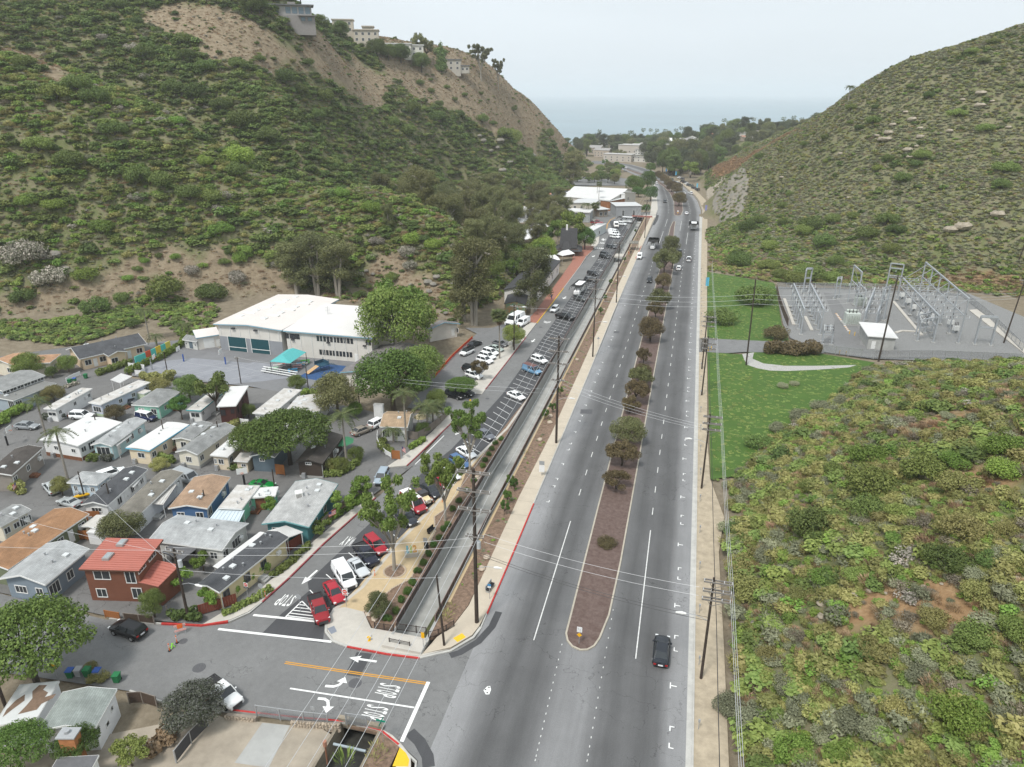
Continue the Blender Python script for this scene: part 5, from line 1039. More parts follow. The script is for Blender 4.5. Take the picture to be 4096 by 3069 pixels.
palm((-57.41,402.09),8,1.4,'bushy dark palm before the grey festival building',nf=18)
palm((74.1,432.2),6.5,1.1,'date palm silhouetted on the right ridge',nf=30,thin=1.5)
palm((-44.66,67.15),1.5,.7,'potted palm by the red fence',nf=10) if False else None
GPF='thin palms on the sea skyline'
for k in range(44):
 x=rt.uniform(-140,300);y=rt.uniform(1000,1150)
 palm((x,y),rt.uniform(15,24),2.4,'tall thin palm in the far town by the sea',fan=True,group=GPF,nf=12,thin=.9)
# ---------------------------------------------------------------- buildings
glass=mat('window_glass',(.035,.04,.045),rough=.12,var=.1,scale=.5,spec=.6);glass_lt=mat('window_blind',(.30,.33,.34),rough=.3,var=.15,scale=1.5);wood_br=mat('wood_brown',(.20,.09,.05),var=.3,scale=2)
trimw=mat('trim_white',(.74,.74,.72),var=.04);dkmetal=mat('metal_dark',(.06,.06,.065),var=.1,rough=.5);galv=mat('metal_galvanised',(.42,.43,.44),var=.12,rough=.45,metal=.4)
def shingle(name,col,course=.22,axis='Y'):
 """roofing with faint courses"""
 if name in _M:return _M[name]
 m=mat(name,col,rough=.9,var=.26,scale=.55,detail=10);n,l=m.node_tree.nodes,m.node_tree.links
 tc=n.new('ShaderNodeTexCoord');b=n.new('ShaderNodeTexBrick');b.inputs['Scale'].default_value=1;b.inputs['Brick Width'].default_value=.9;b.inputs['Row Height'].default_value=course;b.inputs['Mortar Size'].default_value=.018
 b.inputs['Color1'].default_value=(1,1,1,1);b.inputs['Color2'].default_value=(.86,.86,.86,1);b.inputs['Mortar'].default_value=(.66,.66,.66,1)
 mp=n.new('ShaderNodeMapping');mp.inputs['Rotation'].default_value=(0,0,R(90)) if axis=='Y' else (0,0,0);l.new(tc.outputs['Object'],mp.inputs[0]);l.new(mp.outputs[0],b.inputs['Vector'])
 src=n['Principled BSDF'].inputs['Base Color'].links[0].from_socket;x=n.new('ShaderNodeMix');x.data_type='RGBA';x.blend_type='MULTIPLY';x.inputs[0].default_value=1
 l.new(src,x.inputs[6]);l.new(b.outputs[0],x.inputs[7]);l.new(x.outputs[2],n['Principled BSDF'].inputs['Base Color']);return m
def siding(name,col,pitch=.22):
 """lap siding: colour plus fine horizontal relief"""
 if name in _M:return _M[name]
 m=mat(name,col,rough=.75,var=.07,scale=.8);n,l=m.node_tree.nodes,m.node_tree.links
 tc=n.new('ShaderNodeTexCoord');s=n.new('ShaderNodeSeparateXYZ');l.new(tc.outputs['Object'],s.inputs[0]);mm=n.new('ShaderNodeMath');mm.operation='PINGPONG';mm.inputs[1].default_value=pitch;l.new(s.outputs['Z'],mm.inputs[0])
 bp=n.new('ShaderNodeBump');bp.inputs['Strength'].default_value=.5;bp.inputs['Distance'].default_value=.06;l.new(mm.outputs[0],bp.inputs['Height']);l.new(bp.outputs[0],n['Principled BSDF'].inputs['Normal']);return m
roofw=mat('roof_white',(.64,.635,.62),rough=.7,var=.07,scale=.5,detail=8);roofw_worn=mat('roof_white_worn',(.62,.61,.59),rough=.8,var=.1,scale=.9,col2=(.40,.37,.33),detail=8)
r_grey=shingle('shingle_grey',(.27,.275,.27));r_lt=shingle('shingle_light',(.40,.41,.41));r_char=shingle('shingle_charcoal',(.085,.088,.095));r_brown=shingle('shingle_brown',(.36,.245,.165));r_orange=shingle('shingle_orange',(.33,.185,.10));r_taupe=shingle('shingle_taupe',(.21,.195,.165));r_dk=shingle('shingle_dark_brown',(.085,.075,.068));r_tan=shingle('shingle_tan',(.40,.29,.19))
def window(par,o,dx,dz_,w,h,nrm,fm=trimw,gm=glass,mull=1):
 """window with frame and pane set into a wall; o = centre on the wall, dx = wall direction, nrm = outward"""
 o,dx,nrm=Vector(o),Vector(dx).normalized(),Vector(nrm).normalized();up=Vector((0,0,1));f=MB();t=.09
 def q(mb,x0,x1,z0,z1,d0,d1):
  mb.add([o+dx*x+up*z+nrm*d for d in (d0,d1) for x,z in ((x0,z0),(x1,z0),(x1,z1),(x0,z1))],[(3,2,1,0),(4,5,6,7),(0,1,5,4),(1,2,6,5),(2,3,7,6),(3,0,4,7)])
 q(f,-w/2-t,w/2+t,h/2,h/2+t,-.02,.06);q(f,-w/2-t,w/2+t,-h/2-t,-h/2,-.02,.07);q(f,-w/2-t,-w/2,-h/2,h/2,-.02,.06);q(f,w/2,w/2+t,-h/2,h/2,-.02,.06)
 for k in range(mull):x=-w/2+w*(k+1)/(mull+1);q(f,x-.03,x+.03,-h/2,h/2,-.01,.045)
 fo=f.build('window',fm,par);p=MB();q(p,-w/2,w/2,-h/2,h/2,-.02,.015);p.build('pane',gm,fo);return fo
def house(A,B,C,h,roof,wall,rmat,label,wins=(),pitch=.28,oh=.35,cat='house',name='house',base=None,trim=None,frm=trimw,foot=0,fascia=trimw,vents=0,thick=.12,z=None,group=None):
 """A, B front eave corners, C back right eave corner (plan); windows: (face, u, z, w, h[, mullions])"""
 A,B,C=Vector(A),Vector(B),Vector(C);ex=(B-A);w=ex.length;ex /= w;ey=Vector((-ex.y,ex.x));d=(C-B).dot(ey)
 if d<0:ey=-ey;d=-d
 zz=gz(A.y) if z is None else z
 t=empty(name,(A.x,A.y,zz),math.atan2(ex.y,ex.x),label,cat,group);s=1 if ey.dot(Vector((-ex.y,ex.x)))>0 else -1
 def L(x,y,zq):return (x,s*y,zq)
 W=MB();x0,x1,y0,y1=oh,w-oh,oh,d-oh;P=[L(x0,y0,0),L(x1,y0,0),L(x1,y1,0),L(x0,y1,0)];mx_,my_=w/2,d/2;Rf=MB()
 base_z=-.4
 def poly(mb,pts):mb.add([L(*p) for p in pts],[tuple(range(len(pts)))])
 def slab(mb,pts):
  top=[L(*p) for p in pts];bot=[(p[0],p[1],p[2]-thick) for p in top];n=len(pts);mb.add(top+bot,[tuple(range(n)),tuple(range(n,2*n))[::-1]]+[(i,n+i,n+(i+1)%n,(i+1)%n) for i in range(n)])
 if roof=='gable':
  rz=h+pitch*w/2;e=pitch*oh
  for y in (y0,y1):poly(W,[(x0,y,base_z),(x1,y,base_z),(x1,y,h+e),(mx_,y,rz),(x0,y,h+e)])
  for x in (x0,x1):poly(W,[(x,y0,base_z),(x,y1,base_z),(x,y1,h+e),(x,y0,h+e)])
  slab(Rf,[(0,0,h+thick),(0,d,h+thick),(mx_,d,rz+thick),(mx_,0,rz+thick)]);slab(Rf,[(w,d,h+thick),(w,0,h+thick),(mx_,0,rz+thick),(mx_,d,rz+thick)])
 elif roof=='gablex':
  rz=h+pitch*d/2;e=pitch*oh
  for x in (x0,x1):poly(W,[(x,y0,base_z),(x,y1,base_z),(x,y1,h+e),(x,my_,rz),(x,y0,h+e)])
  for y in (y0,y1):poly(W,[(x0,y,base_z),(x1,y,base_z),(x1,y,h+e),(x0,y,h+e)])
  slab(Rf,[(0,0,h+thick),(w,0,h+thick),(w,my_,rz+thick),(0,my_,rz+thick)]);slab(Rf,[(w,d,h+thick),(0,d,h+thick),(0,my_,rz+thick),(w,my_,rz+thick)])
 elif roof=='hip':
  m=min(w,d)/2;rz=h+pitch*m;r1,r2=((mx_,m),(mx_,d-m)) if d>=w else ((m,my_),(w-m,my_))
  W.add([L(x,y,zq) for zq in (base_z,h+.05) for x,y in ((x0,y0),(x1,y0),(x1,y1),(x0,y1))],[(0,1,5,4),(1,2,6,5),(2,3,7,6),(3,0,4,7),(4,5,6,7)])
  a,b,c,e_=(0,0,h+thick),(w,0,h+thick),(w,d,h+thick),(0,d,h+thick);p,q=(*r1,rz+thick),(*r2,rz+thick)
  if d>=w:F=[[a,b,p],[b,c,q,p],[c,e_,q],[e_,a,p,q]]
  else:F=[[a,b,q,p],[b,c,q],[c,e_,p,q],[e_,a,p]]
  for f in F:slab(Rf,f)
 else:
  zf={'flat':(h,h),'shed':(h,h+pitch*d),'barrel':(h,h)}[roof]
  W.add([L(x0,y0,base_z),L(x1,y0,base_z),L(x1,y1,base_z),L(x0,y1,base_z),L(x0,y0,zf[0]),L(x1,y0,zf[0]),L(x1,y1,zf[1]),L(x0,y1,zf[1])],[(0,1,5,4),(1,2,6,5),(2,3,7,6),(3,0,4,7)])
  if roof=='barrel':
   k=8;pr=[(w*i/k,h+.05+pitch*w*.5*(1-(2*i/k-1)**2)) for i in range(k+1)]
   for i in range(k):slab(Rf,[(pr[i][0],0,pr[i][1]+thick),(pr[i+1][0],0,pr[i+1][1]+thick),(pr[i+1][0],d,pr[i+1][1]+thick),(pr[i][0],d,pr[i][1]+thick)])
   for y in (y0,y1):poly(W,[(x0,y,h)]+[(min(max(px,x0),x1),y,pz) for px,pz in pr]+[(x1,y,h)])
  else:slab(Rf,[(0,0,zf[0]+thick),(w,0,zf[0]+thick),(w,d,zf[1]+thick),(0,d,zf[1]+thick)])
 if foot:fo=MB();fo.box(x0-.03,x1+.03,min(s*(y0-.03),s*(y1+.03)),max(s*(y0-.03),s*(y1+.03)),-.3,foot);fo.build('skirting',wood_br if base is None else base,t)
 W.build('wall',wall,t);ro=Rf.build('roof',rmat,t)
 if fascia and roof in ('flat','shed','barrel','hip','gable','gablex'):
  fb=MB();e=[(0,0),(w,0),(w,d),(0,d)]
  if roof in ('flat','hip','barrel'):
   for i in range(4):a,b=e[i],e[(i+1)%4];fb.bar(L(a[0],a[1],h+.02),L(b[0],b[1],h+.02),.06,.2)
  elif roof=='gable':
   for x in (0,w):fb.bar(L(x,0,h),L(x,d,h),.06,.2)
   for y in (-.02,d+.02):
    for x in (0,w):fb.bar(L(x,y,h+.02),L(mx_,y,h+pitch*w/2+.02),.05,.2)
  elif roof=='gablex':
   for y in (0,d):fb.bar(L(0,y,h),L(w,y,h),.06,.2)
   for x in (-.02,w+.02):
    for y in (0,d):fb.bar(L(x,y,h+.02),L(x,my_,h+pitch*d/2+.02),.05,.2)
  else:fb.bar(L(0,0,h),L(w,0,h),.06,.2);fb.bar(L(w,0,h),L(w,d,h+pitch*d),.06,.2);fb.bar(L(0,0,h),L(0,d,h+pitch*d),.06,.2)
  fb.build('fascia',fascia,t)
 for wn_ in wins:
  face,u,zc,ww,hh=wn_[:5];mu=wn_[5] if len(wn_)>5 else 1
  if face in 'FfD':o,dx,nr=L(u*w,y0,zc),(1,0,0),(0,-s,0)
  else:o,dx,nr=L(x1,u*d,zc),(0,s,0),(1,0,0)
  if face in 'Dd':
   db=MB();du=Vector(dx);nr=Vector(nr);oo=Vector(o)
   db.add([oo+du*x+Vector((0,0,zq))+nr*q for q in (-.02,.05) for x,zq in ((-ww/2,-hh/2),(ww/2,-hh/2),(ww/2,hh/2),(-ww/2,hh/2))],[(3,2,1,0),(4,5,6,7),(0,1,5,4),(1,2,6,5),(2,3,7,6),(3,0,4,7)]);dob=db.build('door',trimw if mu==1 else (mu if not isinstance(mu,int) else wood_br),t)
   hb=MB();p=oo+du*(ww*.38)+nr*.07;hb.box(p.x-.04,p.x+.04,p.y-.04,p.y+.04,p.z-.06,p.z+.06);hb.build('handle',dkmetal,dob)
  else:window(t,o,dx,0,ww,hh,nr,frm,glass_lt if mu==3 else glass,mu)
 rr=random.Random(int(A.x*31+A.y*17))
 for k in range(vents):
  u,v_=rr.uniform(.2,.8),rr.uniform(.12,.9);x,y=u*w,v_*d
  zq=h+thick+(pitch*(w/2-abs(x-w/2)) if roof=='gable' else pitch*(d/2-abs(y-d/2)) if roof=='gablex' else 0)
  vb=MB()
  if k % 3:vb.cyl(x,s*y,zq-.1,zq+.4,.09,n=7);vb.cyl(x,s*y,zq+.34,zq+.44,.16,n=7);vb.build('vent',galv,ro)
  else:vb.box(x-.35,x+.35,s*y-.35,s*y+.35,zq-.15,zq+.18);vb.build('skylight',mat('skylight_dome',(.6,.62,.62),var=.05,rough=.3),ro)
 if cat=='mobile home':                                  # steps, air conditioner, gutter pipe
  b=MB();y=d*rr.uniform(.3,.6);b.box(x1,x1+.9,s*y-.6,s*y+.6,-.2,.35);b.box(x1+.9,x1+1.3,s*y-.6,s*y+.6,-.2,.17);b.build('steps',conc_grey if rr.random()<.5 else wood_br,t)
  b=MB();y=d*rr.uniform(.65,.9);b.box(x1,x1+.4,s*y-.35,s*y+.35,1.5,2.0);b.build('air_conditioner',trimw,t)
  for yy in (oh+.1,d-oh-.1):b=MB();b.cyl(x1+.06,s*yy,0,h,.045,n=5);b.build('downpipe',trimw,t)
  b=MB();b.box(w*.25-.3,w*.25+.3,min(0,-s*.5)+s*oh-.05,max(0,-s*.5)+s*oh-.05,-.1,.9) if s>0 else None;b.v and b.build('utility_box',galv,t)
 t['w']=w;t['d']=d;return t
def side_wins(n,z=1.7,w=.9,h=.95,a=.12,b=.9):return [('S',a+(b-a)*i/max(1,n-1),z,w,h) for i in range(n)]
W_=lambda n,c:siding(n,c)
MH=dict(cat='mobile home',name='mobile_home',vents=4)
house((-110.73,90.76),(-102.04,90.41),(-102.68,100.58),3.2,'gable',W_('siding_white',(.76,.76,.75)),roofw,'big white trailer with a white roof and wood skirting by the lane bend',[('F',.35,1.9,.8,.7),('F',.8,1.9,.8,.7),('S',.12,2,.9,.9),('S',.3,1.9,1.5,1.4,2),('d',.42,1.4,.9,2.0),('S',.6,2,.9,.9),('S',.85,2,.9,.9)],pitch=.1,foot=.7,**MH)
house((-100.72,91.74),(-96.76,92.29),(-97.73,103.07),2.9,'gable',W_('siding_pale_aqua',(.48,.66,.68)),r_lt,'pale aqua trailer with a grey roof and a triple front window',[('F',.5,1.7,2.4,1.5,2),('S',.45,1.8,.8,1),('S',.58,1.8,.8,1),('S',.8,1.8,.9,.9),('d',.2,1.2,.9,2)],pitch=.3,**MH)
house((-93.8,92.31),(-88.9,92.34),(-90.81,103.25),2.9,'barrel',W_('siding_cream',(.68,.58,.42)),roofw,'cream trailer with a white roof edged in sky blue',[('F',.55,1.7,1.3,.9)]+side_wins(4),pitch=.08,fascia=mat('fascia_sky_blue',(.13,.47,.66),var=.05),**MH)
house((-84.27,93.21),(-79.8,93.2),(-80.95,104.58),2.9,'gable',W_('siding_ivory',(.70,.66,.55)),r_grey,'ivory trailer with a grey shingle gable and a bay window',[('F',.5,1.6,1.0,1.0,2)]+side_wins(3),pitch=.32,foot=.5,base=conc_grey,**MH)
house((-88.47,97.67),(-84.71,98.06),(-85.15,105.3),2.8,'gable',W_('siding_ivory',(.70,.66,.55)),r_grey,'grey shingled wing on the left of the ivory trailer',[('F',.5,1.2,1.0,2.0,1)],pitch=.2,**MH)
house((-77.74,93.75),(-74.33,94.01),(-76.73,105.11),2.8,'flat',W_('siding_beige',(.66,.56,.42)),roofw,'beige trailer with a flat white roof left of the umbrella pine',[('F',.5,1.6,.9,.9),('F',.2,1.6,.4,.8)]+side_wins(3),**MH)
house((-73.24,93.9),(-70.68,94.21),(-70.99,96.77),2.2,'shed',W_('siding_beige',(.66,.56,.42)),roofw_worn,'small beige shed under the edge of the umbrella pine',[('F',.6,1.3,.7,.5)],pitch=.1,cat='shed',name='garden_shed')
house((-70.66,94.82),(-66.16,95.54),(-66.96,102.94),3.0,'gable',W_('siding_slate',(.115,.155,.185)),r_grey,'slate blue shed with a white trimmed gable under the pine',[('F',.45,2.3,.8,.5)],pitch=.25,cat='shed',name='garden_shed')
house((-61.86,94.91),(-57.11,95.49),(-58.81,106.23),2.9,'gable',siding('wood_dark_lap',(.062,.047,.038),.18),r_dk,'dark brown wooden trailer with a brown roof under the pine',[('F',.45,2.7,.9,.35,2),('S',.3,1.6,1.2,1.2,2),('S',.6,1.6,1.2,1.2,2)],pitch=.28,foot=.35,base=conc_grey,fascia=mat('trim_dark',(.05,.045,.04),var=0),**MH)
house((-94.37,79.88),(-89.03,80.49),(-90.1,84.1),2.6,'hip',W_('siding_ice_blue',(.50,.60,.68)),r_lt,'ice blue cottage with a light grey hip roof in the loop',[('F',.2,1.5,.5,.9),('F',.75,1.5,.6,.8),('S',.4,1.5,1.0,.8),('S',.8,1.5,.8,.8)],pitch=.3,**MH)
house((-86.49,74.53),(-82.35,75.25),(-84.77,86.3),2.8,'gable',W_('siding_white',(.76,.76,.75)),r_char,'white trailer with a black shingle roof',[('F',.5,1.9,1.5,.6,2),('S',.3,1.7,1.0,1.1),('S',.62,1.7,1.0,1.1),('d',.45,1.3,.9,2.0),('S',.85,1.7,.8,.9)],pitch=.28,foot=.5,**MH)
house((-79.53,72.37),(-75.58,73),(-79.93,86.54),2.8,'gable',W_('siding_white',(.76,.76,.75)),r_taupe,'long white trailer with a taupe shingle roof and a side carport',[('S',.75,1.7,.9,.9),('d',.6,1.3,.9,2.0),('S',.9,1.7,.8,.8)],pitch=.26,**MH)
house((-72.78,76.76),(-67,78.17),(-69.38,87.28),2.9,'gable',W_('siding_blue',(.075,.155,.30)),r_brown,'blue trailer with a brown shingle roof',[('F',.27,1.6,1.0,.9),('F',.75,1.6,1.0,.9),('S',.15,1.7,1.1,1.3),('S',.75,1.7,1.2,1.5,2)],pitch=.2,**MH)
house((-65.74,79),(-62.1,79.66),(-64.41,86.25),2.7,'flat',W_('siding_mint',(.23,.58,.40)),roofw_worn,'mint green trailer with a rust stained white roof',[('S',.5,1.6,.7,.7)],**MH)
house((-63.96,82.71),(-59.43,84.58),(-60.13,87.51),2.5,'flat',W_('siding_mint',(.23,.58,.40)),roofw,'mint green porch with dark lattice doors',[('D',.5,1.15,1.6,2.2,2)],**MH)
house((-69.74,68.83),(-58.26,69.33),(-58.7,76.03),2.9,'gablex',W_('siding_pale_grey',(.60,.60,.57)),r_lt,'wide pale grey trailer with a long light grey roof',[('S',.55,1.7,2.0,1.3,2),('S',.15,1.6,1.1,1.2),('F',.55,1.6,1.2,1.0),('F',.25,1.6,1.0,1.0),('F',.85,1.6,1.0,1.0)],pitch=.2,**MH)
house((-56.6,76.34),(-49.52,77.24),(-50.68,89.49),3.0,'gable',W_('siding_teal',(.07,.21,.225)),shingle('shingle_pale_grey',(.44,.44,.43)),'teal house with a broad pale grey roof and a rooftop cooler',[('F',.25,1.6,1.0,1.2),('F',.5,1.5,1.2,1.2),('S',.3,1.6,1.0,1.0),('S',.6,1.6,1.0,1.0),('S',.85,1.6,.9,1.0)],pitch=.22,vents=5,oh=.55,fascia=mat('fascia_teal',(.16,.36,.37),var=.05))
house((-56.83,61.92),(-53.11,61.29),(-51.22,74.23),2.9,'gable',W_('siding_butter',(.68,.58,.36)),r_char,'butter yellow trailer with a charcoal roof along the street',[('F',.5,1.6,1.1,1.2)]+[('S',u,1.6,.9,1.2) for u in (.1,.38,.62)],pitch=.24,vents=9,frm=mat('shutter_grey',(.12,.13,.15),var=0),**{k:v for k,v in MH.items() if k != 'vents'})
house((-81.94,56.52),(-75.11,56.95),(-74.41,64.75),3.1,'gable',W_('siding_blue_grey',(.21,.255,.30)),r_lt,'blue grey house with a light grey gable beside the red roof',[('F',.35,1.5,1.6,1.0,2),('F',.75,1.5,.9,1.0),('S',.2,1.4,1.6,1.6,2),('S',.55,1.5,1.0,1.2)],pitch=.3,oh=.5,vents=3)
house((-88.88,58.52),(-82.71,58.56),(-85.38,72.25),2.9,'gable',W_('siding_olive',(.17,.19,.115)),r_orange,'olive green trailer with a long orange brown shingle roof',[('S',.9,1.7,1.0,1.0),('S',.62,1.7,.9,.9),('d',.75,1.3,.9,2.0),('S',.45,1.7,.8,.7)],pitch=.22,**MH)
house((-96.74,66.86),(-92.76,66.5),(-93.81,71.41),2.9,'gable',W_('siding_cream_pale',(.66,.60,.48)),r_grey,'cream trailer with a grey shingle roof at the left edge',[('S',.2,1.7,.8,.9),('S',.5,1.7,.8,.8),('S',.72,1.7,.9,1.4,2),('S',.9,1.7,.7,.9)],pitch=.24,**MH)
house((-108.75,77.58),(-104.36,79.1),(-112.79,86.67),3.0,'gable',W_('siding_brown_grey',(.28,.25,.22)),r_dk,'dark brown roofed trailer at the left edge with flower boxes',side_wins(3),pitch=.25,**MH)
house((-140.86,105.65),(-131.86,104.83),(-132.9,114.88),2.9,'flat',W_('siding_steel',(.32,.37,.41)),mat('roof_felt_grey',(.20,.20,.19),var=.12,scale=.8,detail=8),'steel blue house with a flat grey roof and french doors',[('F',.85,1.5,1.6,1.9,2),('S',.12,1.4,1.3,1.9,2)]+side_wins(2,a=.5),vents=3)
house((-144.18,107.58),(-136.03,106.39),(-135.69,115.93),4.0,'gable',W_('siding_steel',(.32,.37,.41)),r_grey,'upper clerestory block of the steel blue house',[('S',u,3.5,1.3,.55) for u in (.1,.26,.42,.58,.74,.9)],pitch=.16)
house((-157.88,122.33),(-149.4,121.32),(-151.73,127.68),3.0,'gable',W_('siding_cream_pale',(.66,.60,.48)),shingle('shingle_peach',(.47,.28,.17)),'cream house with a peach roof at the far left',[('S',.5,1.6,1.2,1.0),('F',.7,1.6,1.2,1.0)],pitch=.2)
house((-147.68,122.79),(-142.74,124.88),(-144.7,130.64),3.2,'hip',W_('siding_cream_pale',(.66,.60,.48)),shingle('shingle_peach',(.47,.28,.17)),'cream house with a peach hip roof beside the black roofed house',[('S',.45,1.6,1.6,.8,2),('F',.8,1.6,.9,.9)],pitch=.25,vents=2)
bl=house((-138.72,129.13),(-130.96,142.67),(-138.41,149.56),3.0,'gablex',W_('stucco_peach',(.68,.53,.37)),r_char,'long peach house with a black shingle roof below the slope',[('F',u,1.6,1.3,1.2,1) for u in (.12,.33,.62,.88)]+[('D',.22,1.2,.9,2.0),('D',.72,1.2,.9,2.0)],pitch=.33,oh=.6,vents=6)
house((-133.37,132.46),(-131.35,136.46),(-135.74,140.77),3.1,'gable',W_('stucco_peach',(.68,.53,.37)),r_char,'front gable of the black roofed peach house',[('F',.3,1.6,1.4,1.2)],pitch=.3,oh=.5)
house((-122.69,103.22),(-120.03,103.5),(-120.91,114.34),2.8,'flat',W_('siding_white',(.76,.76,.75)),roofw_worn,'narrow white trailer with a flat worn white roof',[('F',.5,1.6,1.6,.7,1)]+side_wins(3,w=.7,h=.7),**MH)
house((-116.44,108.01),(-113.05,107.67),(-114.52,120.82),2.8,'flat',W_('siding_lilac',(.52,.56,.66)),roofw_worn,'pale lilac blue trailer with a worn white roof',[('F',.5,1.5,2.0,1.1,2)]+side_wins(4,w=.8,h=.8),foot=.5,base=mat('block_green',(.40,.50,.33),var=.1),**MH)
house((-107.11,109.21),(-101.1,109.8),(-103.85,118.29),2.8,'hip',W_('siding_seafoam',(.27,.56,.44)),r_grey,'seafoam green cottage with a grey hip roof beside a parked bus',[('F',.3,1.5,1.1,1.1),('F',.75,1.5,1.1,1.1),('S',.3,1.6,.9,.9),('S',.7,1.6,.9,.9)],pitch=.26,**MH)
house((-94.78,109.9),(-91.68,110.3),(-93.86,120.27),2.7,'flat',W_('siding_white',(.76,.76,.75)),roofw_worn,'small white trailer with turquoise trim and blue curtains',[('F',.5,1.6,1.7,.9,1)]+side_wins(2,w=.7,h=.7),fascia=mat('fascia_turquoise',(.05,.36,.38),var=0),**MH)
house((-86.63,108.79),(-83.2,110.02),(-84.03,120.77),4.8,'flat',siding('wood_maroon',(.075,.028,.025),.18),roofw,'two storey maroon wooden house with a white metal roof',[('F',.75,3.6,.6,.9),('F',.25,3.4,.9,1.2),('F',.75,1.4,.5,.5),('S',.2,3.3,.9,1.6),('S',.55,3.6,.7,.8),('S',.85,3.6,.7,.8)],frm=mat('trim_maroon',(.05,.02,.02),var=0))
house((-80.96,111.68),(-76.83,111.89),(-77.9,124.82),2.8,'flat',W_('siding_white',(.76,.76,.75)),roofw_worn,'white trailer with satellite dishes on its worn roof',[('F',.5,1.6,1.6,1.1,2)]+side_wins(4,w=.7,h=.8),**MH)
house((-74.93,112.38),(-68.19,113.56),(-70.8,122.43),2.8,'gable',W_('siding_white',(.76,.76,.75)),mat('roof_pale_grey_worn',(.55,.56,.57),var=.1,scale=.7,col2=(.42,.38,.33),detail=8),'pale grey roofed trailer behind the umbrella pine',[('F',.3,1.5,1.0,1.0)],pitch=.18,**MH)
house((-53.8,111.67),(-48.54,112.66),(-49.69,119.58),3.0,'gablex',W_('siding_white',(.76,.76,.75)),r_tan,'white cottage with a tan shingle roof behind a picket fence',[('F',.2,1.5,1.2,1.4,2),('F',.6,1.5,.9,1.0),('S',.4,1.5,1.2,1.8,2)],pitch=.3,vents=3)
house((-55.04,119.46),(-50.01,121.06),(-50,121.65),3.2,'flat',W_('siding_white',(.76,.76,.75)),mat('roof_tan_felt',(.38,.29,.20),var=.1,scale=1),'flat tan roofed back block of the tan shingle cottage',[],vents=2) if False else None
house((-59.69,121.71),(-57.67,121.87),(-57.87,122.79),2.7,'flat',W_('siding_white',(.76,.76,.75)),roofw,'white storage container behind the driveway',[('D',.5,1.3,1.6,2.3,1)],cat='container',name='storage_container',oh=.05)
# white house at the bottom left with a grey roof, and its patched flat roof
house((-57.2,38.36),(-52.03,40.08),(-52.42,45.05),3.0,'gable',mat('stucco_white',(.78,.79,.80),var=.05,scale=1),shingle('shingle_sage_grey',(.28,.31,.29)),'white stucco house with a sage grey shingle roof by the street',[('S',.72,1.9,.35,.5,0),('S',.12,1.9,.35,.5,0),('S',.45,1.2,.5,.5,0)],pitch=.2,oh=.2,vents=0)
wr=house((-62.23,37.99),(-58.63,39.44),(-59.43,44.84),2.7,'flat',mat('stucco_white',(.78,.79,.80)),mat('roof_membrane_grey',(.60,.61,.60),var=.06,scale=.8),'flat pale roof with rusty bare patches beside the sage grey roof',[],oh=.1)
# the red metal roofed log house, upper and lower roof with standing seams
redm=mat('roof_red_metal',(.42,.15,.115),rough=.45,var=.06,scale=1.0);logw=siding('log_wall',(.185,.075,.046),.16)
rh=house((-71.16,58.65),(-63.52,60.21),(-64.13,66.53),5.0,'shed',logw,redm,'two storey red log house with a red standing seam roof',[('F',.33,4.0,2.0,1.2,1),('F',.8,3.8,1.2,1.7,1),('F',.85,1.3,1.2,1.5,1),('F',.25,1.2,1.2,1.2,1),('S',.2,4.6,1.6,.6,2),('S',.6,4.6,1.6,.6,2)],pitch=.06,oh=.4,fascia=mat('fascia_brown',(.12,.06,.04),var=0))
rl=house((-64.73,60.48),(-61.16,60.29),(-59.28,64.15),3.0,'shed',logw,redm,'lower red metal roof wing of the log house',[],pitch=.12,oh=.1,fascia=None)
for hh_,n_,pt,hz in ((rh,15,.06,5.0),(rl,8,.12,3.0)):
 rf=[c for c in hh_.children if c.name.startswith('roof')][0];w,d=hh_['w'],hh_['d']
 seam_=MB();seam_.box(0,w,-.025,.025,0,.06); 
 me=None
 for k in range(n_):
  y=d*(k+.5)/n_
  if me is None:o=seam_.build('roof_seam',redm,rf);me=o.data
  else:o=bpy.data.objects.new('roof_seam',me);COL.objects.link(o);o.parent=rf
  o.location=(0,y,hz+.12+pt*y)
for (u,v_) in ((.32,.38),(.36,.82)):
 rf=[c for c in rh.children if c.name.startswith('roof')][0];b=MB();x,y=u*rh['w'],v_*rh['d'];b.box(x-.45,x+.45,y-.7,y+.7,5.1,5.42+.06*y);o=b.build('skylight',mat('skylight_frame',(.35,.33,.32),var=0),rf);g=MB();g.box(x-.38,x+.3,y-.6,y+.6,5.43+.06*y,5.45+.06*y);g.build('pane',glass_lt,o)
ptc=mat('roof_bare_patch',(.20,.135,.095),var=.25,scale=2)
def patch(parent,pts,z,mt,name='roof_patch'):
 c,s_=math.cos(-parent.rotation_euler.z),math.sin(-parent.rotation_euler.z);P=[((x-parent.location.x)*c-(y-parent.location.y)*s_,(x-parent.location.x)*s_+(y-parent.location.y)*c,z) for x,y in pts]
 b=MB();b.add(P,[tuple(range(len(P)))]);rf=[q for q in parent.children if q.name.startswith('roof')][0];return b.build(name,mt,rf)
patch(wr,[(-62.14,42.49),(-62.17,43.36),(-61.36,43.57),(-61.25,42.95),(-60.42,42.77),(-60.25,42.19),(-59.49,42.85),(-59.34,42.27),(-59.85,41.37),(-59.68,40.66),(-61.06,39.72),(-61.17,40.88),(-61.37,41.75)],2.83,ptc);patch(wr,[(-62.67,39.91),(-62.8,41.08),(-62.56,41.99),(-61.9,41.31),(-62.11,40.05),(-62.23,39.06)],2.83,ptc)
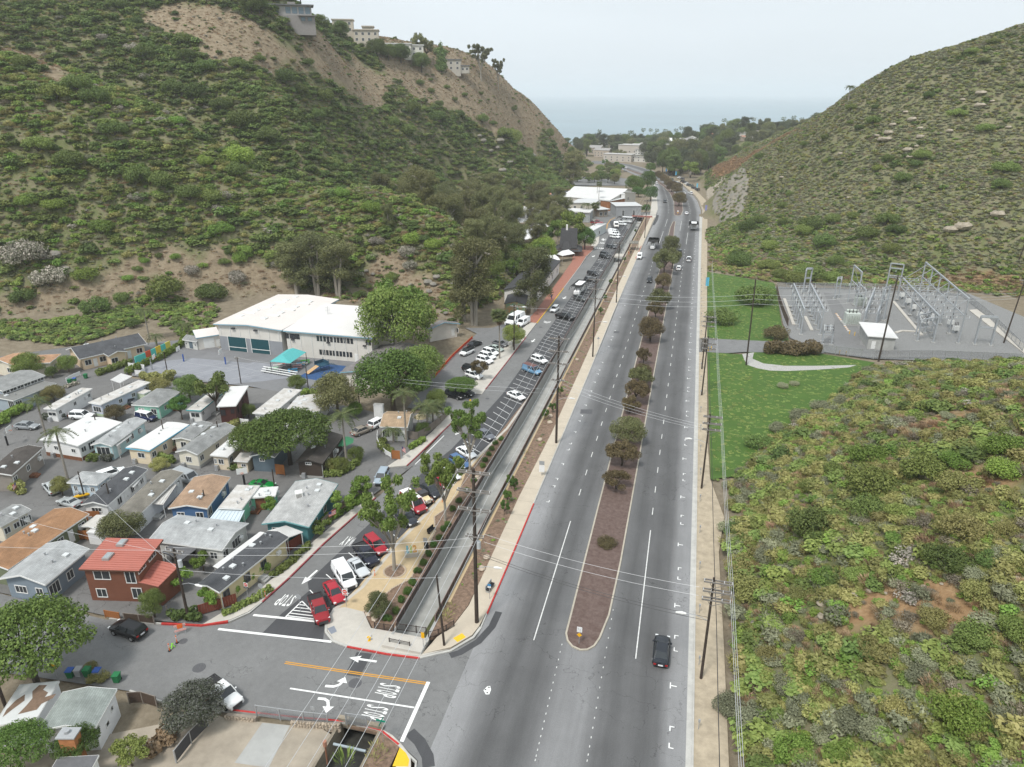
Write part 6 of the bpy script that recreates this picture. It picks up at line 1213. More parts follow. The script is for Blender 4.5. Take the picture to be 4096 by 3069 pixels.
# brick chimney and white parapet at the bottom edge
ch=empty('chimney',(*(-52.77,37.96),gz(40)),R(14),'orange brick chimney with a metal cap at the bottom left','chimney')
b=MB();b.box(-.75,.75,-.5,.5,0,4.4);b.build('stack',mat('brick_orange',(.40,.17,.07),var=.2,scale=3),ch);b=MB();b.box(-.9,.9,-.65,.65,4.4,4.55);b.build('cap',mat('metal_grey',(.35,.36,.37),var=.1),ch);b=MB();b.cyl(-.1,0,4.55,4.85,.25);b.build('flue',galv,ch)
house((-52.6,35.01),(-49.07,36.15),(-49.36,37.83),2.6,'flat',mat('stucco_white',(.78,.79,.80)),mat('roof_grey_dark',(.13,.13,.135),var=.15),'dark flat roof with a white wall beside the brick chimney',[],oh=.15)
# carports and awnings on posts
def awning(pts,h,label,mt=roofw,n=0,cat='carport',name='carport',post=trimw,dz=0.):
 cx=sum(p[0] for p in pts)/len(pts);cy=sum(p[1] for p in pts)/len(pts);t=empty(name,(cx,cy,gz(cy)),0,label,cat);b=MB();b.prism([(x-cx,y-cy) for x,y in pts],h,h+.1);r=b.build('roof',mt,t)
 for x,y in pts:q=MB();q.cyl(x-cx+(.15 if x<cx else -.15),y-cy+(.15 if y<cy else -.15),-.2,h,.05,n=6);q.build('post',post,t)
 if n:
  a,b_,c,d=[Vector((x-cx,y-cy)) for x,y in pts]
  for k in range(n):u=(k+.5)/n;p=a+(b_-a)*u;q=d+(c-d)*u;rb=MB();rb.bar((p.x,p.y,h+.13),(q.x,q.y,h+.13),.06,.06);rb.build('rib',mt,r)
 return t
awning([(-77.65,77.98),(-74.92,78.24),(-76.93,83.95),(-79.55,83.77)],2.4,'white panelled carport roof beside the taupe roofed trailer',roofw_worn,6)
awning([(-55.13,75.31),(-51.38,74.49),(-49.98,76.32),(-53.22,77.22)],2.7,'white ribbed carport at the end of the butter yellow trailer',roofw,14)
awning([(-57.71,66.34),(-56.05,65.92),(-55.38,75.07),(-56.14,75.06)],2.5,'long white awning behind the charcoal roofed trailer',roofw,0)
awning([(-84.15,81.54),(-83,81.58),(-83.95,84.67),(-85.35,84.99)],2.5,'white window awning on the black roofed trailer',roofw,5)
awning([(-97.56,93.47),(-96.5,93.36),(-97.14,97.7),(-98.36,97.89)],2.5,'white ribbed awning on the pale aqua trailer',roofw,8)
awning([(-122.23,120.42),(-118.74,119.33),(-118.97,123.31),(-122.81,124.32)],2.6,'white square patio roof beside the lilac blue trailer',roofw,6)
awning([(-66.42,67.35),(-62.66,66.43),(-62.28,69.23),(-66.46,69)],2.5,'dark covered patio beside the red metal roof',mat('patio_cover',(.12,.12,.125),var=.1),0,'patio cover','patio_cover',dkmetal)
awning([(-65.52,76.12),(-60.88,77),(-61.89,79.98),(-66.2,79.55)],2.3,'pale blue corrugated patio roof below the mint trailer',mat('roof_pale_blue',(.55,.62,.66),var=.06,scale=1),8)
house((-82.67,70.33),(-80.06,70.39),(-80.6,73.39),2.2,'gable',W_('siding_cream_pale',(.66,.60,.48)),mat('roof_shed_pale',(.52,.50,.46),var=.08),'small cream shed numbered 3 behind the wooden fence',[],pitch=.15,cat='shed',name='garden_shed')
house((-81.02,69.55),(-77.89,69.75),(-78.49,70.95),1.9,'flat',W_('siding_white',(.76,.76,.75)),roofw,'white storage box in front of the small cream shed',[],cat='shed',name='storage_box',oh=.05)
house((-113.73,116.89),(-110.23,116.47),(-111.47,118.49),2.0,'flat',W_('siding_pistachio',(.52,.60,.42)),mat('roof_shed_pale',(.52,.50,.46)),'pistachio green storage shed left of the seafoam cottage',[],cat='shed',name='garden_shed',oh=.08)
house((-63.78,76.57),(-58.16,77.54),(-59.58,80.07),2.0,'flat',W_('siding_white',(.76,.76,.75)),roofw_worn,'white corrugated shed below the mint porch',[],cat='shed',name='garden_shed',oh=.08) if False else None
b=MB();ac=empty('rooftop_cooler',(*(-54.59,83.57),gz(88)),R(35),'white evaporative cooler box on the broad pale grey roof','air cooler');b.box(-.55,.55,-.55,.55,3.5,4.75);b.build('housing',trimw,ac)
for k in range(4):q=MB();q.box(-.4+.2*k,-.26+.2*k,-.57,-.552,3.8,4.6);q.build('louvre',mat('louvre_grey',(.28,.27,.25),var=0),ac)

# ---------------------------------------------------------------- school gym
st_w=mat('stucco_school',(.64,.61,.56),var=.06,scale=.5,space='World');st_g=mat('stucco_grey',(.27,.28,.30),var=.06,scale=.7);blue_f=mat('fascia_school_blue',(.22,.42,.52),var=.05);roof_s=mat('roof_school',(.66,.61,.575),var=.05,scale=.2,detail=8);roof_s2=mat('roof_school_white',(.66,.64,.62),var=.04,scale=.3,detail=8);teal_d=mat('door_teal',(.015,.07,.085),var=.1)
gym=house((-117.16,151.21),(-97.26,150.73),(-96.46,180.62),6.9,'gable',st_w,roof_s,'big school gym with a pale pink white roof and teal doors',[],pitch=.06,oh=.7,fascia=blue_f,thick=.25,cat='school building',name='school_gym')
w,d=gym['w'],gym['d'];rf=[c for c in gym.children if c.name.startswith('roof')][0]
b=MB();b.box(.72,w-.72,.62,.74,-.3,3.7);b.build('wall_band',st_g,gym)
for u in (.30,.64):
 x=u*w;b=MB();b.box(x-2.6,x+2.6,.56,.7,-.1,3.75);dr=b.build('door',teal_d,gym);b=MB();b.box(x-2.6,x+2.6,.5,.57,.95,1.1);b.build('push_rail',trimw,dr)
 for e in (-2.68,2.68):b=MB();b.box(x+e-.07,x+e+.07,.48,.7,-.1,3.85);b.build('door_jamb',trimw,dr)
for k in range(7):b=MB();x=w*(k+.5)/7;b.box(x-.05,x+.05,.6,.72,3.7,7.2);b.build('wall_joint',trimw,gym)
for u in (.27,.6):b=MB();x=u*w;b.box(x-.45,x+.45,.2,.7,6.0,6.35);b.build('wall_lamp',dkmetal,gym)
for k,(u,v_) in enumerate([(.16,.24),(.22,.42),(.28,.6),(.34,.78),(.38,.9),(.56,.2),(.62,.4),(.66,.6),(.7,.8),(.2,.33),(.26,.52),(.32,.7),(.6,.3),(.65,.5),(.68,.72)]):
 x,y=u*w,v_*d;zq=6.9+.25+.06*(w/2-abs(x-w/2));b=MB();hx,hy=(.75,.75) if k<9 else (1.7,.45);b.box(x-hx,x+hx,y-hy,y+hy,zq-.05,zq+.22);q=b.build('skylight',trimw,rf)
 b=MB();b.tube([(x,y,zq+.2),(x,y,zq+.45)],[min(hx,hy)*.9,.12],8);b.build('dome',mat('skylight_dome',(.6,.62,.62)),q) if k<9 else None
gy2=house((-97.39,151.16),(-72.91,151.24),(-77.28,174.02),6.7,'shed',st_w,roof_s2,'two storey school wing with rows of dark windows and a white roof',[],pitch=.03,oh=.6,fascia=blue_f,thick=.25,cat='school building',name='school_wing')
w,d=gy2['w'],gy2['d'];dkf=mat('window_frame_dark',(.03,.03,.032),var=0)
for row,zc,us in ((0,5.35,[.03,.055,.085,.11,.14,.165]+[.385+.0375*k for k in range(11)]+[.93,.955]),(1,1.75,[.4+.0375*k for k in range(10)])):
 for u in us:window(gy2,(u*w,.6,zc),(1,0,0),0,w*.02,1.15,(0,-1,0),dkf,glass,0)
for k in range(8):b=MB();x=w*(k+.5)/8;b.box(x-.05,x+.05,.5,.62,0,6.2);b.build('wall_joint',trimw,gy2)
for u in (.1,.5,.9):b=MB();x=u*w;b.box(x-.4,x+.4,.15,.6,4.35,4.65);b.build('wall_lamp',dkmetal,gy2)
b=MB();b.box(.8*w-.5,.8*w+.5,.5,.62,-.1,2.1);b.build('door',trimw,gy2)
rf2=[c for c in gy2.children if c.name.startswith('roof')][0]
b=MB();x,y=.22*w,.62*d; 
for k in range(5):b.box(x-1.6+.8*k-.04,x-1.6+.8*k+.04,y-1.4,y+1.4,6.7,6.8)
for q in (-1.4,0,1.4):b.box(x-1.7,x+1.7,y+q-.04,y+q+.04,6.8,6.88)
b.cyl(x,y,6.7,9.6,.05); 
for q in range(4):b.bar((x-.8,y,8+.4*q),(x+.8,y,8+.4*q),.05,.05)
b.build('antenna',galv,rf2)
for k in range(9):b=MB();x=(.25+.075*k)*w;b.cyl(x,.72*d,6.6,6.85,.12,n=6);b.build('vent',dkmetal,rf2)
house((-121.75,149.53),(-117.51,153.65),(-120.28,158.35),3.3,'shed',st_w,roof_s,'white lean to with a garage door left of the gym',[('D',.5,1.4,2.6,2.6,1),('D',.88,1.1,.9,2.0,1)],pitch=.12,fascia=blue_f,cat='shed',name='lean_to_shed')
house((-126.57,150.17),(-121.78,149.46),(-123.09,153.09),2.3,'gablex',W_('siding_pale_grey',(.60,.60,.57)),r_grey,'grey storage shed with double doors beside the red barrier',[('D',.5,1.1,1.2,1.9,W_('siding_slate',(.115,.155,.185))),('F',.18,1.3,.5,.6),('F',.82,1.3,.5,.6)],pitch=.5,cat='shed',name='storage_shed')
house((-74.53,136.53),(-60.15,135.47),(-65.06,155.99),3.0,'gable',st_w,shingle('shingle_school',(.215,.20,.195)),'low classroom wing with a grey brown roof under the sycamore',[('F',.3,1.5,1.5,1.2,2),('F',.7,1.5,1.5,1.2,2)],pitch=.18,oh=.5,fascia=blue_f,cat='school building',name='classroom_wing',vents=3)
house((-65.99,171.36),(-59.37,178.56),(-57.89,183.29),3.4,'gable',st_w,shingle('shingle_school',(.215,.20,.195)),'low school office with white wall beside the parking lot',[('S',.3,1.6,1.4,1.2,2),('S',.7,1.6,1.4,1.2,2),('D',.8,1.2,1.0,2.1,1)],pitch=.25,oh=.7,fascia=blue_f,cat='school building',name='school_office')
# ---------------------------------------------------------------- festival grounds
fr_b=mat('roof_dark_shake',(.055,.055,.058),var=.25,scale=2,bump=.3);tim_w=mat('plaster_white',(.74,.73,.70),var=.05)
ah=empty('steep_roofed_house',(-50.5,301,gz(301)),R(8),'storybook house with a steep black shake roof','house')
b=MB();b.box(-4.6,4.6,-4.2,4.2,-.3,3.0);b.build('wall',mat('wood_dark_brown',(.10,.06,.045),var=.2),ah)
b=MB()
def prismroof(b,x0,x1,y0,y1,z0,z1,rx0,rx1):
 ym=(y0+y1)/2;b.add([(x0,y0,z0),(x1,y0,z0),(x1,y1,z0),(x0,y1,z0),(rx0,ym,z1),(rx1,ym,z1)],[(0,1,5,4),(2,3,4,5),(1,2,5),(3,0,4),(3,2,1,0)])
prismroof(b,-6.2,6.2,-5.6,5.6,2.3,4.4,-3.4,3.4);b.build('lower_roof',fr_b,ah)
b=MB();prismroof(b,-3.6,3.9,-3.6,3.6,3.4,11.2,-3.0,3.9);b.build('roof',fr_b,ah)
b=MB();b.add([(3.95,-2.9,3.6),(3.95,2.9,3.6),(3.95,0,10.2)],[(0,1,2)]);b.build('gable_wall',mat('wood_red_brown',(.17,.075,.05),var=.15),ah);window(ah,(3.97,0,5.6),(0,1,0),0,1.2,1.4,(1,0,0),trimw)
b=MB();prismroof(b,-2.6,1.6,-5.2,-1.0,3.0,6.2,-1.4,.4);b.build('dormer',fr_b,ah);b=MB();b.box(-1.0,-.2,-.4,.4,9.5,12.6);b.build('chimney',tim_w,ah)
house((-57,216),(-46.6,216),(-46.4,262),4.2,'gable',tim_w,fr_b,'white half timbered shop with a black roof on the brick sidewalk',[('S',u,1.6,1.6,1.6,2) for u in (.1,.3,.5,.7,.9)],pitch=.3,oh=.4,fascia=mat('timber_black',(.03,.03,.03),var=0),cat='shop',name='half_timbered_shop')
sh=house((-53,202),(-46.4,203),(-46.3,214),3.4,'gable',mat('mural_wall',(.10,.32,.22),var=.2,scale=.8,col2=(.45,.20,.08)),fr_b,'little shop with a painted mural wall by the brick sidewalk',[('S',.5,1.4,1.0,1.6,1)],pitch=.3,oh=.2,fascia=None,cat='shop',name='mural_shop')
b=MB();b.box(6.3,6.62,1.5,3.3,0,6.5); 
fm=[(-130,392),(-52,403)]
gm_=mat('stucco_mid_grey',(.30,.31,.32),var=.1,scale=.4)
house((-98.31,392.63),(-53.94,392.43),(-55.66,404.46),5.0,'flat',gm_,roofw,'long grey festival building with a white roof edge behind the eucalyptus',[('F',u,1.8,2.6,2.4,2) for u in (.06,.14,.22,.3,.38,.46,.54,.62,.7,.78,.86)]+[('F',.95,1.8,3.4,3.0,3)],cat='festival building',name='festival_hall',thick=.5)
house((-67.99,409.56),(-55.01,408.59),(-55.44,427.46),7.5,'barrel',mat('stucco_cream',(.56,.52,.44),var=.06),mat('roof_light_grey',(.55,.56,.56),var=.05),'cream festival block with a curved grey roof',[('F',.2,5.6,1.2,1.2),('F',.5,5.6,1.2,1.2),('S',.5,5.6,1.2,1.2)],pitch=.08,cat='festival building',name='festival_block',fascia=gm_)
house((-82.62,453.75),(-49.26,443.56),(-46.72,487.16),6.0,'gablex',mat('stucco_pale',(.60,.58,.54),var=.06),roofw,'white roofed festival hall beside the far road bend',[('F',u,3.5,1.6,1.6,2) for u in (.2,.4,.6,.8)]+[('S',u,3.5,1.6,1.8,2) for u in (.3,.7)],pitch=.12,cat='festival building',name='festival_hall')
house((-80.99,476.87),(-44.91,471.24),(-47.28,498.99),6.5,'gablex',mat('stucco_pale',(.60,.58,.54)),roofw,'farther long white festival roof below the tan hillside',[],pitch=.14,cat='festival building',name='festival_hall')
house((-47.93,432.25),(-42.93,417.9),(-45.37,471.78),6.0,'flat',mat('stucco_mid_grey',(.30,.31,.32)),mat('roof_light_grey',(.55,.56,.56)),'grey windowless festival block facing the parking court',[('S',.3,2,1.2,3,1),('S',.7,2,1.2,3,1)],cat='festival building',name='festival_block')
house((-44.06,457.91),(-41.6,458.6),(-42,473.91),8.0,'flat',tim_w,roofw,'tall white entrance wall of the festival beside the trees',[('F',.5,3.5,1.2,2.6,1)],cat='festival building',name='festival_entrance',oh=.1)
house((-51.98,411.59),(-45.95,416.18),(-47.68,430.91),4.2,'flat',mat('stone_brown',(.22,.18,.14),var=.3,scale=1),mat('roof_light_grey',(.55,.56,.56)),'low pavilion with a wide grey roof at the street bend',[('F',.3,1.6,1.6,1.8,1),('F',.7,1.6,1.6,1.8,1)],cat='festival building',name='festival_pavilion',oh=.9)
house((-55.69,445.2),(-49.06,441.91),(-51.07,462.64),5.5,'flat',mat('wall_rust',(.30,.13,.06),var=.3,scale=.6),mat('roof_light_grey',(.55,.56,.56)),'rust coloured festival wall under a dark grille',[],cat='festival building',name='festival_block')
for A,B,C,lb in (((-108.6,478.9),(-97.67,477.9),(-101.78,497.85),'pale green roofed studio with a pink chimney block'),((-95.68,470.46),(-90.93,471.8),(-93.83,491.47),'studio with a terracotta roof among the festival buildings'),((-91.92,467.61),(-84.82,465.76),(-86.99,485.02),'studio with a dark roof between the white halls'),((-91.24,482.78),(-83.5,480.83),(-85.99,494.94),'studio with a terracotta parapet behind the dark roof')):
 house(A,B,C,4.5,'shed',mat('stucco_terracotta',(.45,.20,.12),var=.1) if 'terra' in lb else mat('stucco_pale',(.6,.58,.54)),mat('roof_terracotta',(.42,.19,.12),var=.1) if 'terra' in lb else (r_char if 'dark' in lb else mat('roof_pale_green',(.50,.55,.45),var=.05)),lb,[('F',.5,1.8,1.2,1.2,1)],pitch=.1,cat='studio',name='art_studio')
house((-49.73,340.56),(-45.21,339.76),(-47.9,362.66),4.0,'flat',mat('mural_pale',(.62,.66,.66),var=.15,scale=.5),roofw,'white shop with a painted wall under the fan palm',[('S',.5,1.5,2,1.6,2)],cat='shop',name='street_shop',oh=.1)
# white festival tents under the eucalyptus
tent_m=mat('tent_canvas',(.78,.78,.77),var=.05,scale=1)
for k,(p,w,d_) in enumerate((((-82.81,322.84),9,8),((-82.8,336.12),9,9),((-75.24,321.26),10,9),((-76.01,336.01),11,9),((-98.51,335.82),9,8),((-95.71,340.64),8,8),((-72.6,338.89),9,8),((-89.17,370.99),12,8),((-74.72,356.87),9,7),((-65.23,262.66),10,8),((-64.34,267.95),8,7),((-53.43,277.44),7,6),((-57.12,275.12),5,5),((-49.26,288.24),7,4),((-55.33,262.83),4,4))):
 t=empty('festival_tent',(p[0],p[1],gz(p[1])),R(12+17*k),'white peaked canvas tent under the eucalyptus trees','tent','festival tents under the trees');b=MB();z0=2.6
 b.add([(-w/2,-d_/2,z0),(w/2,-d_/2,z0),(w/2,d_/2,z0),(-w/2,d_/2,z0),(-w/4,0,z0+1.6),(w/4,0,z0+1.6)],[(0,1,5,4),(1,2,5),(2,3,4,5),(3,0,4)]);b.build('canopy',tent_m,t)
 for sx in (-1,1):
  for sy in (-1,1):q=MB();q.cyl(sx*(w/2-.1),sy*(d_/2-.1),-.2,z0,.06,n=5);q.build('pole',galv,t)
# ---------------------------------------------------------------- ridge houses
def ridge(c,rz,label):
 z=tz(*c);return empty('hillside_house',(c[0],c[1],z),rz,label,'house')
c=(-213.9,378.8);t=ridge(c,R(30),'grey modern hillside house with glass walls on the ridge');t.scale=(.66,)*3;gs=mat('house_grey_block',(.27,.25,.24),var=.1,scale=.5);gd=mat('roof_slate',(.16,.16,.165),var=.1)
b=MB();b.box(-17,17,-7,10,-9,5);b.build('lower_wall',gs,t);b=MB();b.box(-21,15,-5,10,5,12);b.build('upper_wall',mat('house_grey_panel',(.34,.33,.32),var=.1,scale=.5),t);b=MB();b.box(-23,17,-7,11,12,12.8);b.build('roof',gd,t);b=MB();b.box(-3,3,0,6,12.8,15);b.build('chimney',gs,t)
for x in (-17,-12,-3,2,7,12):window(t,(x,-5.02,8.6),(1,0,0),0,3.6,4.6,(0,-1,0),dkmetal,mat('glass_sky',(.16,.22,.26),rough=.1,var=.1),1)
for x in (-11,-5,8,13):window(t,(x,-7.02,2.4),(1,0,0),0,3,2.6,(0,-1,0),dkmetal,mat('glass_sky',(.16,.22,.26)),1)
b=MB();b.box(4,18.5,-9.5,-5,4.6,5);b.build('balcony',gs,t)
for k in range(8):b=MB();b.box(4.2+2*k,4.32+2*k,-9.4,-9.3,5,6.2);b.build('rail_post',galv,t)
def villa(c,rz,label,blocks,wm,rm):
 t=ridge(c,rz,label)
 for (x0,x1,y0,y1,z0,z1) in blocks:
  b=MB();b.box(x0,x1,y0,y1,z0,z1);b.build('wall',wm,t);b=MB();b.box(x0-.6,x1+.6,y0-.6,y1+.6,z1,z1+.6);b.build('roof',rm,t);n=max(2,int((x1-x0)/4))
  for zc in np.arange(z1-2,max(z0,z1-9)+1,-3.4):
   for k in range(n):window(t,(x0+(x1-x0)*(k+.5)/n,y0-.02,zc),(1,0,0),0,1.5,1.6,(0,-1,0),trimw,glass,1)
 return t
cream=mat('villa_cream',(.55,.49,.41),var=.06);villa((-223.1,477.5),R(22),'cream villa with arches and balconies on the ridge',[(-16,-3,-3,8,-4,13),(-3,13,-5,8,-7,7),(3,10,-5.5,4,7,9)],cream,mat('roof_cream',(.5,.44,.37),var=.05))
villa((-205.4,502.6),R(20),'flat roofed white house on the ridge',[(-14,8,0,10,-3,7)],mat('villa_white',(.66,.64,.58),var=.05),roofw);villa((-199.5,514.1),R(20),'square white tower block right of the flat ridge house',[(-6,7,-3,8,-6,8)],mat('villa_white',(.66,.64,.58)),roofw)
villa((-179.8,543.5),R(15),'last house on the ridge with a dark overhanging roof',[(-9,5,-2,8,-3,8),(5,11,-1,6,-1,4)],mat('villa_taupe',(.45,.42,.37),var=.05),mat('roof_slate',(.16,.16,.165)))
# ---------------------------------------------------------------- town by the sea
rb=random.Random(8);wm=[mat('town_wall_%d' % k,c_,var=.06) for k,c_ in enumerate(((.62,.60,.56),(.56,.50,.42),(.48,.44,.39),(.66,.65,.63),(.42,.36,.30)))];rm_=[mat('town_roof_%d' % k,c_,var=.1) for k,c_ in enumerate(((.30,.29,.28),(.36,.19,.13),(.38,.37,.36),(.24,.22,.2),(.42,.41,.39)))]
def townhouse(x,y,w,d,h,rz,roof,label,group=None,wi=None,ri=None,nw=3):
 c,s_=math.cos(rz),math.sin(rz);A=(x-w/2*c+d/2*s_,y-w/2*s_-d/2*c);B=(x+w/2*c+d/2*s_,y+w/2*s_-d/2*c);C=(x+w/2*c-d/2*s_,y+w/2*s_+d/2*c)
 wins=[('F',(k+.5)/nw,zc,1.3,1.4,1) for k in range(nw) for zc in ([1.8] if h<5 else [1.8,4.6])]
 return house(A,B,C,h,roof,wm[wi if wi is not None else rb.randrange(5)],rm_[ri if ri is not None else rb.randrange(5)],label,wins,pitch=.35,oh=.5,cat='house',name='town_house',z=tz(x,y),group=group)
for c,w,d,h,lb in (((-86.96,848.02),34,16,8,'tan theatre complex at the far road bend, left part'),((-77.79,908.26),30,22,12,'tall tan theatre block at the far road bend'),((-64.37,924.76),26,18,9,'tan theatre wing under the trees'),((-57.79,846.16),30,10,5,'grey glass lobby with a dark terrace at the far bend'),((-127.29,931.16),22,14,8,'brown gabled apartments left of the theatre'),((-113.43,909.72),20,12,8,'brown gabled apartments next to the theatre')):
 townhouse(c[0],c[1]+6,w,d,h,R(-12),'flat' if 'gabled' not in lb else 'gablex',lb,None,2 if 'tan' in lb else (4 if 'brown' in lb else 0),4 if 'tan' in lb else 0,5)
GH_='houses in the far town'
for k in range(64):
 for _ in range(20):
  x,y=rb.uniform(-170,190),rb.uniform(880,1110)
  if x<.2*y-10:break
 townhouse(x,y,rb.uniform(10,18),rb.uniform(8,12),rb.choice([3.4,6,6]),rb.uniform(-.6,.6),rb.choice(['gable','gablex','hip','flat']),'pale house among trees in the far town by the sea',GH_,nw=2)
for x,y,w in ((-66,905,14),(-52,912,16),(-84,930,14),(-30,890,18),(-14,905,16)):townhouse(x,y,w,11,6.4,R(-8),'gablex','white two storey house in the trees above the theatre','white houses above the theatre',3,0,4)
for p,w in (((-25.95,924.12),26),((7.57,855.41),30),((-38.51,932.69),18)):
 t=empty('market_tent',(p[0],p[1]+20,tz(p[0],p[1]+20)),R(-20),'bright white marquee half hidden in the far trees','tent','white marquees in the far grove');b=MB();b.add([(-w/2,-6,4),(w/2,-6,4),(w/2,6,4),(-w/2,6,4),(-w/2+2,0,7),(w/2-2,0,7)],[(0,1,5,4),(1,2,5),(2,3,4,5),(3,0,4)]);b.build('canopy',tent_m,t)
 for sx in (-1,1):q=MB();q.cyl(sx*w/2,-5.8,-.3,4,.1);q.build('pole',galv,t)
# ---------------------------------------------------------------- vehicles
tyre_m=mat('tyre_rubber',(.018,.018,.018),rough=.9,var=0);rim_m=mat('wheel_rim',(.38,.38,.39),rough=.35,metal=.6,var=0);glass_car=mat('car_glass',(.025,.03,.034),rough=.08,var=0,spec=.7);lamp_w=mat('headlight_lens',(.75,.76,.76),rough=.15,var=0);lamp_r=mat('tail_lens',(.35,.02,.02),rough=.2,var=0);plate_m=mat('licence_plate',(.75,.76,.78),var=0);chrome=mat('bumper_chrome',(.5,.5,.5),rough=.25,metal=.8,var=0)
_P={}
def paint(c,rough=.28):
 if c not in _P:_P[c]=mat('car_paint_'+c.lstrip('#'),rgb(c),rough=rough,var=.02,spec=.5)
 return _P[c]
def loft(sections):
 """closed loft through cross-sections (lists of equal length)"""
 mb=MB();n=len(sections[0]);V=[p for s in sections for p in s];F=[]
 for i in range(len(sections)-1):
  for k in range(n):F.append((i*n+k,i*n+(k+1)%n,(i+1)*n+(k+1)%n,(i+1)*n+k))
 F.append(tuple(range(n)));F.append(tuple((len(sections)-1)*n+k for k in range(n))[::-1]);return mb.add(V,F)
def body_mesh(st):
 S=[]
 for x,w,zb,zs,zd in st:
  S.append([(x,-w*.9,zb),(x,-w,zb+(zs-zb)*.35),(x,-w,zb+(zs-zb)*.75),(x,-w*.93,zs),(x,-w*.6,zd),(x,0,zd+.02),(x,w*.6,zd),(x,w*.93,zs),(x,w,zb+(zs-zb)*.75),(x,w,zb+(zs-zb)*.35),(x,w*.9,zb)])
 return loft(S)
def cab_mesh(c,wb,wt,inset=0.):
 x0,x1,x2,x3,zb,zt=c;V=[(x0,-wb,zb),(x3,-wb,zb),(x3,wb,zb),(x0,wb,zb),(x1,-wt,zt),(x2,-wt,zt),(x2,wt,zt),(x1,wt,zt)]
 return MB().add(V,[(0,1,5,4),(1,2,6,5),(2,3,7,6),(3,0,4,7),(4,5,6,7)])
def roof_mesh(c,wt,t=.05):
 x0,x1,x2,x3,zb,zt=c;m=MB();e=.04
 m.add([(x1-e,-wt-e,zt-.02),(x2+e,-wt-e,zt-.02),(x2+e,wt+e,zt-.02),(x1-e,wt+e,zt-.02),(x1+.12,-wt*.82,zt+t),(x2-.12,-wt*.82,zt+t),(x2-.12,wt*.82,zt+t),(x1+.12,wt*.82,zt+t)],[(0,3,2,1),(4,5,6,7),(0,1,5,4),(1,2,6,5),(2,3,7,6),(3,0,4,7)])
 wb=wt+.16
 for s in (-1,1):
  for a,b in (((x0,s*wb,zb),(x1,s*wt,zt)),((x3,s*wb,zb),(x2,s*wt,zt)),(((x0+x3)/2-.1,s*(wb+.01),zb),((x1+x2)/2-.1,s*(wt+.01),zt))):m.bar(a,b,.09,.06)
 return m
def wheel_mesh(r):
 m=MB();m.tube([(0,-.11,0),(0,.11,0)],r,14);h=MB();h.tube([(0,-.125,0),(0,.125,0)],r*.62,10);return m,h
KIND={
 'sedan':dict(st=[(-2.35,.72,.45,.78,.84),(-2.2,.84,.3,.9,.98),(-1.7,.90,.22,.94,1.04),(-.5,.91,.2,.93,.98),(.9,.91,.2,.90,.96),(1.5,.89,.22,.84,.92),(2.1,.83,.26,.72,.78),(2.33,.66,.36,.58,.62)],cab=(-1.95,-1.15,.35,1.15,.93,1.42),wt=.58,wb=.80,wx=(-1.38,1.42),wr=.33),
 'coupe':dict(st=[(-2.15,.74,.42,.76,.82),(-1.95,.86,.28,.88,.95),(-1.2,.90,.2,.9,.98),(.2,.88,.2,.84,.88),(1.2,.88,.22,.80,.87),(1.9,.82,.26,.66,.7),(2.2,.62,.34,.52,.55)],cab=(-1.5,-.75,.0,.75,.86,1.26),wt=.55,wb=.76,wx=(-1.25,1.3),wr=.33),
 'suv':dict(st=[(-2.3,.80,.45,1.0,1.06),(-2.2,.9,.32,1.06,1.12),(-1,.94,.25,1.06,1.1),(.9,.94,.25,1.04,1.08),(1.6,.92,.27,.98,1.06),(2.15,.86,.32,.86,.92),(2.35,.72,.42,.72,.76)],cab=(-2.25,-1.95,.45,1.2,1.05,1.68),wt=.66,wb=.83,wx=(-1.35,1.42),wr=.37),
 'pickup':dict(st=[(-2.75,.86,.5,1.05,1.05),(-2.7,.94,.42,1.08,1.08),(-.7,.96,.36,1.08,1.08),(.3,.96,.34,1.08,1.1),(1.2,.95,.34,1.05,1.12),(2.3,.9,.38,.98,1.06),(2.75,.8,.45,.85,.9)],cab=(-.85,-.65,.75,1.35,1.08,1.78),wt=.68,wb=.86,wx=(-1.75,1.75),wr=.4,bed=1),
 'van':dict(st=[(-2.7,.9,.45,1.15,1.15),(-2.65,.97,.35,1.2,1.2),(1.0,.98,.33,1.2,1.2),(1.7,.96,.35,1.12,1.2),(2.4,.9,.38,.98,1.08),(2.65,.78,.45,.85,.9)],cab=(-2.62,-2.5,1.05,1.75,1.18,2.08),wt=.80,wb=.90,wx=(-1.7,1.75),wr=.37,van=1),
}
_CM={}
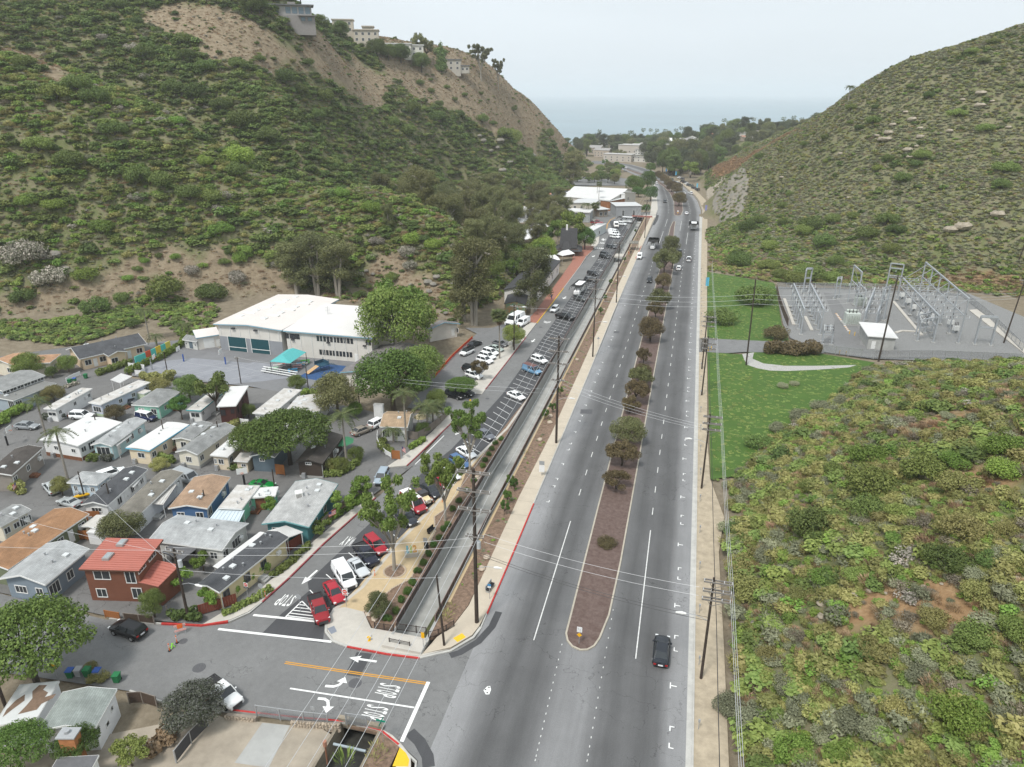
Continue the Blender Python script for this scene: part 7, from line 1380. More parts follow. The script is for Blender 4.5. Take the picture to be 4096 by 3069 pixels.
def car_parts(kind):
 if kind in _CM:return _CM[kind]
 K=KIND[kind];P=[]
 def me(mb,nm): 
  m=bpy.data.meshes.new(nm);m.from_pydata([tuple(v) for v in mb.v],[],mb.f);m.materials.append(None);m.update();return m
 b=me(body_mesh(K['st']),'body');b.polygons.foreach_set('use_smooth',[len(p.vertices)==4 for p in b.polygons]);P.append(('body',b,'paint',(0,0,0)))
 c=K['cab']
 if K.get('van'):
  P.append(('cabin',me(cab_mesh(c,K['wb'],K['wt']),'cabin'),'paint',(0,0,0)));g=MB();x0,x1,x2,x3,zb,zt=c;wb,wt=K['wb'],K['wt']
  def onface(t0,t1,s0,s1,A,B,C_,D): # patch on a quad face, pushed out
   return [tuple(A[i]*(1-s)*(1-t)+B[i]*s*(1-t)+C_[i]*s*t+D[i]*(1-s)*t for i in range(3)) for s,t in ((s0,t0),(s1,t0),(s1,t1),(s0,t1))]
  o=.02;g.add(onface(.12,.9,.06,.94,(x3+o,-wb,zb),(x3+o,wb,zb),(x2+o,wt,zt),(x2+o,-wt,zt)),[(0,1,2,3)])
  for s in (-1,1):g.add(onface(.15,.8,.80,.95,(x0,s*(wb+o),zb),(x3,s*(wb+o),zb),(x2,s*(wt+o),zt),(x1,s*(wt+o),zt)),[(0,1,2,3)]);g.add(onface(.15,.8,.52,.72,(x0,s*(wb+o),zb),(x3,s*(wb+o),zb),(x2,s*(wt+o),zt),(x1,s*(wt+o),zt)),[(0,1,2,3)])
  g.add(onface(.2,.8,.1,.9,(x0-o,-wb,zb),(x0-o,wb,zb),(x1-o,wt,zt),(x1-o,-wt,zt)),[(0,1,2,3)]);P.append(('windows',me(g,'windows'),'glass',(0,0,0)))
 else:P.append(('windows',me(cab_mesh(c,K['wb'],K['wt']),'windows'),'glass',(0,0,0)))
 P.append(('roof',me(roof_mesh(c,K['wt']),'roof'),'paint',(0,0,0)))
 if K.get('bed'):q=MB();q.add([(-2.6,-.78,1.10),(-1.0,-.78,1.10),(-1.0,.78,1.10),(-2.6,.78,1.10)],[(0,1,2,3)]);q.bar((-2.68,-.86,1.12),(-.95,-.86,1.12),.12,.1);q.bar((-2.68,.86,1.12),(-.95,.86,1.12),.12,.1);q.bar((-2.68,-.86,1.12),(-2.68,.86,1.12),.1,.1);P.append(('cargo_bed',me(q,'cargo_bed'),'bed',(0,0,0)))
 w,h=wheel_mesh(K['wr']);wm_,hm=me(w,'tyre'),me(h,'rim')
 for x in K['wx']:
  for s in (-1,1):P.append(('wheel',wm_,'tyre',(x,s*(K['st'][3][1]-.1),K['wr']))) ;P.append(('>rim',hm,'rim',(0,0,0)))
 fx,bx=K['st'][-2][0]+.1,K['st'][0][0]-.01;fz,bz=K['st'][-2][3]-.08,K['st'][0][3]-.1;fw,bw=K['st'][-2][1]*.78,K['st'][0][1]*.85
 hl=MB();hl.box(-.12,.12,-.16,.16,-.08,.07);hlm=me(hl,'headlight');tl=MB();tl.box(-.04,.06,-.14,.14,-.08,.1);tlm=me(tl,'taillight')
 for s in (-1,1):P.append(('headlight',hlm,'lampw',(fx,s*fw,fz)));P.append(('taillight',tlm,'lampr',(bx,s*bw,bz)))
 gr=MB();e=K['st'][-1];gr.box(e[0]-.04,e[0]+.03,-e[1]*.7,e[1]*.7,e[2]+.02,e[3]-.02);P.append(('grille',me(gr,'grille'),'dark',(0,0,0)))
 pl=MB();pl.box(-.02,.02,-.26,.26,-.08,.08);P.append(('licence_plate',me(pl,'licence_plate'),'plate',(bx-.01,0,bz-.08)))
 mi=MB();mi.box(-.07,.07,-.11,.11,-.07,.07);mm=me(mi,'mirror')
 for s in (-1,1):P.append(('mirror',mm,'paint',(c[3]-.35,s*(K['wb']+.16),c[4]+.08)))
 _CM[kind]=P;return P
def car(kind,p,deg,col,label,roofc=None,group=None,cat=None,scale=1.,z=None):
 zz=gz(p[1]) if z is None else z
 t=empty({'pickup':'pickup_truck','van':'parked_van'}.get(kind,kind if kind != 'suv' else 'sport_utility_vehicle'),(p[0],p[1],zz+.015),R(deg),label,cat or {'suv':'car','sedan':'car','coupe':'car','pickup':'pickup truck','van':'van'}[kind],group);t.scale=(scale,)*3
 last=None;ms={'paint':paint(col),'glass':glass_car,'tyre':tyre_m,'rim':rim_m,'lampw':lamp_w,'lampr':lamp_r,'dark':dkmetal,'plate':plate_m,'bed':mat('truck_bed',(.03,.03,.032),var=0)}
 for nm,me,role,loc in car_parts(kind):
  sub=nm[0]=='>';o=bpy.data.objects.new(nm.lstrip('>'),me);COL.objects.link(o);o.parent=last if sub else t;o.location=loc;o.material_slots[0].link='OBJECT';o.material_slots[0].material=paint(roofc) if (nm=='roof' and roofc) else ms[role]
  if not sub:last=o
 return t
D=-34
car('pickup',(-41.1,64.06),-50,'#8e1f26','red pickup truck nearest the hatched triangle');car('sedan',(-40.86,67.63),-44,'#a82231','red sedan with a sunroof beside the red pickup')
car('van',(-40.96,70.84),-44,'#f2f3f4','white cargo van parked beside the young sycamore');car('coupe',(-40.14,73.37),-40,'#c9cdd0','silver sports car beside the white cargo van');car('pickup',(-40.3,76.23),-40,'#1d2030','navy pickup truck with a sunshade in its windscreen');car('suv',(-40.01,78.74),-38,'#a01a2a','red sport utility car behind the young sycamore')
car('suv',(-38.46,86.61),-36,'#30343c','dark car half hidden behind the near sycamore');rv=car('van',(-38.83,90.65),-38,'#a32a35','red van with a white roof and stripe',roofc='#f0f0ee',scale=1.08)
car('sedan',(-37.76,95.5),-36,'#2c2f36','charcoal sedan beside the vintage car');car('sedan',(-37.29,98.94),-36,'#9c1c30','crimson sedan under the middle sycamore');car('sedan',(-36.48,101.6),-36,'#eceff0','white sedan under the middle sycamore');car('suv',(-36.07,106.02),-36,'#4a6a94','blue sport utility car with a green sunshade');car('sedan',(-36.13,110.11),-36,'#f4f5f5','white rounded sedan under the far sycamore');car('sedan',(-34.89,118.34),-36,'#6a6d74','grey sedan alone below the stall lines')
car('suv',(-47.33,97.62),-82,'#9aa7b2','silver blue wagon leaving the trailer park lane');car('sedan',(-58.72,114.13),62,'#8d857a','bronze sedan parked by the lane');car('suv',(-57.15,118.14),72,'#f0f1f1','white wagon beside the tan shingle cottage')
car('sedan',(-33.75,138.84),-33,'#f5f6f6','white sedan parked alone among empty stalls');car('van',(-33.73,155),-33,'#6f97b5','old blue and white passenger van with a rusty roof',roofc='#6a4038');car('suv',(-33.68,163.01),-33,'#f3f4f4','white sport utility car beside the old blue van')
car('pickup',(-34.1,202.63),-20,'#17181b','black pickup truck parked across the stalls',scale=1.12);car('suv',(-38.88,210.29),-97,'#f0f2f3','white sport utility car driving down the side street')
for p,c,lb in (((-33.2,225.28),'#4d504f','grey green wagon in front of the white box truck'),((-33.73,252.44),'#22252a','black wagon behind the white box truck'),((-34.34,263.25),'#191b20','black sport utility car under the pole crossarms'),((-34.04,296.15),'#15171b','black car nearest the crosswalk'),((-34.44,302.07),'#1a1d24','black minivan at the crosswalk'),((-33.86,319.13),'#33373c','dark grey car by the blue painted stall')):car('suv',p,-30,c,lb)
for p,k,lb in (((-35.14,345.74),'suv','white car at the end of the row of white vans'),((-36.04,352.26),'van','white van in the middle of the row of white vans'),((-37.13,358.51),'van','white van with its side door open by the street lamp')):car(k,p,-25,'#f3f4f4',lb,scale=1.1)
car('van',(-38.2,378.48),-80,'#e4dfd8','beige and red motorhome parked by the channel',roofc='#f0f0f0',scale=1.3,cat='motorhome');car('suv',(-35.77,386.11),-25,'#eceeee','white sport utility car beside the motorhome',scale=1.1);car('pickup',(-49.3,386.58),-5,'#8c1f28','dark red truck at the street bend',scale=1.25)
# main road
car('sedan',(1.22,67.33),90,'#23272e','dark grey hatchback driving away on the main road, nearest the camera',scale=1.06);car('pickup',(0.36,299.84),90,'#eef0f1','white pickup truck driving away right of the median');car('suv',(-3.22,281.46),90,'#f0f2f2','white car driving away beside the tall median trees');car('suv',(-3.76,315.78),90,'#3a4046','dark grey car emerging from behind the median trees');car('suv',(-12.86,257.81),-90,'#1b1d21','black sport utility car approaching left of the median');car('van',(-19.75,299.47),-90,'#eceeee','white service truck stopped at the kerb',scale=1.05)
car('sedan',(-3.27,437.15),92,'#eceeef','white sedan passing the far median sign',scale=1.1);car('suv',(-18.19,489.91),-85,'#23262b','dark car approaching on the far left lanes',scale=1.1)
for p,k,c,lb in (((-30.65,607.8),'suv','#eef0f1','white car approaching round the far bend'),((-7.14,541.29),'sedan','#f0f1f1','white car far up the right lanes, farther one'),((-6.25,502.34),'sedan','#e8eaeb','white car far up the right lanes behind a motorbike'),((-2.38,542.63),'suv','#eceeef','white car in the outer lane of the far bend'),((-69.39,753.4),'sedan','#d8dadc','silver car on the farthest road stretch'),((-66.91,721.02),'suv','#eef0f1','white car entering the farthest road stretch'),((-86.31,784.45),'suv','#eaecec','white car at the far left of the distant road')):car(k,p,105,c,lb,scale=1.15)
GF='cars parked along the far bend'
for k,p in enumerate(((-15.76,618.86),(-14.49,613.57),(-12.97,607.9),(-11.06,597.1),(-10.53,628.45),(-8.69,620.32),(-6.84,609.66),(-5.05,599.35),(-2.87,594.18),(-0.88,579.47),(1.98,568.59),(-14.24,660.57),(-11.09,650.68),(-19.94,641.92),(-23.5,686.8))):car('suv',p,118,['#22252b','#e8eaea','#3b4048','#50605c','#2a2d33'][k % 5],'car parked on the dirt verge of the far bend',group=GF,scale=1.1)
# school lot
for k,p,dg,c,lb in (('sedan',(-52.98,171.25),68,'#17191e','black sedan by the red barrier in the lot'),('suv',(-53,164.29),-110,'#eff0ef','white boxy car with a black roof in the lot'),('suv',(-47,165.51),-25,'#f4f5f5','white car in the lot row, closest to the fan palm'),('suv',(-46.94,162.33),-25,'#f2f3f3','white car second from the fan palm in the lot row'),('suv',(-46.78,159.29),-25,'#f4f5f5','white car at the near end of the lot row'),('sedan',(-46.57,168.91),-25,'#a9b4ae','pale green sedan behind the fan palm'),('sedan',(-46.49,173.23),-25,'#6c6d70','grey sedan under the grey green lot tree'),('suv',(-48.15,152.45),-10,'#1c1d20','black car behind the thin dark tree'),('suv',(-46.25,148.51),-25,'#f1f2f2','white car in front of the thin dark tree'),('suv',(-46.9,135.87),-20,'#1b1d21','black car under the low flat topped tree'),('suv',(-45.14,137.69),-20,'#22262b','dark car right of the one under the flat topped tree')):car(k,p,dg,c,lb,roofc='#18191b' if 'black roof' in lb else None)
car('van',(-47.58,193.71),-105,'#f2f3f3','white shuttle bus at the hill toe',scale=1.5,cat='bus');car('van',(-44.97,193.17),-105,'#eff0f1','white passenger van right of the shuttle bus',scale=1.05)
# trailer park and street
car('sedan',(-123.65,99.55),8,'#8f9396','silver sedan parked alone at the left in the trailer park');car('suv',(-116.97,106.25),10,'#f3f4f4','white car behind the big white trailer');car('van',(-103.81,108.96),-8,'#1f2a4e','blue camper van with a white roof by the seafoam cottage',roofc='#f2f2f0',scale=.85);car('coupe',(-92.44,77.78),170,'#a4a8a8','silver coupe beside a yellow kayak');car('sedan',(-98.96,80.83),150,'#b5babb','silver car behind the clipped round bush');car('suv',(-92.86,87.15),60,'#eef0f0','white car behind the ice blue cottage');car('van',(-79.22,89.06),-15,'#9da1a3','grey work van with a red ladder on its roof');car('coupe',(-65.74,90.44),5,'#0f7a35','bright green car behind the mint trailer');car('sedan',(-113.19,114.85),15,'#5d6166','grey car behind the red brown bush')
car('suv',(-61.6,54.93),172,'#0c0d10','shiny black wagon parked by the wooden fence',scale=1.02);car('pickup',(-44.51,48.99),-22,'#e6e7e6','white truck nosing out behind the lilac flowered tree')
def truck(p,deg,label,cab,boxes,name='box_truck',cat='truck',sc=1.):
 """lorry: chassis, cab, cargo body, six wheels"""
 t=empty(name,(p[0],p[1],gz(p[1])),R(deg),label,cat);t.scale=(sc,)*3;b=MB();b.box(-4,3.2,-.45,.45,.5,.75);b.build('chassis',dkmetal,t)
 c=loft([[(x,-w,.5),(x,-w,z0),(x,-w*.9,z1),(x,w*.9,z1),(x,w,z0),(x,w,.5)] for x,w,z0,z1 in cab]);c.build('cab',paint('#f0f1f1'),t)
 xf=cab[-2][0];g=MB();g.add([(xf-.35,-.9,1.75),(xf-.35,.9,1.75),(xf-.75,.85,2.45),(xf-.75,-.85,2.45)],[(0,1,2,3)]); 
 for s in (-1,1):g.box(xf-1.5,xf-.6,s*1.02-.01,s*1.02+.01,1.6,2.2)
 g.build('windows',glass_car,t);boxes(t);w,h=wheel_mesh(.48)
 for x in (-2.8,-1.8 if 'tank' in label else -2.7,2.2):
  for s in (-.9,.9):q=w.build('wheel',tyre_m,t) if False else None;o=bpy.data.objects.new('wheel',car_parts('van')[3][1]);COL.objects.link(o);o.parent=t;o.location=(x,s,.5);o.scale=(1.35,1.4,1.35);o.material_slots[0].link='OBJECT';o.material_slots[0].material=tyre_m
 for s in (-1,1):b=MB();b.box(cab[-1][0]-.05,cab[-1][0]+.04,s*.75-.15,s*.75+.15,.75,.95);b.build('headlight',lamp_w,t)
 return t
CAB=[(1.2,1.02,1.5,2.6),(2.3,1.02,1.6,2.6),(2.9,1.0,1.5,1.7),(3.3,.95,1.3,1.4)]
def cargo(t):b=MB();b.box(-4.1,1.1,-1.2,1.2,.95,3.5);q=b.build('cargo_box',paint('#f4f5f5'),t);d_=MB();d_.box(-4.14,-4.1,-1.05,1.05,1.05,3.35);d_.build('rear_door',mat('door_grey_white',(.6,.6,.6),var=.05),q);u=MB();u.box(1.1,1.7,-.8,.8,2.75,3.4);u.build('cooling_unit',trimw,q)
truck((-35.03,234.27),-97,'white refrigerated box truck parked in the stalls',CAB,cargo);truck((1.33,382.68),91,'white box truck driving away in the right lane',CAB,cargo,sc=1.1);truck((-35.18,393.8),175,'white and grey box truck parked sideways by the channel end',CAB,cargo)
def tank(t):b=MB();b.tube([(-4.1,0,1.9),(-3.9,0,1.9),(.8,0,1.9),(1.0,0,1.9)],[.7,.95,.95,.7],14);q=b.build('tank',mat('tank_steel',(.55,.56,.57),rough=.3,metal=.6,var=.05),t);h=MB();h.cyl(-1.5,0,2.8,3.05,.3);h.build('hatch',dkmetal,q)
truck((-15.82,324.33),-90,'white and steel tank truck approaching on the left lanes',[(1.2,1.02,1.5,2.6),(2.0,1.02,1.6,2.6),(2.3,.8,1.4,1.55),(3.6,.75,1.2,1.3)],tank,'tank_truck','truck',1.1)
# vintage cream and brown car
t=empty('vintage_car',(*(-38.03,92.93),gz(92)),R(-38),'vintage cream car with a black top and brown fenders','car')
c=loft([[(x,-w,.45),(x,-w,z),(x,w,z),(x,w,.45)] for x,w,z in ((-.6,.7,1.1),(.4,.66,1.1),(1.5,.48,1.05),(1.75,.4,1.0))]);c.build('body',paint('#e3d3a8'),t);b=MB();b.box(-.7,.45,-.7,.7,1.1,1.75);b.build('soft_top',dkmetal,t);b=MB();b.box(-2.4,-.7,-.8,.8,.7,1.2);b.build('cargo_bed',mat('wood_bed',(.13,.09,.07),var=.2),t);b=MB();b.box(1.76,1.84,-.36,.36,.5,1.1);b.build('radiator',chrome,t)
for s in (-1,1):f=MB();f.tube([(2.0,s*.72,.55),(1.5,s*.74,.86),(.9,s*.74,.8),(.4,s*.74,.42)],[.14,.2,.2,.1],7);f.build('fender',paint('#7a4a30'),t);h=MB();h.tube([(1.75,s*.5,1.0),(1.95,s*.5,1.0)],[.13,.15],8);h.build('headlight',lamp_w,t)
for x in (-1.7,1.4):
 for s in (-.72,.72):o=bpy.data.objects.new('wheel',car_parts('sedan')[3][1]);COL.objects.link(o);o.parent=t;o.location=(x,s,.36);o.scale=(1.1,.8,1.1);o.material_slots[0].link='OBJECT';o.material_slots[0].material=tyre_m
# white stripe band and rescue boards on the red van
b=MB();b.box(-2.68,1.7,-1.0,1.0,.72,.95);b.build('stripe',paint('#f0f0ee'),rv)
# ---------------------------------------------------------------- fences
post_m=mat('fence_post',(.235,.165,.15),var=.1);mesh_m=mat('fence_screen',(.085,.062,.052),var=.15,scale=3);wood_g=mat('wood_weathered',(.22,.19,.165),var=.3,scale=4);wood_r=mat('wood_redwood',(.19,.055,.035),var=.3,scale=3);wood_o=mat('wood_orange',(.33,.13,.045),var=.25,scale=3);capm=mat('post_cap',(.5,.44,.42),var=0)
def shared(parent,name,mbs,mt,places):
 """the same small piece at many places: one mesh, one object each"""
 me=bpy.data.meshes.new(name);me.from_pydata([tuple(v) for v in mbs.v],[],mbs.f);me.materials.append(mt);me.update()
 for loc,rz,sc in places:
  o=bpy.data.objects.new(name,me);COL.objects.link(o);o.parent=parent;o.location=loc;o.rotation_euler=(0,0,rz);o.scale=sc
def run(pts,step):
 P=resample(pts,step);return [(P[i],P[i+1]) for i in range(len(P)-1)]
def fence(pts,h,step,label,pm,bm,posth=.15,name='fence',boards=0,panel=True,thick=.03,lift=.12,cat='fence',cap=None):
 P=resample(pts,step);x0,y0=P[0];t=empty(name,(x0,y0,gz(y0)),0,label,cat);L=lambda x,y,z:(x-x0,y-y0,gz(y)-gz(y0)+z)
 b=MB();b.box(-.055,.055,-.055,.055,0,h+posth);shared(t,'post',b,pm,[(L(*p,lift-.1),0,(1,1,1)) for p in P])
 pl=[]
 for a,c in zip(P[:-1],P[1:]):
  d=Vector((c[0]-a[0],c[1]-a[1]));ang=math.atan2(d.y,d.x)
  if boards:
   for k in range(boards):u=(k+.5)/boards;pl.append((L(a[0]+d.x*u,a[1]+d.y*u,lift),ang,(d.length/boards*.94,1,1+.03*((k*7) % 3-1))))
  else:pl.append((L((a[0]+c[0])/2,(a[1]+c[1])/2,lift),ang,(d.length,1,1)))
 b=MB();b.box(-.5,.5,-thick/2,thick/2,.05,h);shared(t,'board' if boards else 'panel',b,bm,pl)
 b=MB();b.box(-.5,.5,-.03,.03,h-.02,h+.05);shared(t,'rail',b,pm,[((L((a[0]+c[0])/2,(a[1]+c[1])/2,lift)),math.atan2(c[1]-a[1],c[0]-a[0]),(math.dist(a,c),1,1)) for a,c in zip(P[:-1],P[1:])])
 return t
fence([(-30.62,64),(-30.62,418)],1.05,2.45,'long brown screened fence on the left bank of the storm channel',post_m,mesh_m)
fence([(-26.3,66),(-26.3,418)],1.05,2.45,'long brown screened fence on the right bank of the storm channel',post_m,mesh_m)
def railing(pts,h,label,step=1.9,bars=9):
 P=resample(pts,step);x0,y0=P[0];t=empty('railing',(x0,y0,gz(y0)),0,label,'railing');L=lambda x,y,z:(x-x0,y-y0,gz(y)-gz(y0)+z);rm=mat('railing_brown',(.055,.042,.038),var=.1)
 b=MB();b.box(-.05,.05,-.05,.05,0,h);shared(t,'post',b,rm,[(L(*p,.1),0,(1,1,1)) for p in P]);bp,rp=[],[]
 for a,c in zip(P[:-1],P[1:]):
  rp += [(L((a[0]+c[0])/2,(a[1]+c[1])/2,z),math.atan2(c[1]-a[1],c[0]-a[0]),(math.dist(a,c),1,1)) for z in (.2,h)]
  bp += [(L(a[0]+(c[0]-a[0])*(k+1)/(bars+1),a[1]+(c[1]-a[1])*(k+1)/(bars+1),.2),0,(1,1,1)) for k in range(bars)]
 b=MB();b.box(-.015,.015,-.015,.015,0,h-.2);shared(t,'baluster',b,rm,bp);b=MB();b.box(-.5,.5,-.025,.025,-.03,.03);shared(t,'rail',b,rm,rp)
railing([(-33.07,63),(-30.39,63.17)],1.0,'brown railing left of the channel headwall',1.2);railing([(-30.37,63.48),(-26.54,63.63)],1.1,'brown railing on the channel headwall',1.25);railing([(-26.13,63.13),(-24.97,63.93),(-23.79,65.78)],1.0,'brown railing curving round the corner planting',1.2);railing([(-30.25,60.93),(-26.36,60.87)],1.0,'brown railing beside the red kerb',1.3)
railing([(-30.36,312.9),(-26.99,313.81)],1.1,'grey footbridge railing across the channel, far side',1.4);railing([(-30.68,306.77),(-26.55,306.85)],1.1,'grey footbridge railing across the channel, near side',1.4)
sheet('footbridge',[(-31.2,300),(-25.9,301),(-25.9,307.5),(-31.2,306.5)],.25,conc,depth=.6)
sheet('bridge_beam',[(-30.7,396),(-26.2,396),(-26.2,397),(-30.7,397)],.2,conc,depth=.4)
br=sheet('road_bridge',[(-33,419),(-20.3,419),(-20.3,428),(-33,428)],.15,conc,depth=.5);mb=MB();mb.prism([(-33.5,418.6),(-22,418.6),(-22,419.2),(-33.5,419.2)],lambda x,y:gz(y)+.1,lambda x,y:gz(y)+.9);mb.build('parapet',mat('parapet_brick',(.36,.14,.12),var=.15),br)
fence([(-48.71,65.88),(-47.91,70.82),(-47.07,75.66),(-50.18,78.38)] if False else [(-55.37,59.89),(-54.11,61.1),(-52.17,63.06),(-51.09,64.15)],1.5,2.2,'dark red board fence curving along the corner sidewalk',wood_r,wood_r,boards=7)
fence([(-54.33,63.74),(-53.67,67.56),(-52.47,72.33),(-50.47,78.91)],1.6,2.3,'dark red board fence along the butter yellow trailer',wood_r,wood_r,boards=7)
fence([(-66.61,56.71),(-63.82,56.77)],1.0,2.1,'honey coloured low board fence under the log house',wood_o,wood_o,boards=7);fence([(-63.82,56.77),(-58.9,57.27)],1.1,2.0,'dark weathered low board fence right of the honey one',wood_g,mat('wood_dark_fence',(.085,.06,.045),var=.3,scale=4),boards=7)
fence([(-59.08,58.73),(-57.23,59.09)],1.6,2.0,'grey weathered gate panel by the mailbox',wood_g,wood_g,boards=8);fence([(-53.65,45.77),(-53.69,46.32),(-50.63,46.06),(-48.87,45.96)],1.5,1.9,'weathered board fence beside the white stucco house',wood_g,mat('wood_dark_fence',(.085,.06,.045)),boards=8)
fence([(-50.01,81.52),(-49.34,87.71),(-47.35,92.96)],1.5,2.3,'grey board fence hung with flowering vines',wood_g,wood_g,boards=7);fence([(-49.23,113.83),(-46.65,113.73),(-45.28,121.54),(-45.06,127.99)],1.6,2.2,'grey board fence along the side street by the tan cottage',wood_g,wood_g,boards=7);fence([(-48.65,105.28),(-46.1,105.48)],1.7,1.4,'red brown gate fence at the tan cottage corner',wood_o,wood_o,boards=6)
fence([(-65.9,94.96),(-63.98,95.04)],1.9,1.6,'orange wooden gate beside the slate blue shed',wood_o,wood_o,boards=6);fence([(-85.96,68.65),(-83.45,70.19),(-78.48,70.41)],1.5,2.2,'orange board fence behind the grey blue house',wood_o,wood_o,boards=7);fence([(-88.16,74.04),(-87.31,74.25),(-82.85,75.39)],1.6,2.1,'brown lattice topped fence behind the white trailer',wood_o,wood_o,boards=7)
white_p=mat('picket_white',(.76,.76,.75),var=.03)
fence([(-55.33,113.81),(-54.31,111.25),(-52.42,108.29),(-50.18,106.26),(-48.61,105.43)],.9,1.5,'white picket fence curving round the tan cottage garden',white_p,white_p,boards=8,cat='picket fence');fence([(-136.36,122.16),(-136.91,125.02),(-136.63,127.42)],.9,1.5,'white picket fence below the black roofed house',white_p,white_p,boards=8,cat='picket fence')
fence([(-83.45,110.91),(-81.27,110.65)],1.6,2.0,'white vinyl fence at the maroon house',white_p,white_p,boards=1);fence([(-83.12,110.72),(-80.46,111.13)],1.6,1.5,'white vinyl gate panels beside the trailer with dishes',white_p,white_p,boards=1);fence([(-129.67,134.05),(-125.12,134.01),(-122.38,130.34),(-124.59,130.15)],1.1,1.6,'white vinyl fence round the small school garden',white_p,white_p,boards=1)
chain=mat('chain_link',(.32,.33,.34),var=.1,alpha=.3)
fence([(-39.47,47.57),(-35.88,47.87),(-32.66,48.16),(-30.44,48.58)],1.5,2.6,'chain link gate and fence above the stone wall',galv,chain,thick=.02);fence([(-29.91,48.93),(-28.28,49.12),(-26.63,49.1)],1.5,2.2,'chain link fence panel over the culvert mouth',galv,chain,thick=.02);fence([(-43.95,40.68),(-43.99,43.12),(-43.65,45.38)],1.5,2.3,'dark screened fence beside the gravel lot',galv,mat('screen_dark',(.07,.07,.075),var=.1),thick=.03)
fence([(30.85,256.65),(30.1,239.95),(29.94,220.77),(30.08,209.02)],2.2,3,'brown slatted fence at the left side of the substation',post_m,mesh_m);fence([(36.28,188.27),(47.89,186.59),(62.44,190.63),(84.34,193.26)],2.2,3,'chain link fence along the front of the substation',galv,chain,thick=.02);fence([(30.96,257.85),(50.35,262.99),(76.63,267.14),(90.86,263.46),(90.12,234.82),(87.09,200.86)],2.2,3.4,'chain link fence around the back of the substation',galv,chain,thick=.02)
# stone wall with boulders below the street
stone=mat('field_stone',(.40,.33,.255),var=.25,scale=2.5,bump=.3);rng=random.Random(3)
def rock(b,x,y,z,r,seed,fl=.7):
 q=random.Random(seed);n=6;V=[];F=[]
 for i,(zz,rr) in enumerate(((-.5*fl,.7),(.1*fl,1),(.7*fl,.62))):
  for k in range(n):a=6.283*k/n;s=rr*q.uniform(.8,1.15);V.append((x+r*s*math.cos(a),y+r*s*math.sin(a),z+r*(zz+q.uniform(-.12,.12))))
 for i in range(2):
  for k in range(n):F.append((i*n+k,i*n+(k+1)%n,(i+1)*n+(k+1)%n,(i+1)*n+k))
 F.append(tuple(range(n))[::-1]);F.append(tuple(range(2*n,3*n)));b.add(V,F)
def stone_wall(pts,h,label):
 x0,y0=pts[0];t=empty('stone_wall',(x0,y0,gz(y0)),0,label,'wall');mb=MB();strip(mb,pts,.35,-.5,h-.05);mb.v=[(v[0]-x0,v[1]-y0,v[2]-gz(y0)) for v in mb.v];mb.build('core',mat('mortar',(.26,.22,.18),var=.2),t);me=[]
 for k in range(3):b=MB();rock(b,0,0,0,.21,40+k);m=bpy.data.meshes.new('stone');m.from_pydata(b.v,[],b.f);m.materials.append(stone);m.update();me.append(m)
 for (px,py) in resample(pts,.33):
  for z in np.arange(-.3,h,.28):o=bpy.data.objects.new('stone',me[rng.randrange(3)]);COL.objects.link(o);o.parent=t;o.location=(px-x0+rng.uniform(-.05,.05),py-y0-.12,gz(py)-gz(y0)+z);o.rotation_euler=(rng.random()*3,rng.random()*3,rng.random()*3)
stone_wall([(-42.52,46.79),(-40.91,47),(-39.28,47.16)],.5,'rough stone wall under the street, left of the gate');stone_wall([(-35.31,47.56),(-32.93,47.95),(-30.36,48.42)],.6,'rough stone wall under the street, right of the gate')
# boulders: landscape rocks, hillside outcrops
rockm=mat('granite_boulder',(.46,.38,.30),var=.2,scale=1.2,bump=.3);rock_g=mat('rock_pale_grey',(.20,.195,.18),var=.4,col2=(.27,.235,.18),scale=.4,bump=.5,detail=8);rock_t=mat('rock_pale_tan',(.34,.295,.23),var=.35,scale=.5,bump=.5,detail=8)
def boulder(p,r,label,mt,group=None,sink=.2,sx=(1,1,1),z=None):
 b=MB();rock(b,0,0,0,r,int(p[0]*13+p[1]*7) % 9999,.8);o=b.build('boulder',mt);bm=bmesh.new();bm.from_mesh(o.data);bmesh.ops.subdivide_edges(bm,edges=bm.edges[:],cuts=1,use_grid_fill=True,smooth=.3);q=random.Random(7)
 for v in bm.verts:v.co += Vector((q.uniform(-1,1),q.uniform(-1,1),q.uniform(-1,1)))*r*.07
 bm.to_mesh(o.data);bm.free();o.location=(p[0],p[1],(tz(*p) if z is None else z)+r*sink);o.scale=sx;setp(o,label,'boulder',group)
for k,p in enumerate(((-34.89,65.32),(-33.19,65.31),(-33.8,64.62),(-24.55,130.69),(-24.07,127.65),(-24.32,119.44),(-31.7,102.13),(-23.77,80.38),(-23.7,77.76),(-24.1,215.38),(-24.82,166.59),(-24.6,255.61),(-23.97,261.42))):boulder(p,.55,'landscape boulder in the mulch beside the storm channel',rockm,'boulders in the channel planting',.3,z=gz(p[1])+.1)
for c in ((87.0,384.3,1.5),(84.6,379.7,1.9),(83.5,375.8,2.2),(80.8,383.6,1.3),(81.9,377.7,1.9),(93.8,381.1,1.9),(118.9,376.2,2.2),(119.8,382.7,2.0),(123.5,377.3,1.1),(90.3,363.4,1.8),(90.7,359.2,1.5),(106.4,366.9,1.4),(96.0,373.9,1.3),(95.3,368.4,1.6),(92.4,389.2,1.2),(67.2,389.2,1.2),(44.6,415.1,1.2),(66.4,348.2,0.8),(39.0,371.0,1.2),(31.8,377.7,0.8),(111.4,306.9,2.4),(100.4,305.9,3.0),(96.3,305.7,2.4),(113.3,382.6,1.1),(93.5,363.7,1.0),(126.4,360.0,1.1)):boulder((c[0],c[1]),c[2]*1.1,'pale sandstone boulder on the scrubby right hill',rock_t,'boulders on the right hill',.35,(1.1,.9,.75))
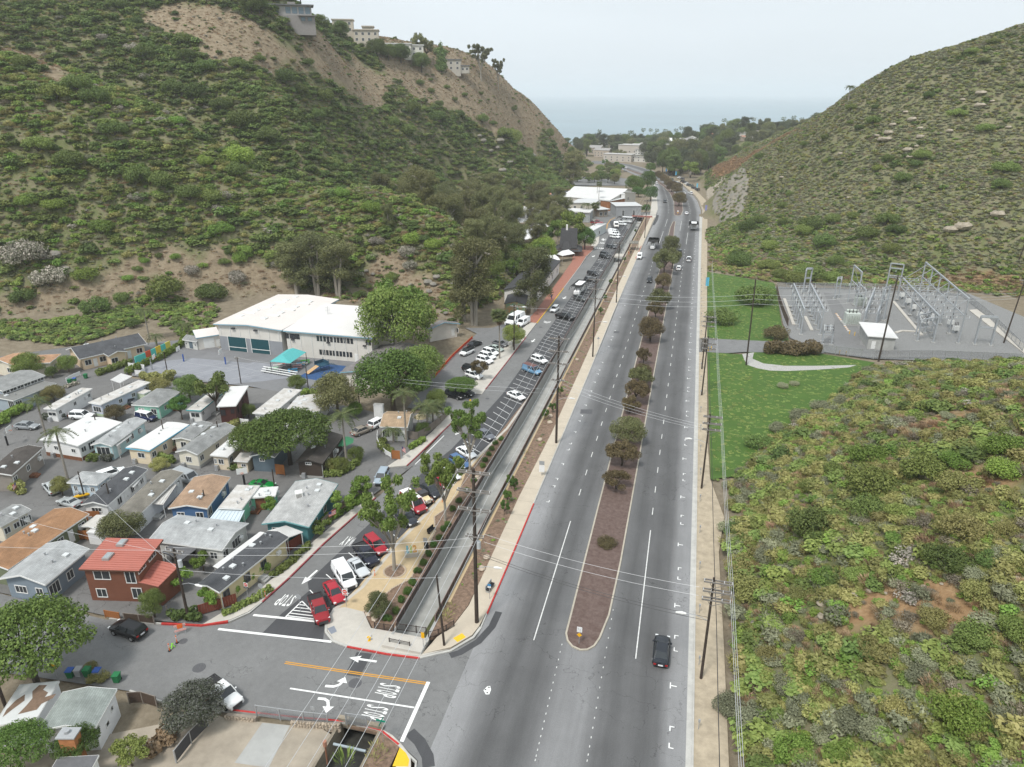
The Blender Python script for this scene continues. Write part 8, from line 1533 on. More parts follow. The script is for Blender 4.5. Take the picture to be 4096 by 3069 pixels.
for c in ((-195.4,182.7,1.8),(-191.0,180.8,1.3),(-106.6,220.6,0.9),(-104.0,220.2,0.9),(-80.5,218.7,1.3),(-83.0,216.6,1.5),(-80.8,215.9,1.1),(-70.5,198.3,0.9),(-89.2,216.9,0.8),(-81.3,213.0,1.1),(-74.6,217.6,0.8),(-152.1,512.9,2.0),(-149.4,513.7,2.5),(-139.3,521.7,3.0),(-140.6,517.8,2.3),(-143.8,514.3,2.0),(-130.8,516.2,2.5),(-132.4,593.9,3.9),(-126.3,479.1,2.7),(-223.2,1381.1,5.9)):boulder((c[0],c[1]),c[2]*1.1,'pale grey rock on the left canyon slope',rock_g,'rocks on the left slope',.4,(1,.9,.9))
for c in ((23.2,72.9,0.4),(21.8,72.8,0.5),(21.0,72.5,0.4),(18.6,73.2,0.5),(18.4,71.1,0.5),(24.6,71.9,0.2),(23.4,70.7,0.3),(31.0,69.4,0.3),(33.8,70.3,0.3),(35.6,71.6,0.3),(35.1,70.8,0.2),(35.5,70.0,0.3),(29.6,71.6,0.2),(28.0,71.7,0.3),(27.6,83.6,0.0)):boulder((c[0],c[1]),c[2]*1.05,'pink tan stone in the rubble on the near right slope',rock_t,'stones on the near right slope',.3)
# cut rock face beside the far road
def rock_face(label,x0,x1,y0,y1,mt,seed):
 """bare rock following the cut slope, with ragged outline and broken relief"""
 nx_,ny_=30,60;X,Y=np.meshgrid(np.linspace(x0,x1,nx_),np.linspace(y0,y1,ny_));Z=hill_height(X,Y)-SL*Y+.45+1.3*np.abs(fbm(X/3,Y/7,seed))+.5*fbm(X/1.2,Y/2,seed+5)
 u=(X-x0)/(x1-x0)*2-1;v=(Y-y0)/(y1-y0)*2-1;keep=(np.abs(u)**2.5+np.abs(v)**2.5<.95+.75*fbm(X/5,Y/8,seed+9));Z=np.where(keep,Z,Z-3)
 i=np.arange(nx_*ny_).reshape(ny_,nx_);Q=np.stack([i[:-1,:-1].ravel(),i[:-1,1:].ravel(),i[1:,1:].ravel(),i[1:,:-1].ravel()],1);setp(link('rock_face',fastmesh('rock_face',np.stack([X.ravel(),Y.ravel(),Z.ravel()],1),Q),mt),label,'rock face')
rock_face('bare grey rock cutting beside the far road',11,30,395,500,rock_g,4);rock_face('tan rock cutting farther along the road',8,22,505,575,rock_t,14)
# ---------------------------------------------------------------- utility poles and wires
pole_m=mat('pole_wood',(.055,.042,.034),var=.3,scale=2);arm_m=mat('crossarm_grey',(.20,.185,.17),var=.2);ins_m=mat('insulator_white',(.72,.73,.73),var=0);wire_m=mat('wire_aluminium',(.55,.56,.57),rough=.4,var=0);wire_d=mat('wire_dark',(.05,.05,.052),rough=.6,var=0)
def pole(x,y,h,label,arms=(),lamp=None,r=.19,xf=None,z=None,rz=0,off=0.,tilt=0):
 t=empty('utility_pole',(x,y,gz(y) if z is None else z),rz,label,'utility pole');t.rotation_euler=(0,tilt,rz);b=MB();b.tube([(0,0,-.5),(0,0,h)],[r,r*.68],8);b.build('shaft',pole_m,t)
 for zz,w in arms:
  b=MB();b.box(off-w,off+w,-.28,-.16,zz-.07,zz+.07);b.box(off-w,off+w,.16,.28,zz-.07,zz+.07);a=b.build('crossarm',arm_m,t);c=MB();c.bar((off-w*.6,-.22,zz-.05),(0,-.2,zz-.75),.05,.05);c.bar((off+w*.6,-.22,zz-.05),(0,-.2,zz-.75),.05,.05);c.build('brace',arm_m,a)
  for s in (-.95,-.4,.4,.95):c=MB();c.cyl(off+s*w,0,zz-.02,zz+.22,.055,.035,6);c.build('insulator',ins_m,a)
 if lamp:
  lx,ly,lz=lamp;b=MB();b.tube([(0,0,lz-.5),(lx*.5,ly*.5,lz),(lx,ly,lz+.05)],.035,6);a=b.build('lamp_arm',galv,t);b=MB();b.tube([(lx*.92,ly*.92,lz),(lx*1.08,ly*1.08,lz+.02),(lx*1.35,ly*1.35,lz-.02)],[.1,.17,.08],8);b.build('lamp_head',trimw,a)
 for k,zz in enumerate(xf or ()):b=MB();b.cyl(.42,.1,zz-.5,zz+.45,.26,n=10);b.build('transformer_can',mat('transformer_grey',(.48,.5,.51),var=.05),t)
 return t
pole(-21.3,67.2,21.8,'tallest dark pole with three double crossarms at the corner sidewalk',[(21.3,2.0),(18.9,2.0),(16.4,2.0),(12.8,1.1)],(2.4,.2,8.6),.27,xf=(11.6,));pole(-21.1,119.1,21.5,'dark utility pole in the sidewalk beside the planting strip',[(21,1.9),(18.6,1.9),(16.2,1.9),(13,1.2)],(2.4,.2,9.5),.24);pole(-21.3,170.2,20.6,'dark utility pole farther up the sidewalk',[(20.2,1.9),(17.8,1.9),(15.4,1.9)],(2.4,.2,9.5))
pole(-42,170.3,12.4,'wooden pole beside the side street and school lot',[(12,.9)],(2.2,.6,11.8));pole(-23.9,62.4,10.3,'leaning bare black pole beside the corner railing',(),None,.16,tilt=R(-3))
for y,lb,lm in ((64.6,'black pole with a street lamp right of the road, nearest',(-2.6,0,8.6)),(108.4,'black pole with a street lamp at the dirt verge, second nearest',(-2.6,0,9)),(150.8,'black pole at the dirt verge beside the lawn',None),(168.1,'black pole at the dirt verge by the driveway',None)):pole(5.75,y,13.8,lb,[(13.3,1.5),(12.1,1.5),(11,1.5)],lm,.17,off=.5)
pole(16.4,173.8,21.8,'tall slim pole on the lawn beside the rock swale',(),None,.2,tilt=R(-1));pole(49.2,186,22,'tallest black pole in front of the substation',[(21.6,1.8)],None,.24,tilt=R(1));pole(85.5,210,17.8,'black pole at the right end of the substation',[(17.4,1.2)],None,.22,tilt=R(3));pole(115.1,288.7,14,'grey wooden pole on the slope above the substation',[(13.6,1.2)],None,.2,z=tz(115.1,288.7),tilt=R(5))
pole(-56.2,58.8,10.7,'wooden pole with a transformer and street lamp beside the red roof',[(10.3,1.2)],(2.4,-.2,6.0),xf=(8.6,));pole(-65.9,42,6,'short dark pole at the left edge beside the patched roof')
for (x,y),h,lb in (((-106.68,99.54),5,'short black pole beside the big white trailer'),((-92.13,100.02),5.2,'short black pole at the cream trailer'),((-82.25,102.56),5,'short black pole at the ivory trailer'),((-91.76,80.09),5,'short black pole by the yellow kayak'),((-84.21,77.74),5.2,'thin grey pole at the taupe roof'),((-115.7,130.53),6.5,'black pole at the left edge of the ball court'),((-97.17,131.58),6.5,'black pole with a T top at the ball court'),((-79.37,130.49),7.2,'black pole at the playground'),((-64.78,125.72),8,'pole with lamp and transformer at the dense ficus'),((-62.06,88.44),5,'black pole at the mint porch'),((-69.31,80.7),4.5,'rusty pole at the blue trailer')):pole(x,y,h,lb,[(h-.2,.6)] if 'T top' in lb or 'play' in lb else (),(1.8,-.4,h-.4) if 'lamp' in lb else None,.13,xf=(h-1.4,) if 'transformer' in lb else None)
def wire(a,b,sag,mt=None,r=.02,label='thin overhead power line between two poles',group='overhead lines'):
 a,b=Vector(a),Vector(b);n=14;o=MB().tube([a+(b-a)*(i/n)-Vector((0,0,4*sag*(i/n)*(1-i/n))) for i in range(n+1)],r,4,False).build('power_line',mt or wire_m);setp(o,label,'wire',group)
LW='power line strung along the sidewalk poles';GW='lines along the sidewalk poles'
ys=[14,67.2,119.1,170.2,225,285,350,420]
for k in range(len(ys)-1):
 y0,y1=ys[k],ys[k+1];h0=21.6-.25*k
 for zz in (h0-.3,h0-2.7,h0-5.2):
  for dx in (-1.9,1.9):wire((-21.3+dx,y0,gz(y0)+zz),(-21.3+dx,y1,gz(y1)+zz),.9,None,.02,LW,GW)
for y0,h in ((225,20),(285,19),(350,18)):pole(-21.3,y0,h,'slim utility pole on the far sidewalk' if y0 != 225 else 'slim utility pole beyond the third sidewalk pole',[(h-.5,1.6)],(2,0,9)) if y0 != 285 else None
LR='power line strung along the right verge poles';GR='lines along the right verge poles'
yr=[5,64.6,108.4,150.8,168.1,235]
for k in range(len(yr)-1):
 for zz in (13.3,12.1,11.0):
  wire((7.7,yr[k],gz(yr[k])+zz+.2),(7.7,yr[k+1],gz(yr[k+1])+zz+.2),.5,None,.02,LR,GR)
 wire((6.6,yr[k],gz(yr[k])+8),(6.6,yr[k+1],gz(yr[k+1])+8),.6,wire_d,.04,LR,GR)
LC='power line crossing above the main road';GC='lines crossing the road'
for dz in (0,.7,1.4):wire((-20.2,119.1,11.5+dz-1.6),(5,108.4,10.8+dz*.6-1.5),.7,None,.018,LC,GC)
for dz in (0,1.1):wire((-20.2,67.2,11.2+dz),(4.4,64.6,11.2+dz-.9),.6,None,.018,LC,GC);wire((-21.3,67.2,9.4+dz*.3),(5.7,64.6,7.2+dz*.4),.8,wire_d,.03,LC,GC)
for dz in (0,1.2,2.4):wire((-21.3,170.2,15+dz-2.4),(16.4,173.8,15.6+dz-2.4),1.2,None,.026,LC,GC);wire((16.4,173.8,15.6+dz-2.4),(49.2,186,16.2+dz-2.6),1.0,None,.026,LC,GC);wire((49.2,186,17+dz-2.6),(85.5,210,12.5+dz*.6-3),1.0,None,.026,LC,GC)
LT='power line above the trailer park roofs';GT2='lines over the trailer park'
for a,b in (((-21.3,67.2,10.5),(-56.2,58.8,9)),((-21.3,67.2,11.6),(-56.2,58.8,10)),((-23.9,62.4,9),(-56.2,58.8,6.8)),((-56.2,58.8,9.6),(-110,50,9)),((-56.2,58.8,9),(-100,66,6)),((-64.8,125.7,6),(-42,170.3,9.6)) if False else ((-64.8,125.7,5.8),(-21.1,119.1,9.5)),((-64.8,125.7,5.2),(-21.1,119.1,8.6)),((-42,170.3,9.4),(-21.3,170.2,11)),((-80,130.5,5),(-97,131.6,4.5)),((-92,100,3),(-82,102.6,3)),((-56.2,58.8,7),(-91.8,80,3.2))):wire(a,b,.6,wire_m,.018,LT,GT2)
# ---------------------------------------------------------------- substation
steel=mat('steel_galvanised',(.40,.42,.44),var=.12,rough=.5,metal=.2);porc=mat('porcelain_dark',(.06,.05,.05),rough=.3,var=0);equip=mat('equipment_grey_green',(.50,.54,.50),var=.05)
def rack(A,B,off,h,n,label,hi=None,arms=10,ins=True,name='steel_rack'):
 """bus structure: two rows of columns A->B and A+off->B+off, beams, cross members, insulators"""
 x0,y0=A;z0=gz(y0);t=empty(name,(x0,y0,z0),0,label,'substation frame');d=Vector((B[0]-x0,B[1]-y0));o=Vector(off)
 for row,hh in ((0,hi or h),(1,h)):
  a=o*row
  for k in range(n):p=a+d*(k/(n-1));b=MB();b.bar((p.x,p.y,-.2),(p.x,p.y,hh),.32,.32);c=b.build('column',steel,t);f=MB();f.box(p.x-.5,p.x+.5,p.y-.5,p.y+.5,-.1,.2);f.build('footing',conc_grey,c)
  q=a+d;b=MB();b.bar((a.x,a.y,hh),(q.x,q.y,hh),.35,.35);b.bar((a.x,a.y,hh*.62),(q.x,q.y,hh*.62),.2,.2);b.build('beam',steel,t)
 for k in range(arms):
  p=d*(k/(arms-1));b=MB();ee=o*1.25;b.bar((p.x-o.x*.25,p.y-o.y*.25,h*.92),(p.x+ee.x,p.y+ee.y,h*.92),.14,.14);m=b.build('cross_member',steel,t)
  if hi and k % 2==0:b=MB();b.bar((p.x,p.y,hi),(p.x+o.x,p.y+o.y,h),.12,.12);b.build('stay',steel,t)
  if ins:
   for u in (-.2,.3,.7,1.2):c=MB();c.cyl(p.x+o.x*u,p.y+o.y*u,h*.92+.1,h*.92+.75,.1,.07,6);c.build('insulator',porc if k % 2 else ins_m,m)
 return t
rack((32.68,204),(33.04,233.51),(5.2,1.0),7.4,7,'long low steel bus rack at the left of the substation',None,12)
rack((73.26,206.48),(74.46,252.07),(-6.4,-1.0),7.6,6,'tall sloping steel gantry at the right of the substation',12.5,16)
rack((62.95,205.72),(67.96,209.85),(1.0,5.5),6.0,2,'small steel frame with breakers at the front of the yard',None,4)
rack((51.81,244.26),(52.32,234.26),(2.6,2.2),6.5,2,'lattice tower frame in the middle of the substation',12.5,4)
rack((66.76,261.38),(70.49,260.19),(.5,2.2),8.5,2,'portal frame behind the tall black pole',10.5,3,False)
rack((50.62,214.23),(59.16,244.23),(3.4,.6),5.2,4,'low bus frame beside the big transformer',None,7)
rack((77.21,206.25),(81.18,206.39),(.3,1.2),7.8,2,'open portal frame at the right end of the yard',None,2,False);rack((56.02,221.46),(58.4,224.82),(.4,.8),10.5,2,'pair of thick steel columns left of the black pole',None,2,False);rack((48.37,248.05),(49.81,249.11),(.4,2.0),7,2,'slim switch frame at the back of the substation',None,3);rack((39.23,254.09),(41.09,254.59),(.4,1.5),8.5,2,'narrow frame behind the left bus rack',None,2);rack((37.21,196.25),(39.54,196.41),(.4,2.6),4.4,2,'switch cabinet frame by the yard gate',None,4)
def transformer(p,s,label,rz):
 t=empty('power_transformer',(p[0],p[1],gz(p[1])),rz,label,'transformer');t.scale=(s,)*3;b=MB();b.box(-2,2,-1.2,1.2,.3,3.4);b.build('tank',equip,t);b=MB();b.box(-2.6,2.6,-1.9,1.9,0,.3);b.build('pad',conc_grey,t)
 for sx in (-1,1):
  for k in range(6):b=MB();x=-1.7+.68*k;b.box(x-.06,x+.06,sx*1.25,sx*1.9,.6,3.0) if sx>0 else b.box(x-.06,x+.06,-1.9,-1.25,.6,3.0);b.build('radiator_fin',equip,t)
 for k in range(3):b=MB();b.cyl(-1+k,0,3.4,4.5,.16,.1,8);b.build('bushing',porc,t)
 b=MB();b.tube([(-1.6,.9,3.9),(1.6,.9,3.9)],.35,10);b.build('conservator',equip,t)
transformer((48.45,218.93),1.0,'big pale green transformer in the middle of the yard',R(6));transformer((55.06,241.86),.8,'smaller transformer behind the big pale green one',R(10))
for k,p in enumerate(((70.29,254.52),(70.24,246.5),(69.88,238.88),(69.54,229.99),(69.22,222.24),(75.87,222.92),(75.4,216.66),(72.95,228.64))):
 t=empty('circuit_breaker',(p[0],p[1],gz(p[1])),R(20),'white circuit breaker box with black bushings in the gravel yard','circuit breaker','circuit breakers in the yard');b=MB();b.box(-.7,.7,-.5,.5,.9,2.2);b.build('cabinet',trimw,t)
 for s in (-.5,.5):b=MB();b.box(s-.06,s+.06,-.4,.4,-.1,.9);b.build('leg',steel,t)
 for s in (-.45,0,.45):b=MB();b.cyl(s,0,2.2,3.3,.11,.07,7);b.build('bushing',porc,t)
house((47.73,194.66),(55.06,194.6),(55.56,207.41),3.6,'flat',mat('concrete_block',(.42,.42,.40),var=.15,scale=1),roofw,'concrete control hut with a white flat roof in the substation',[('D',.25,1.2,1.0,2.1,1)],vents=0,cat='control hut',name='control_hut',oh=.45,thick=.15)
t=empty('portable_toilet',(*(50.09,196.07),gz(195)),R(10),'blue portable toilet in front of the control hut','toilet');b=MB();b.box(-.55,.55,-.55,.55,0,2.1);b.build('cabin',mat('plastic_blue',(.06,.33,.52),var=.05),t);b=MB();b.add([(-.6,-.6,2.1),(.6,-.6,2.1),(.6,.6,2.1),(-.6,.6,2.1),(-.4,0,2.35),(.4,0,2.35)],[(0,1,5,4),(1,2,5),(2,3,4,5),(3,0,4)]);b.build('roof',trimw,t);b=MB();b.box(-.4,.4,-.57,-.552,.1,1.9);b.build('door',mat('plastic_blue_light',(.12,.42,.62),var=0),t)
for p,q in (((66.84,249.95),(65.67,211.95)),((32.34,244.5),(31.89,213.51)),((36.3,223.54),(36.28,208.94)),((59.09,212.39),(61.41,215.01)),((61.41,215.01),(65.17,215.19))):mb=MB();strip(mb,[p,q],.9,-.1,.25);mb.build('cable_trench',conc,sub_yard)
sheet('concrete_access_road',[(87.38,244.14),(90.14,245.82),(90.32,209.79),(87.09,200.86)],.3,conc,depth=.4)
for k in range(22):a,b_=(46.08,229.62),(46.4,211.08);p=(a[0]+(b_[0]-a[0])*k/21,a[1]+(b_[1]-a[1])*k/21);mb=MB();mb.box(p[0]-.28,p[0]+.28,p[1]-.18,p[1]+.18,gz(p[1]),gz(p[1])+.16);mb.build('kerb_stone',trimw if k % 2 else mat('stone_orange',(.6,.36,.18),var=0),sub_yard)
# ---------------------------------------------------------------- school yard, street furniture, small things
def thing(name,label,cat,p,rz=0,group=None,z=0):return empty(name,(p[0],p[1],gz(p[1])+z),R(rz),label,cat,group)
def part(t,nm,mt,*boxes):
 b=MB()
 for q in boxes:b.box(*q) if len(q)==6 else b.cyl(*q)
 return b.build(nm,mt,t)
def C(n,c,**k):return mat('col_'+n,c,var=.05,**k)
teal=C('teal_shade',(.10,.42,.42));red=C('safety_red',(.60,.05,.03));orange=C('safety_orange',(.75,.16,.03));green=C('bin_green',(.02,.16,.06));blue=C('bin_blue',(.04,.10,.34));yel=C('hydrant_yellow',(.75,.45,.02));grey=C('grey_paint',(.32,.33,.34));black=C('black_paint',(.02,.02,.022));lime=C('lime',(.25,.65,.05))
# shade sail on posts, picnic tables, bleachers, playground
c4=[(-94.14,139.33),(-88.85,139.48),(-89.09,147.48),(-94.65,147.82)];cx=sum(p[0] for p in c4)/4;cy=sum(p[1] for p in c4)/4;t=thing('shade_canopy','teal hip shade canopy over the picnic tables','canopy',(cx,cy));q=[(x-cx,y-cy,3.0) for x,y in c4];b=MB();m1=((q[0][0]+q[1][0])*.32,(q[0][1]+q[1][1])*.32,4.3);m2=((q[2][0]+q[3][0])*.32,(q[2][1]+q[3][1])*.32,4.3);b.add(q+[m1,m2],[(0,1,4),(1,2,5,4),(2,3,5),(3,0,4,5)]);b.build('fabric',teal,t)
for x,y,z in q:part(t,'post',black,(x*.97,y*.97,-.1,3.0,.08))
def picnic(p,rz,c,lb):
 t=thing('picnic_table',lb,'picnic table',p,rz);part(t,'table_top',c,(-1.1,1.1,-.4,.4,.7,.78))
 for s in (-1,1):part(t,'bench',c,(-1.1,1.1,s*.75-.14,s*.75+.14,.42,.48));b=MB();b.bar((s*.8,-.7,0),(s*.8,.3,.7),.08,.08);b.bar((s*.8,.7,0),(s*.8,-.3,.7),.08,.08);b.build('leg',c,t)
for p,n,cc in (((-94.47,141.16),'mint green',(.42,.62,.45)),((-94.62,143.17),'pale grey',(.5,.5,.47)),((-94.85,145.62),'red',(.6,.06,.05)),((-92.45,144.98),'grey blue',(.38,.40,.44)),((-89.59,141.38),'sky blue',(.12,.45,.72)),((-89.88,143.98),'pink',(.65,.36,.38)),((-89.89,145.9),'light blue',(.18,.5,.7)),((-89.86,147.77),'bright green',(.12,.5,.08))):picnic(p,32,C(n.replace(' ','_')+'_paint',cc),n+' picnic table under the teal canopy')
t=thing('bleacher','silver bleacher bench below the picnic tables','bleacher',(-91.89,138.64),-8)
for k in range(3):part(t,'seat',trimw,(-5,5,.5*k-.2,.5*k+.15,.35+.35*k,.42+.35*k))
for x in (-4,0,4):part(t,'frame',galv,(x-.04,x+.04,-.2,1.2,-.05,.35),(x-.04,x+.04,.7,1.2,.3,1.05))
t=thing('playground_set','playground with a tan double slide and dark blue climbing frame','playground',(-83.45,144.43),60);dkb=C('play_blue',(.02,.07,.11));part(t,'platform',dkb,(-1.2,1.2,-1.2,1.2,1.3,1.42))
for x in (-1.2,1.2):
 for y in (-1.2,1.2):part(t,'post',dkb,(x,y,-.1,2.7,.07))
for s in (-.35,.35):b=MB();b.bar((-1.2,s,1.4),(-4.2,s,.25),.6,.08);b.build('slide',C('slide_tan',(.55,.36,.19)),t)
part(t,'barrier',dkb,(1.15,1.25,-1.2,1.2,1.4,2.2),(-1.2,1.2,1.15,1.25,1.4,2.2));b=MB()
for k in range(6):b.bar((1.2+.5*k,-1,1.4-.2*k),(1.2+.5*k,1,1.4-.2*k),.06,.06)
b.build('climber',dkb,t)
def hoop(p,rz,lb,h=3.0,pad=blue):
 t=thing('basketball_hoop',lb,'basketball hoop',p,rz);part(t,'pole',grey,(0,0,-.1,h,.07));part(t,'padding',pad,(0,0,0,1.9,.17));b=MB();b.bar((0,0,h-.1),(.9,0,h+.2),.08,.08);b.build('arm',grey,t);part(t,'backboard',trimw,(.9,.96,-.85,.85,h-.2,h+.85));b=MB();b.tube([(1.2+.22*math.cos(k*.7),.22*math.sin(k*.7),h+.05) for k in range(10)],.025,4);b.build('rim',orange,t)
hoop((-119.75,141.28),190,'basketball hoop with a blue padded pole on the left court');hoop((-108.42,142.09),190,'basketball hoop with a round board and blue pad on the court');hoop((-123.13,134.12),20,'white basketball backboard near the school garden',pad=grey);hoop((-120.89,92.62),20,'black basketball hoop at the left edge of the lane',pad=black);hoop((-69.16,90.46),-60,'black basketball hoop in the trailer park lane',2.8,black)
mw=thing('mural_wall','wall painted with a turquoise wave and yellow bird mural','wall',(-129.82,136.52),0);a,b_=(-129.82,136.52),(-129.72,149.18);v=Vector((b_[0]-a[0],b_[1]-a[1]));mw.rotation_euler.z=math.atan2(v.y,v.x);L_=v.length
for k,cc in enumerate(((.10,.52,.46),(.10,.52,.46),(.62,.10,.04),(.10,.52,.46),(.70,.50,.06),(.10,.50,.44),(.66,.58,.10))):part(mw,'painted_panel',C('mural_%d' % k,cc),(L_*k/7,L_*(k+1)/7,-.1,.1,-.1,1.9-.1*(k % 2)))
t=thing('stacked_pipes','stack of grey pipes beside the mural wall','pipe',(-128.64,145.23));t.rotation_euler.z=mw.rotation_euler.z
for k in range(5):b=MB();b.tube([(-2.5,.3*k-.6,.15),(4.5,.3*k-.6,.15)],.14,7);b.build('pipe',galv,t)
# traffic barriers, cones, delineators
t=thing('water_barrier','red plastic barrier beside the grey storage shed','barrier',(-123.35,151.81),0);b=MB();b.prism([(-.9,-.25),(.9,-.25),(.9,.25),(-.9,.25)],0,1.0);b.build('body',red,t);part(t,'top',red,(-.85,.85,-.12,.12,1.0,1.1))
fence([(-55.38,146.95),(-55.86,161.01),(-55.38,179.24)],.75,3.0,'red mesh barrier fencing along the school lot',orange,red,lift=.05)
def post_sign(p,lb,h,plates,cat='sign',name='street_sign',rz=0,r=.035,pm=galv):
 t=thing(name,lb,cat,p,rz);part(t,'post',pm,(0,0,-.1,h,r))
 for mt,w,hh,z,kind in plates:
  if kind=='dia':b=MB();b.add([(0,-.04,z-w/2),(w/2,-.04,z),(0,-.04,z+w/2),(-w/2,-.04,z),(0,-.02,z-w/2),(w/2,-.02,z),(0,-.02,z+w/2),(-w/2,-.02,z)],[(0,1,2,3),(7,6,5,4),(0,4,5,1),(1,5,6,2),(2,6,7,3),(3,7,4,0)]);b.build('plate',mt,t)
  elif kind=='oct':b=MB();b.tube([(0,-.05,z),(0,-.03,z)],w/2,8);b.build('plate',mt,t)
  else:part(t,'plate',mt,(-w/2,w/2,-.05,-.025,z-hh/2,z+hh/2))
 return t
sw=C('sign_white',(.75,.75,.75));so=C('sign_orange_yellow',(.8,.42,.01));sg=C('sign_back',(.33,.34,.35));sgn=C('sign_green',(.0,.22,.14));sb=C('sign_blue',(.05,.25,.5))
def signtext(t,s,z,w,h,mt,y=-.058):
 V,F=_txt.setdefault(s,None) or text_mesh(s);b=MB();b.add([(q[0]*w,y,z+q[1]*h) for q in V],F);b.build('lettering',mt,t)
t=post_sign((-38.29,65.91),'white do not enter sign on the granite path corner',2.6,[(sw,.75,.95,2.4,'')]);b=MB();b.tube([(0,-.062,2.5),(0,-.055,2.5)],.3,14);b.build('red_disc',red,t);part(t,'white_bar',sw,(-.2,.2,-.07,-.063,2.46,2.54));part(t,'lower_plate',red,(-.3,.3,-.062,-.055,2.0,2.12))
t=post_sign((-51.51,64.39),'do not enter sign with an arrow by the dark red fence',2.4,[(sw,.6,.6,2.2,''),(black,.7,.22,1.72,'')]);b=MB();b.tube([(0,-.062,2.2),(0,-.055,2.2)],.26,14);b.build('red_disc',red,t);part(t,'white_bar',sw,(-.18,.18,-.07,-.063,2.16,2.24));signtext(t,'ONE WAY',1.72,.56,.12,sw)
post_sign((-49.47,64.56),'grey back of a stop sign on the left sidewalk',2.5,[(sg,.75,.75,2.3,'oct')]);post_sign((-43.6,63.77),'grey back of a stop sign in the hatched triangle',2.5,[(sg,.75,.75,2.3,'oct')]);post_sign((-21.15,105.87),'blank back of two road signs on the main sidewalk',3.0,[(sg,.9,.75,2.6,''),(sw,.95,1.3,1.5,'')]);post_sign((-21.12,179.15),'back of a diamond road sign on the sidewalk',2.6,[(sg,.75,0,2.3,'dia')])
t=post_sign((-8.4,66.6),'keep right sign over a yellow diamond at the median tip',2.6,[(sw,.62,.75,2.25,''),(so,.62,0,1.45,'dia')]);b=MB();b.bar((.08,-.06,2.0),(.08,-.06,2.4),.01,.07);b.bar((-.14,-.06,2.3),(-.14,-.06,2.45),.01,.14);b.build('arrow_mark',black,t)
post_sign((-8.2,433.5),'small sign at the tip of the far median',2.6,[(sw,.8,.9,2.2,''),(so,.8,0,1.3,'dia')]);post_sign((-26.05,61.18),'yellow sign on a post by the corner railing',2.6,[(so,.4,.85,2.2,'')]);post_sign((-33.17,48.26),'grey sign back above the gate',2.4,[(sg,.45,.45,2.2,'')]);post_sign((-64.12,46.85),'yellow slide warning sign beside the bins',2.6,[(so,.62,.62,1.8,''),(sgn,.5,.14,2.5,'')]);post_sign((-32.85,80.15),'dark framed notice board near the trash bin',2.2,[(sg,.6,.75,1.8,'')])
t=post_sign((-25.38,47.91),'street name sign above the culvert',3.1,[(sgn,1.1,.22,2.9,'')]);part(t,'cross_plate',sgn,(-.05,-.025,-.55,.55,2.62,2.84))
for p,lb in (((-49.34,65.01),'left sidewalk'),((-37.44,72.71),'granite path by the white van'),((-34.9,93.19),'granite path by the vintage car'),((-54.92,53.65),'street in front, near one'),((-54.97,55.01),'street in front, far one'),((-47.67,190.35),'shuttle bus, left one'),((-45.63,190.31),'shuttle bus, right one')):
 t=thing('delineator_post','orange delineator post at the '+lb,'delineator',p);part(t,'base',black,(0,0,0,.07,.2));part(t,'tube',orange,(0,0,.07,1.1,.055));part(t,'band',sw,(0,0,.8,.9,.062),(0,0,.6,.7,.062))
t=thing('folding_barricade','striped road barricade with an orange sign on the street','barricade',(-55.67,56.64),40)
for s in (-.5,.5):b=MB();b.bar((s,-.35,0),(s,0,1.3),.06,.06);b.bar((s,.35,0),(s,0,1.3),.06,.06);b.build('leg',grey,t)
part(t,'board',C('barricade_pink',(.72,.40,.36)),(-.65,.65,-.05,.0,1.0,1.3),(-.65,.65,-.25,-.2,.45,.7));part(t,'sign',orange,(-.3,.3,-.1,-.06,.75,1.35))
t=thing('sign_stand','fluorescent green folded sign stand on the street','sign stand',(-54.98,54.22),20);b=MB();b.bar((-.3,0,.05),(.25,0,.7),.1,.04);b.bar((.3,0,.05),(-.1,.1,.5),.1,.04);b.bar((0,-.3,.05),(0,.1,.6),.1,.04);b.build('frame',lime,t)
def hydrant(p,lb):t=thing('fire_hydrant',lb,'hydrant',p,0,None,.1);part(t,'barrel',yel,(0,0,0,.6,.13));part(t,'bonnet',yel,(0,0,.6,.8,.15,.05));part(t,'outlet',yel,(-.24,.24,-.07,.07,.4,.54));part(t,'flange',yel,(0,0,0,.07,.2))
hydrant((-32.87,60.92),'yellow fire hydrant on the corner plaza');hydrant((-42.75,133.96),'yellow fire hydrant at the school lot entrance')
def bin_(p,rz,bc,lc,lb):t=thing('wheelie_bin',lb,'bin',p,rz);b=MB();b.add([(-.28,-.3,.08),(.28,-.3,.08),(.28,.3,.08),(-.28,.3,.08),(-.34,-.38,1.0),(.34,-.38,1.0),(.34,.38,1.0),(-.34,.38,1.0)],[(0,1,5,4),(1,2,6,5),(2,3,7,6),(3,0,4,7),(3,2,1,0)]);b.build('body',bc,t);part(t,'lid',lc,(-.37,.37,-.42,.42,1.0,1.08));[part(t,'wheel',black,(s-.04,s+.04,.25,.45,0,.2)) for s in (-.25,.25)]
for p,bc,lc,lb in (((-62.85,47.43),green,blue,'green bin with a blue lid under the pine'),((-62.07,47.81),grey,grey,'grey bin beside the blue lidded bin'),((-61.14,48.04),green,green,'green bin half hidden by the bush'),((-59.9,48.18),grey,blue,'bin with a violet blue lid behind the bush'),((-57.32,48.14),green,green,'green bin at the right end of the row'),((-135.03,121.76),green,green,'green bin by the picket fence'),((-134.55,122.63),green,blue,'bin with a blue lid by the picket fence'),((-134.07,125.38),green,green,'green bin right of the picket fence')):bin_(p,15,bc,lc,lb)
shrub((*(-59.52,47.93),1.2),'olive','olive bush between the bins',.7);shrub((*(-61.97,49.26),.8),'olive','small olive bush at the street edge by the bins',.6)
t=thing('trash_bin','black slatted trash bin on the granite path','bin',(-32.92,80.57));part(t,'body',black,(0,0,0,.95,.32));part(t,'lid',grey,(0,0,.95,1.08,.36,.2))
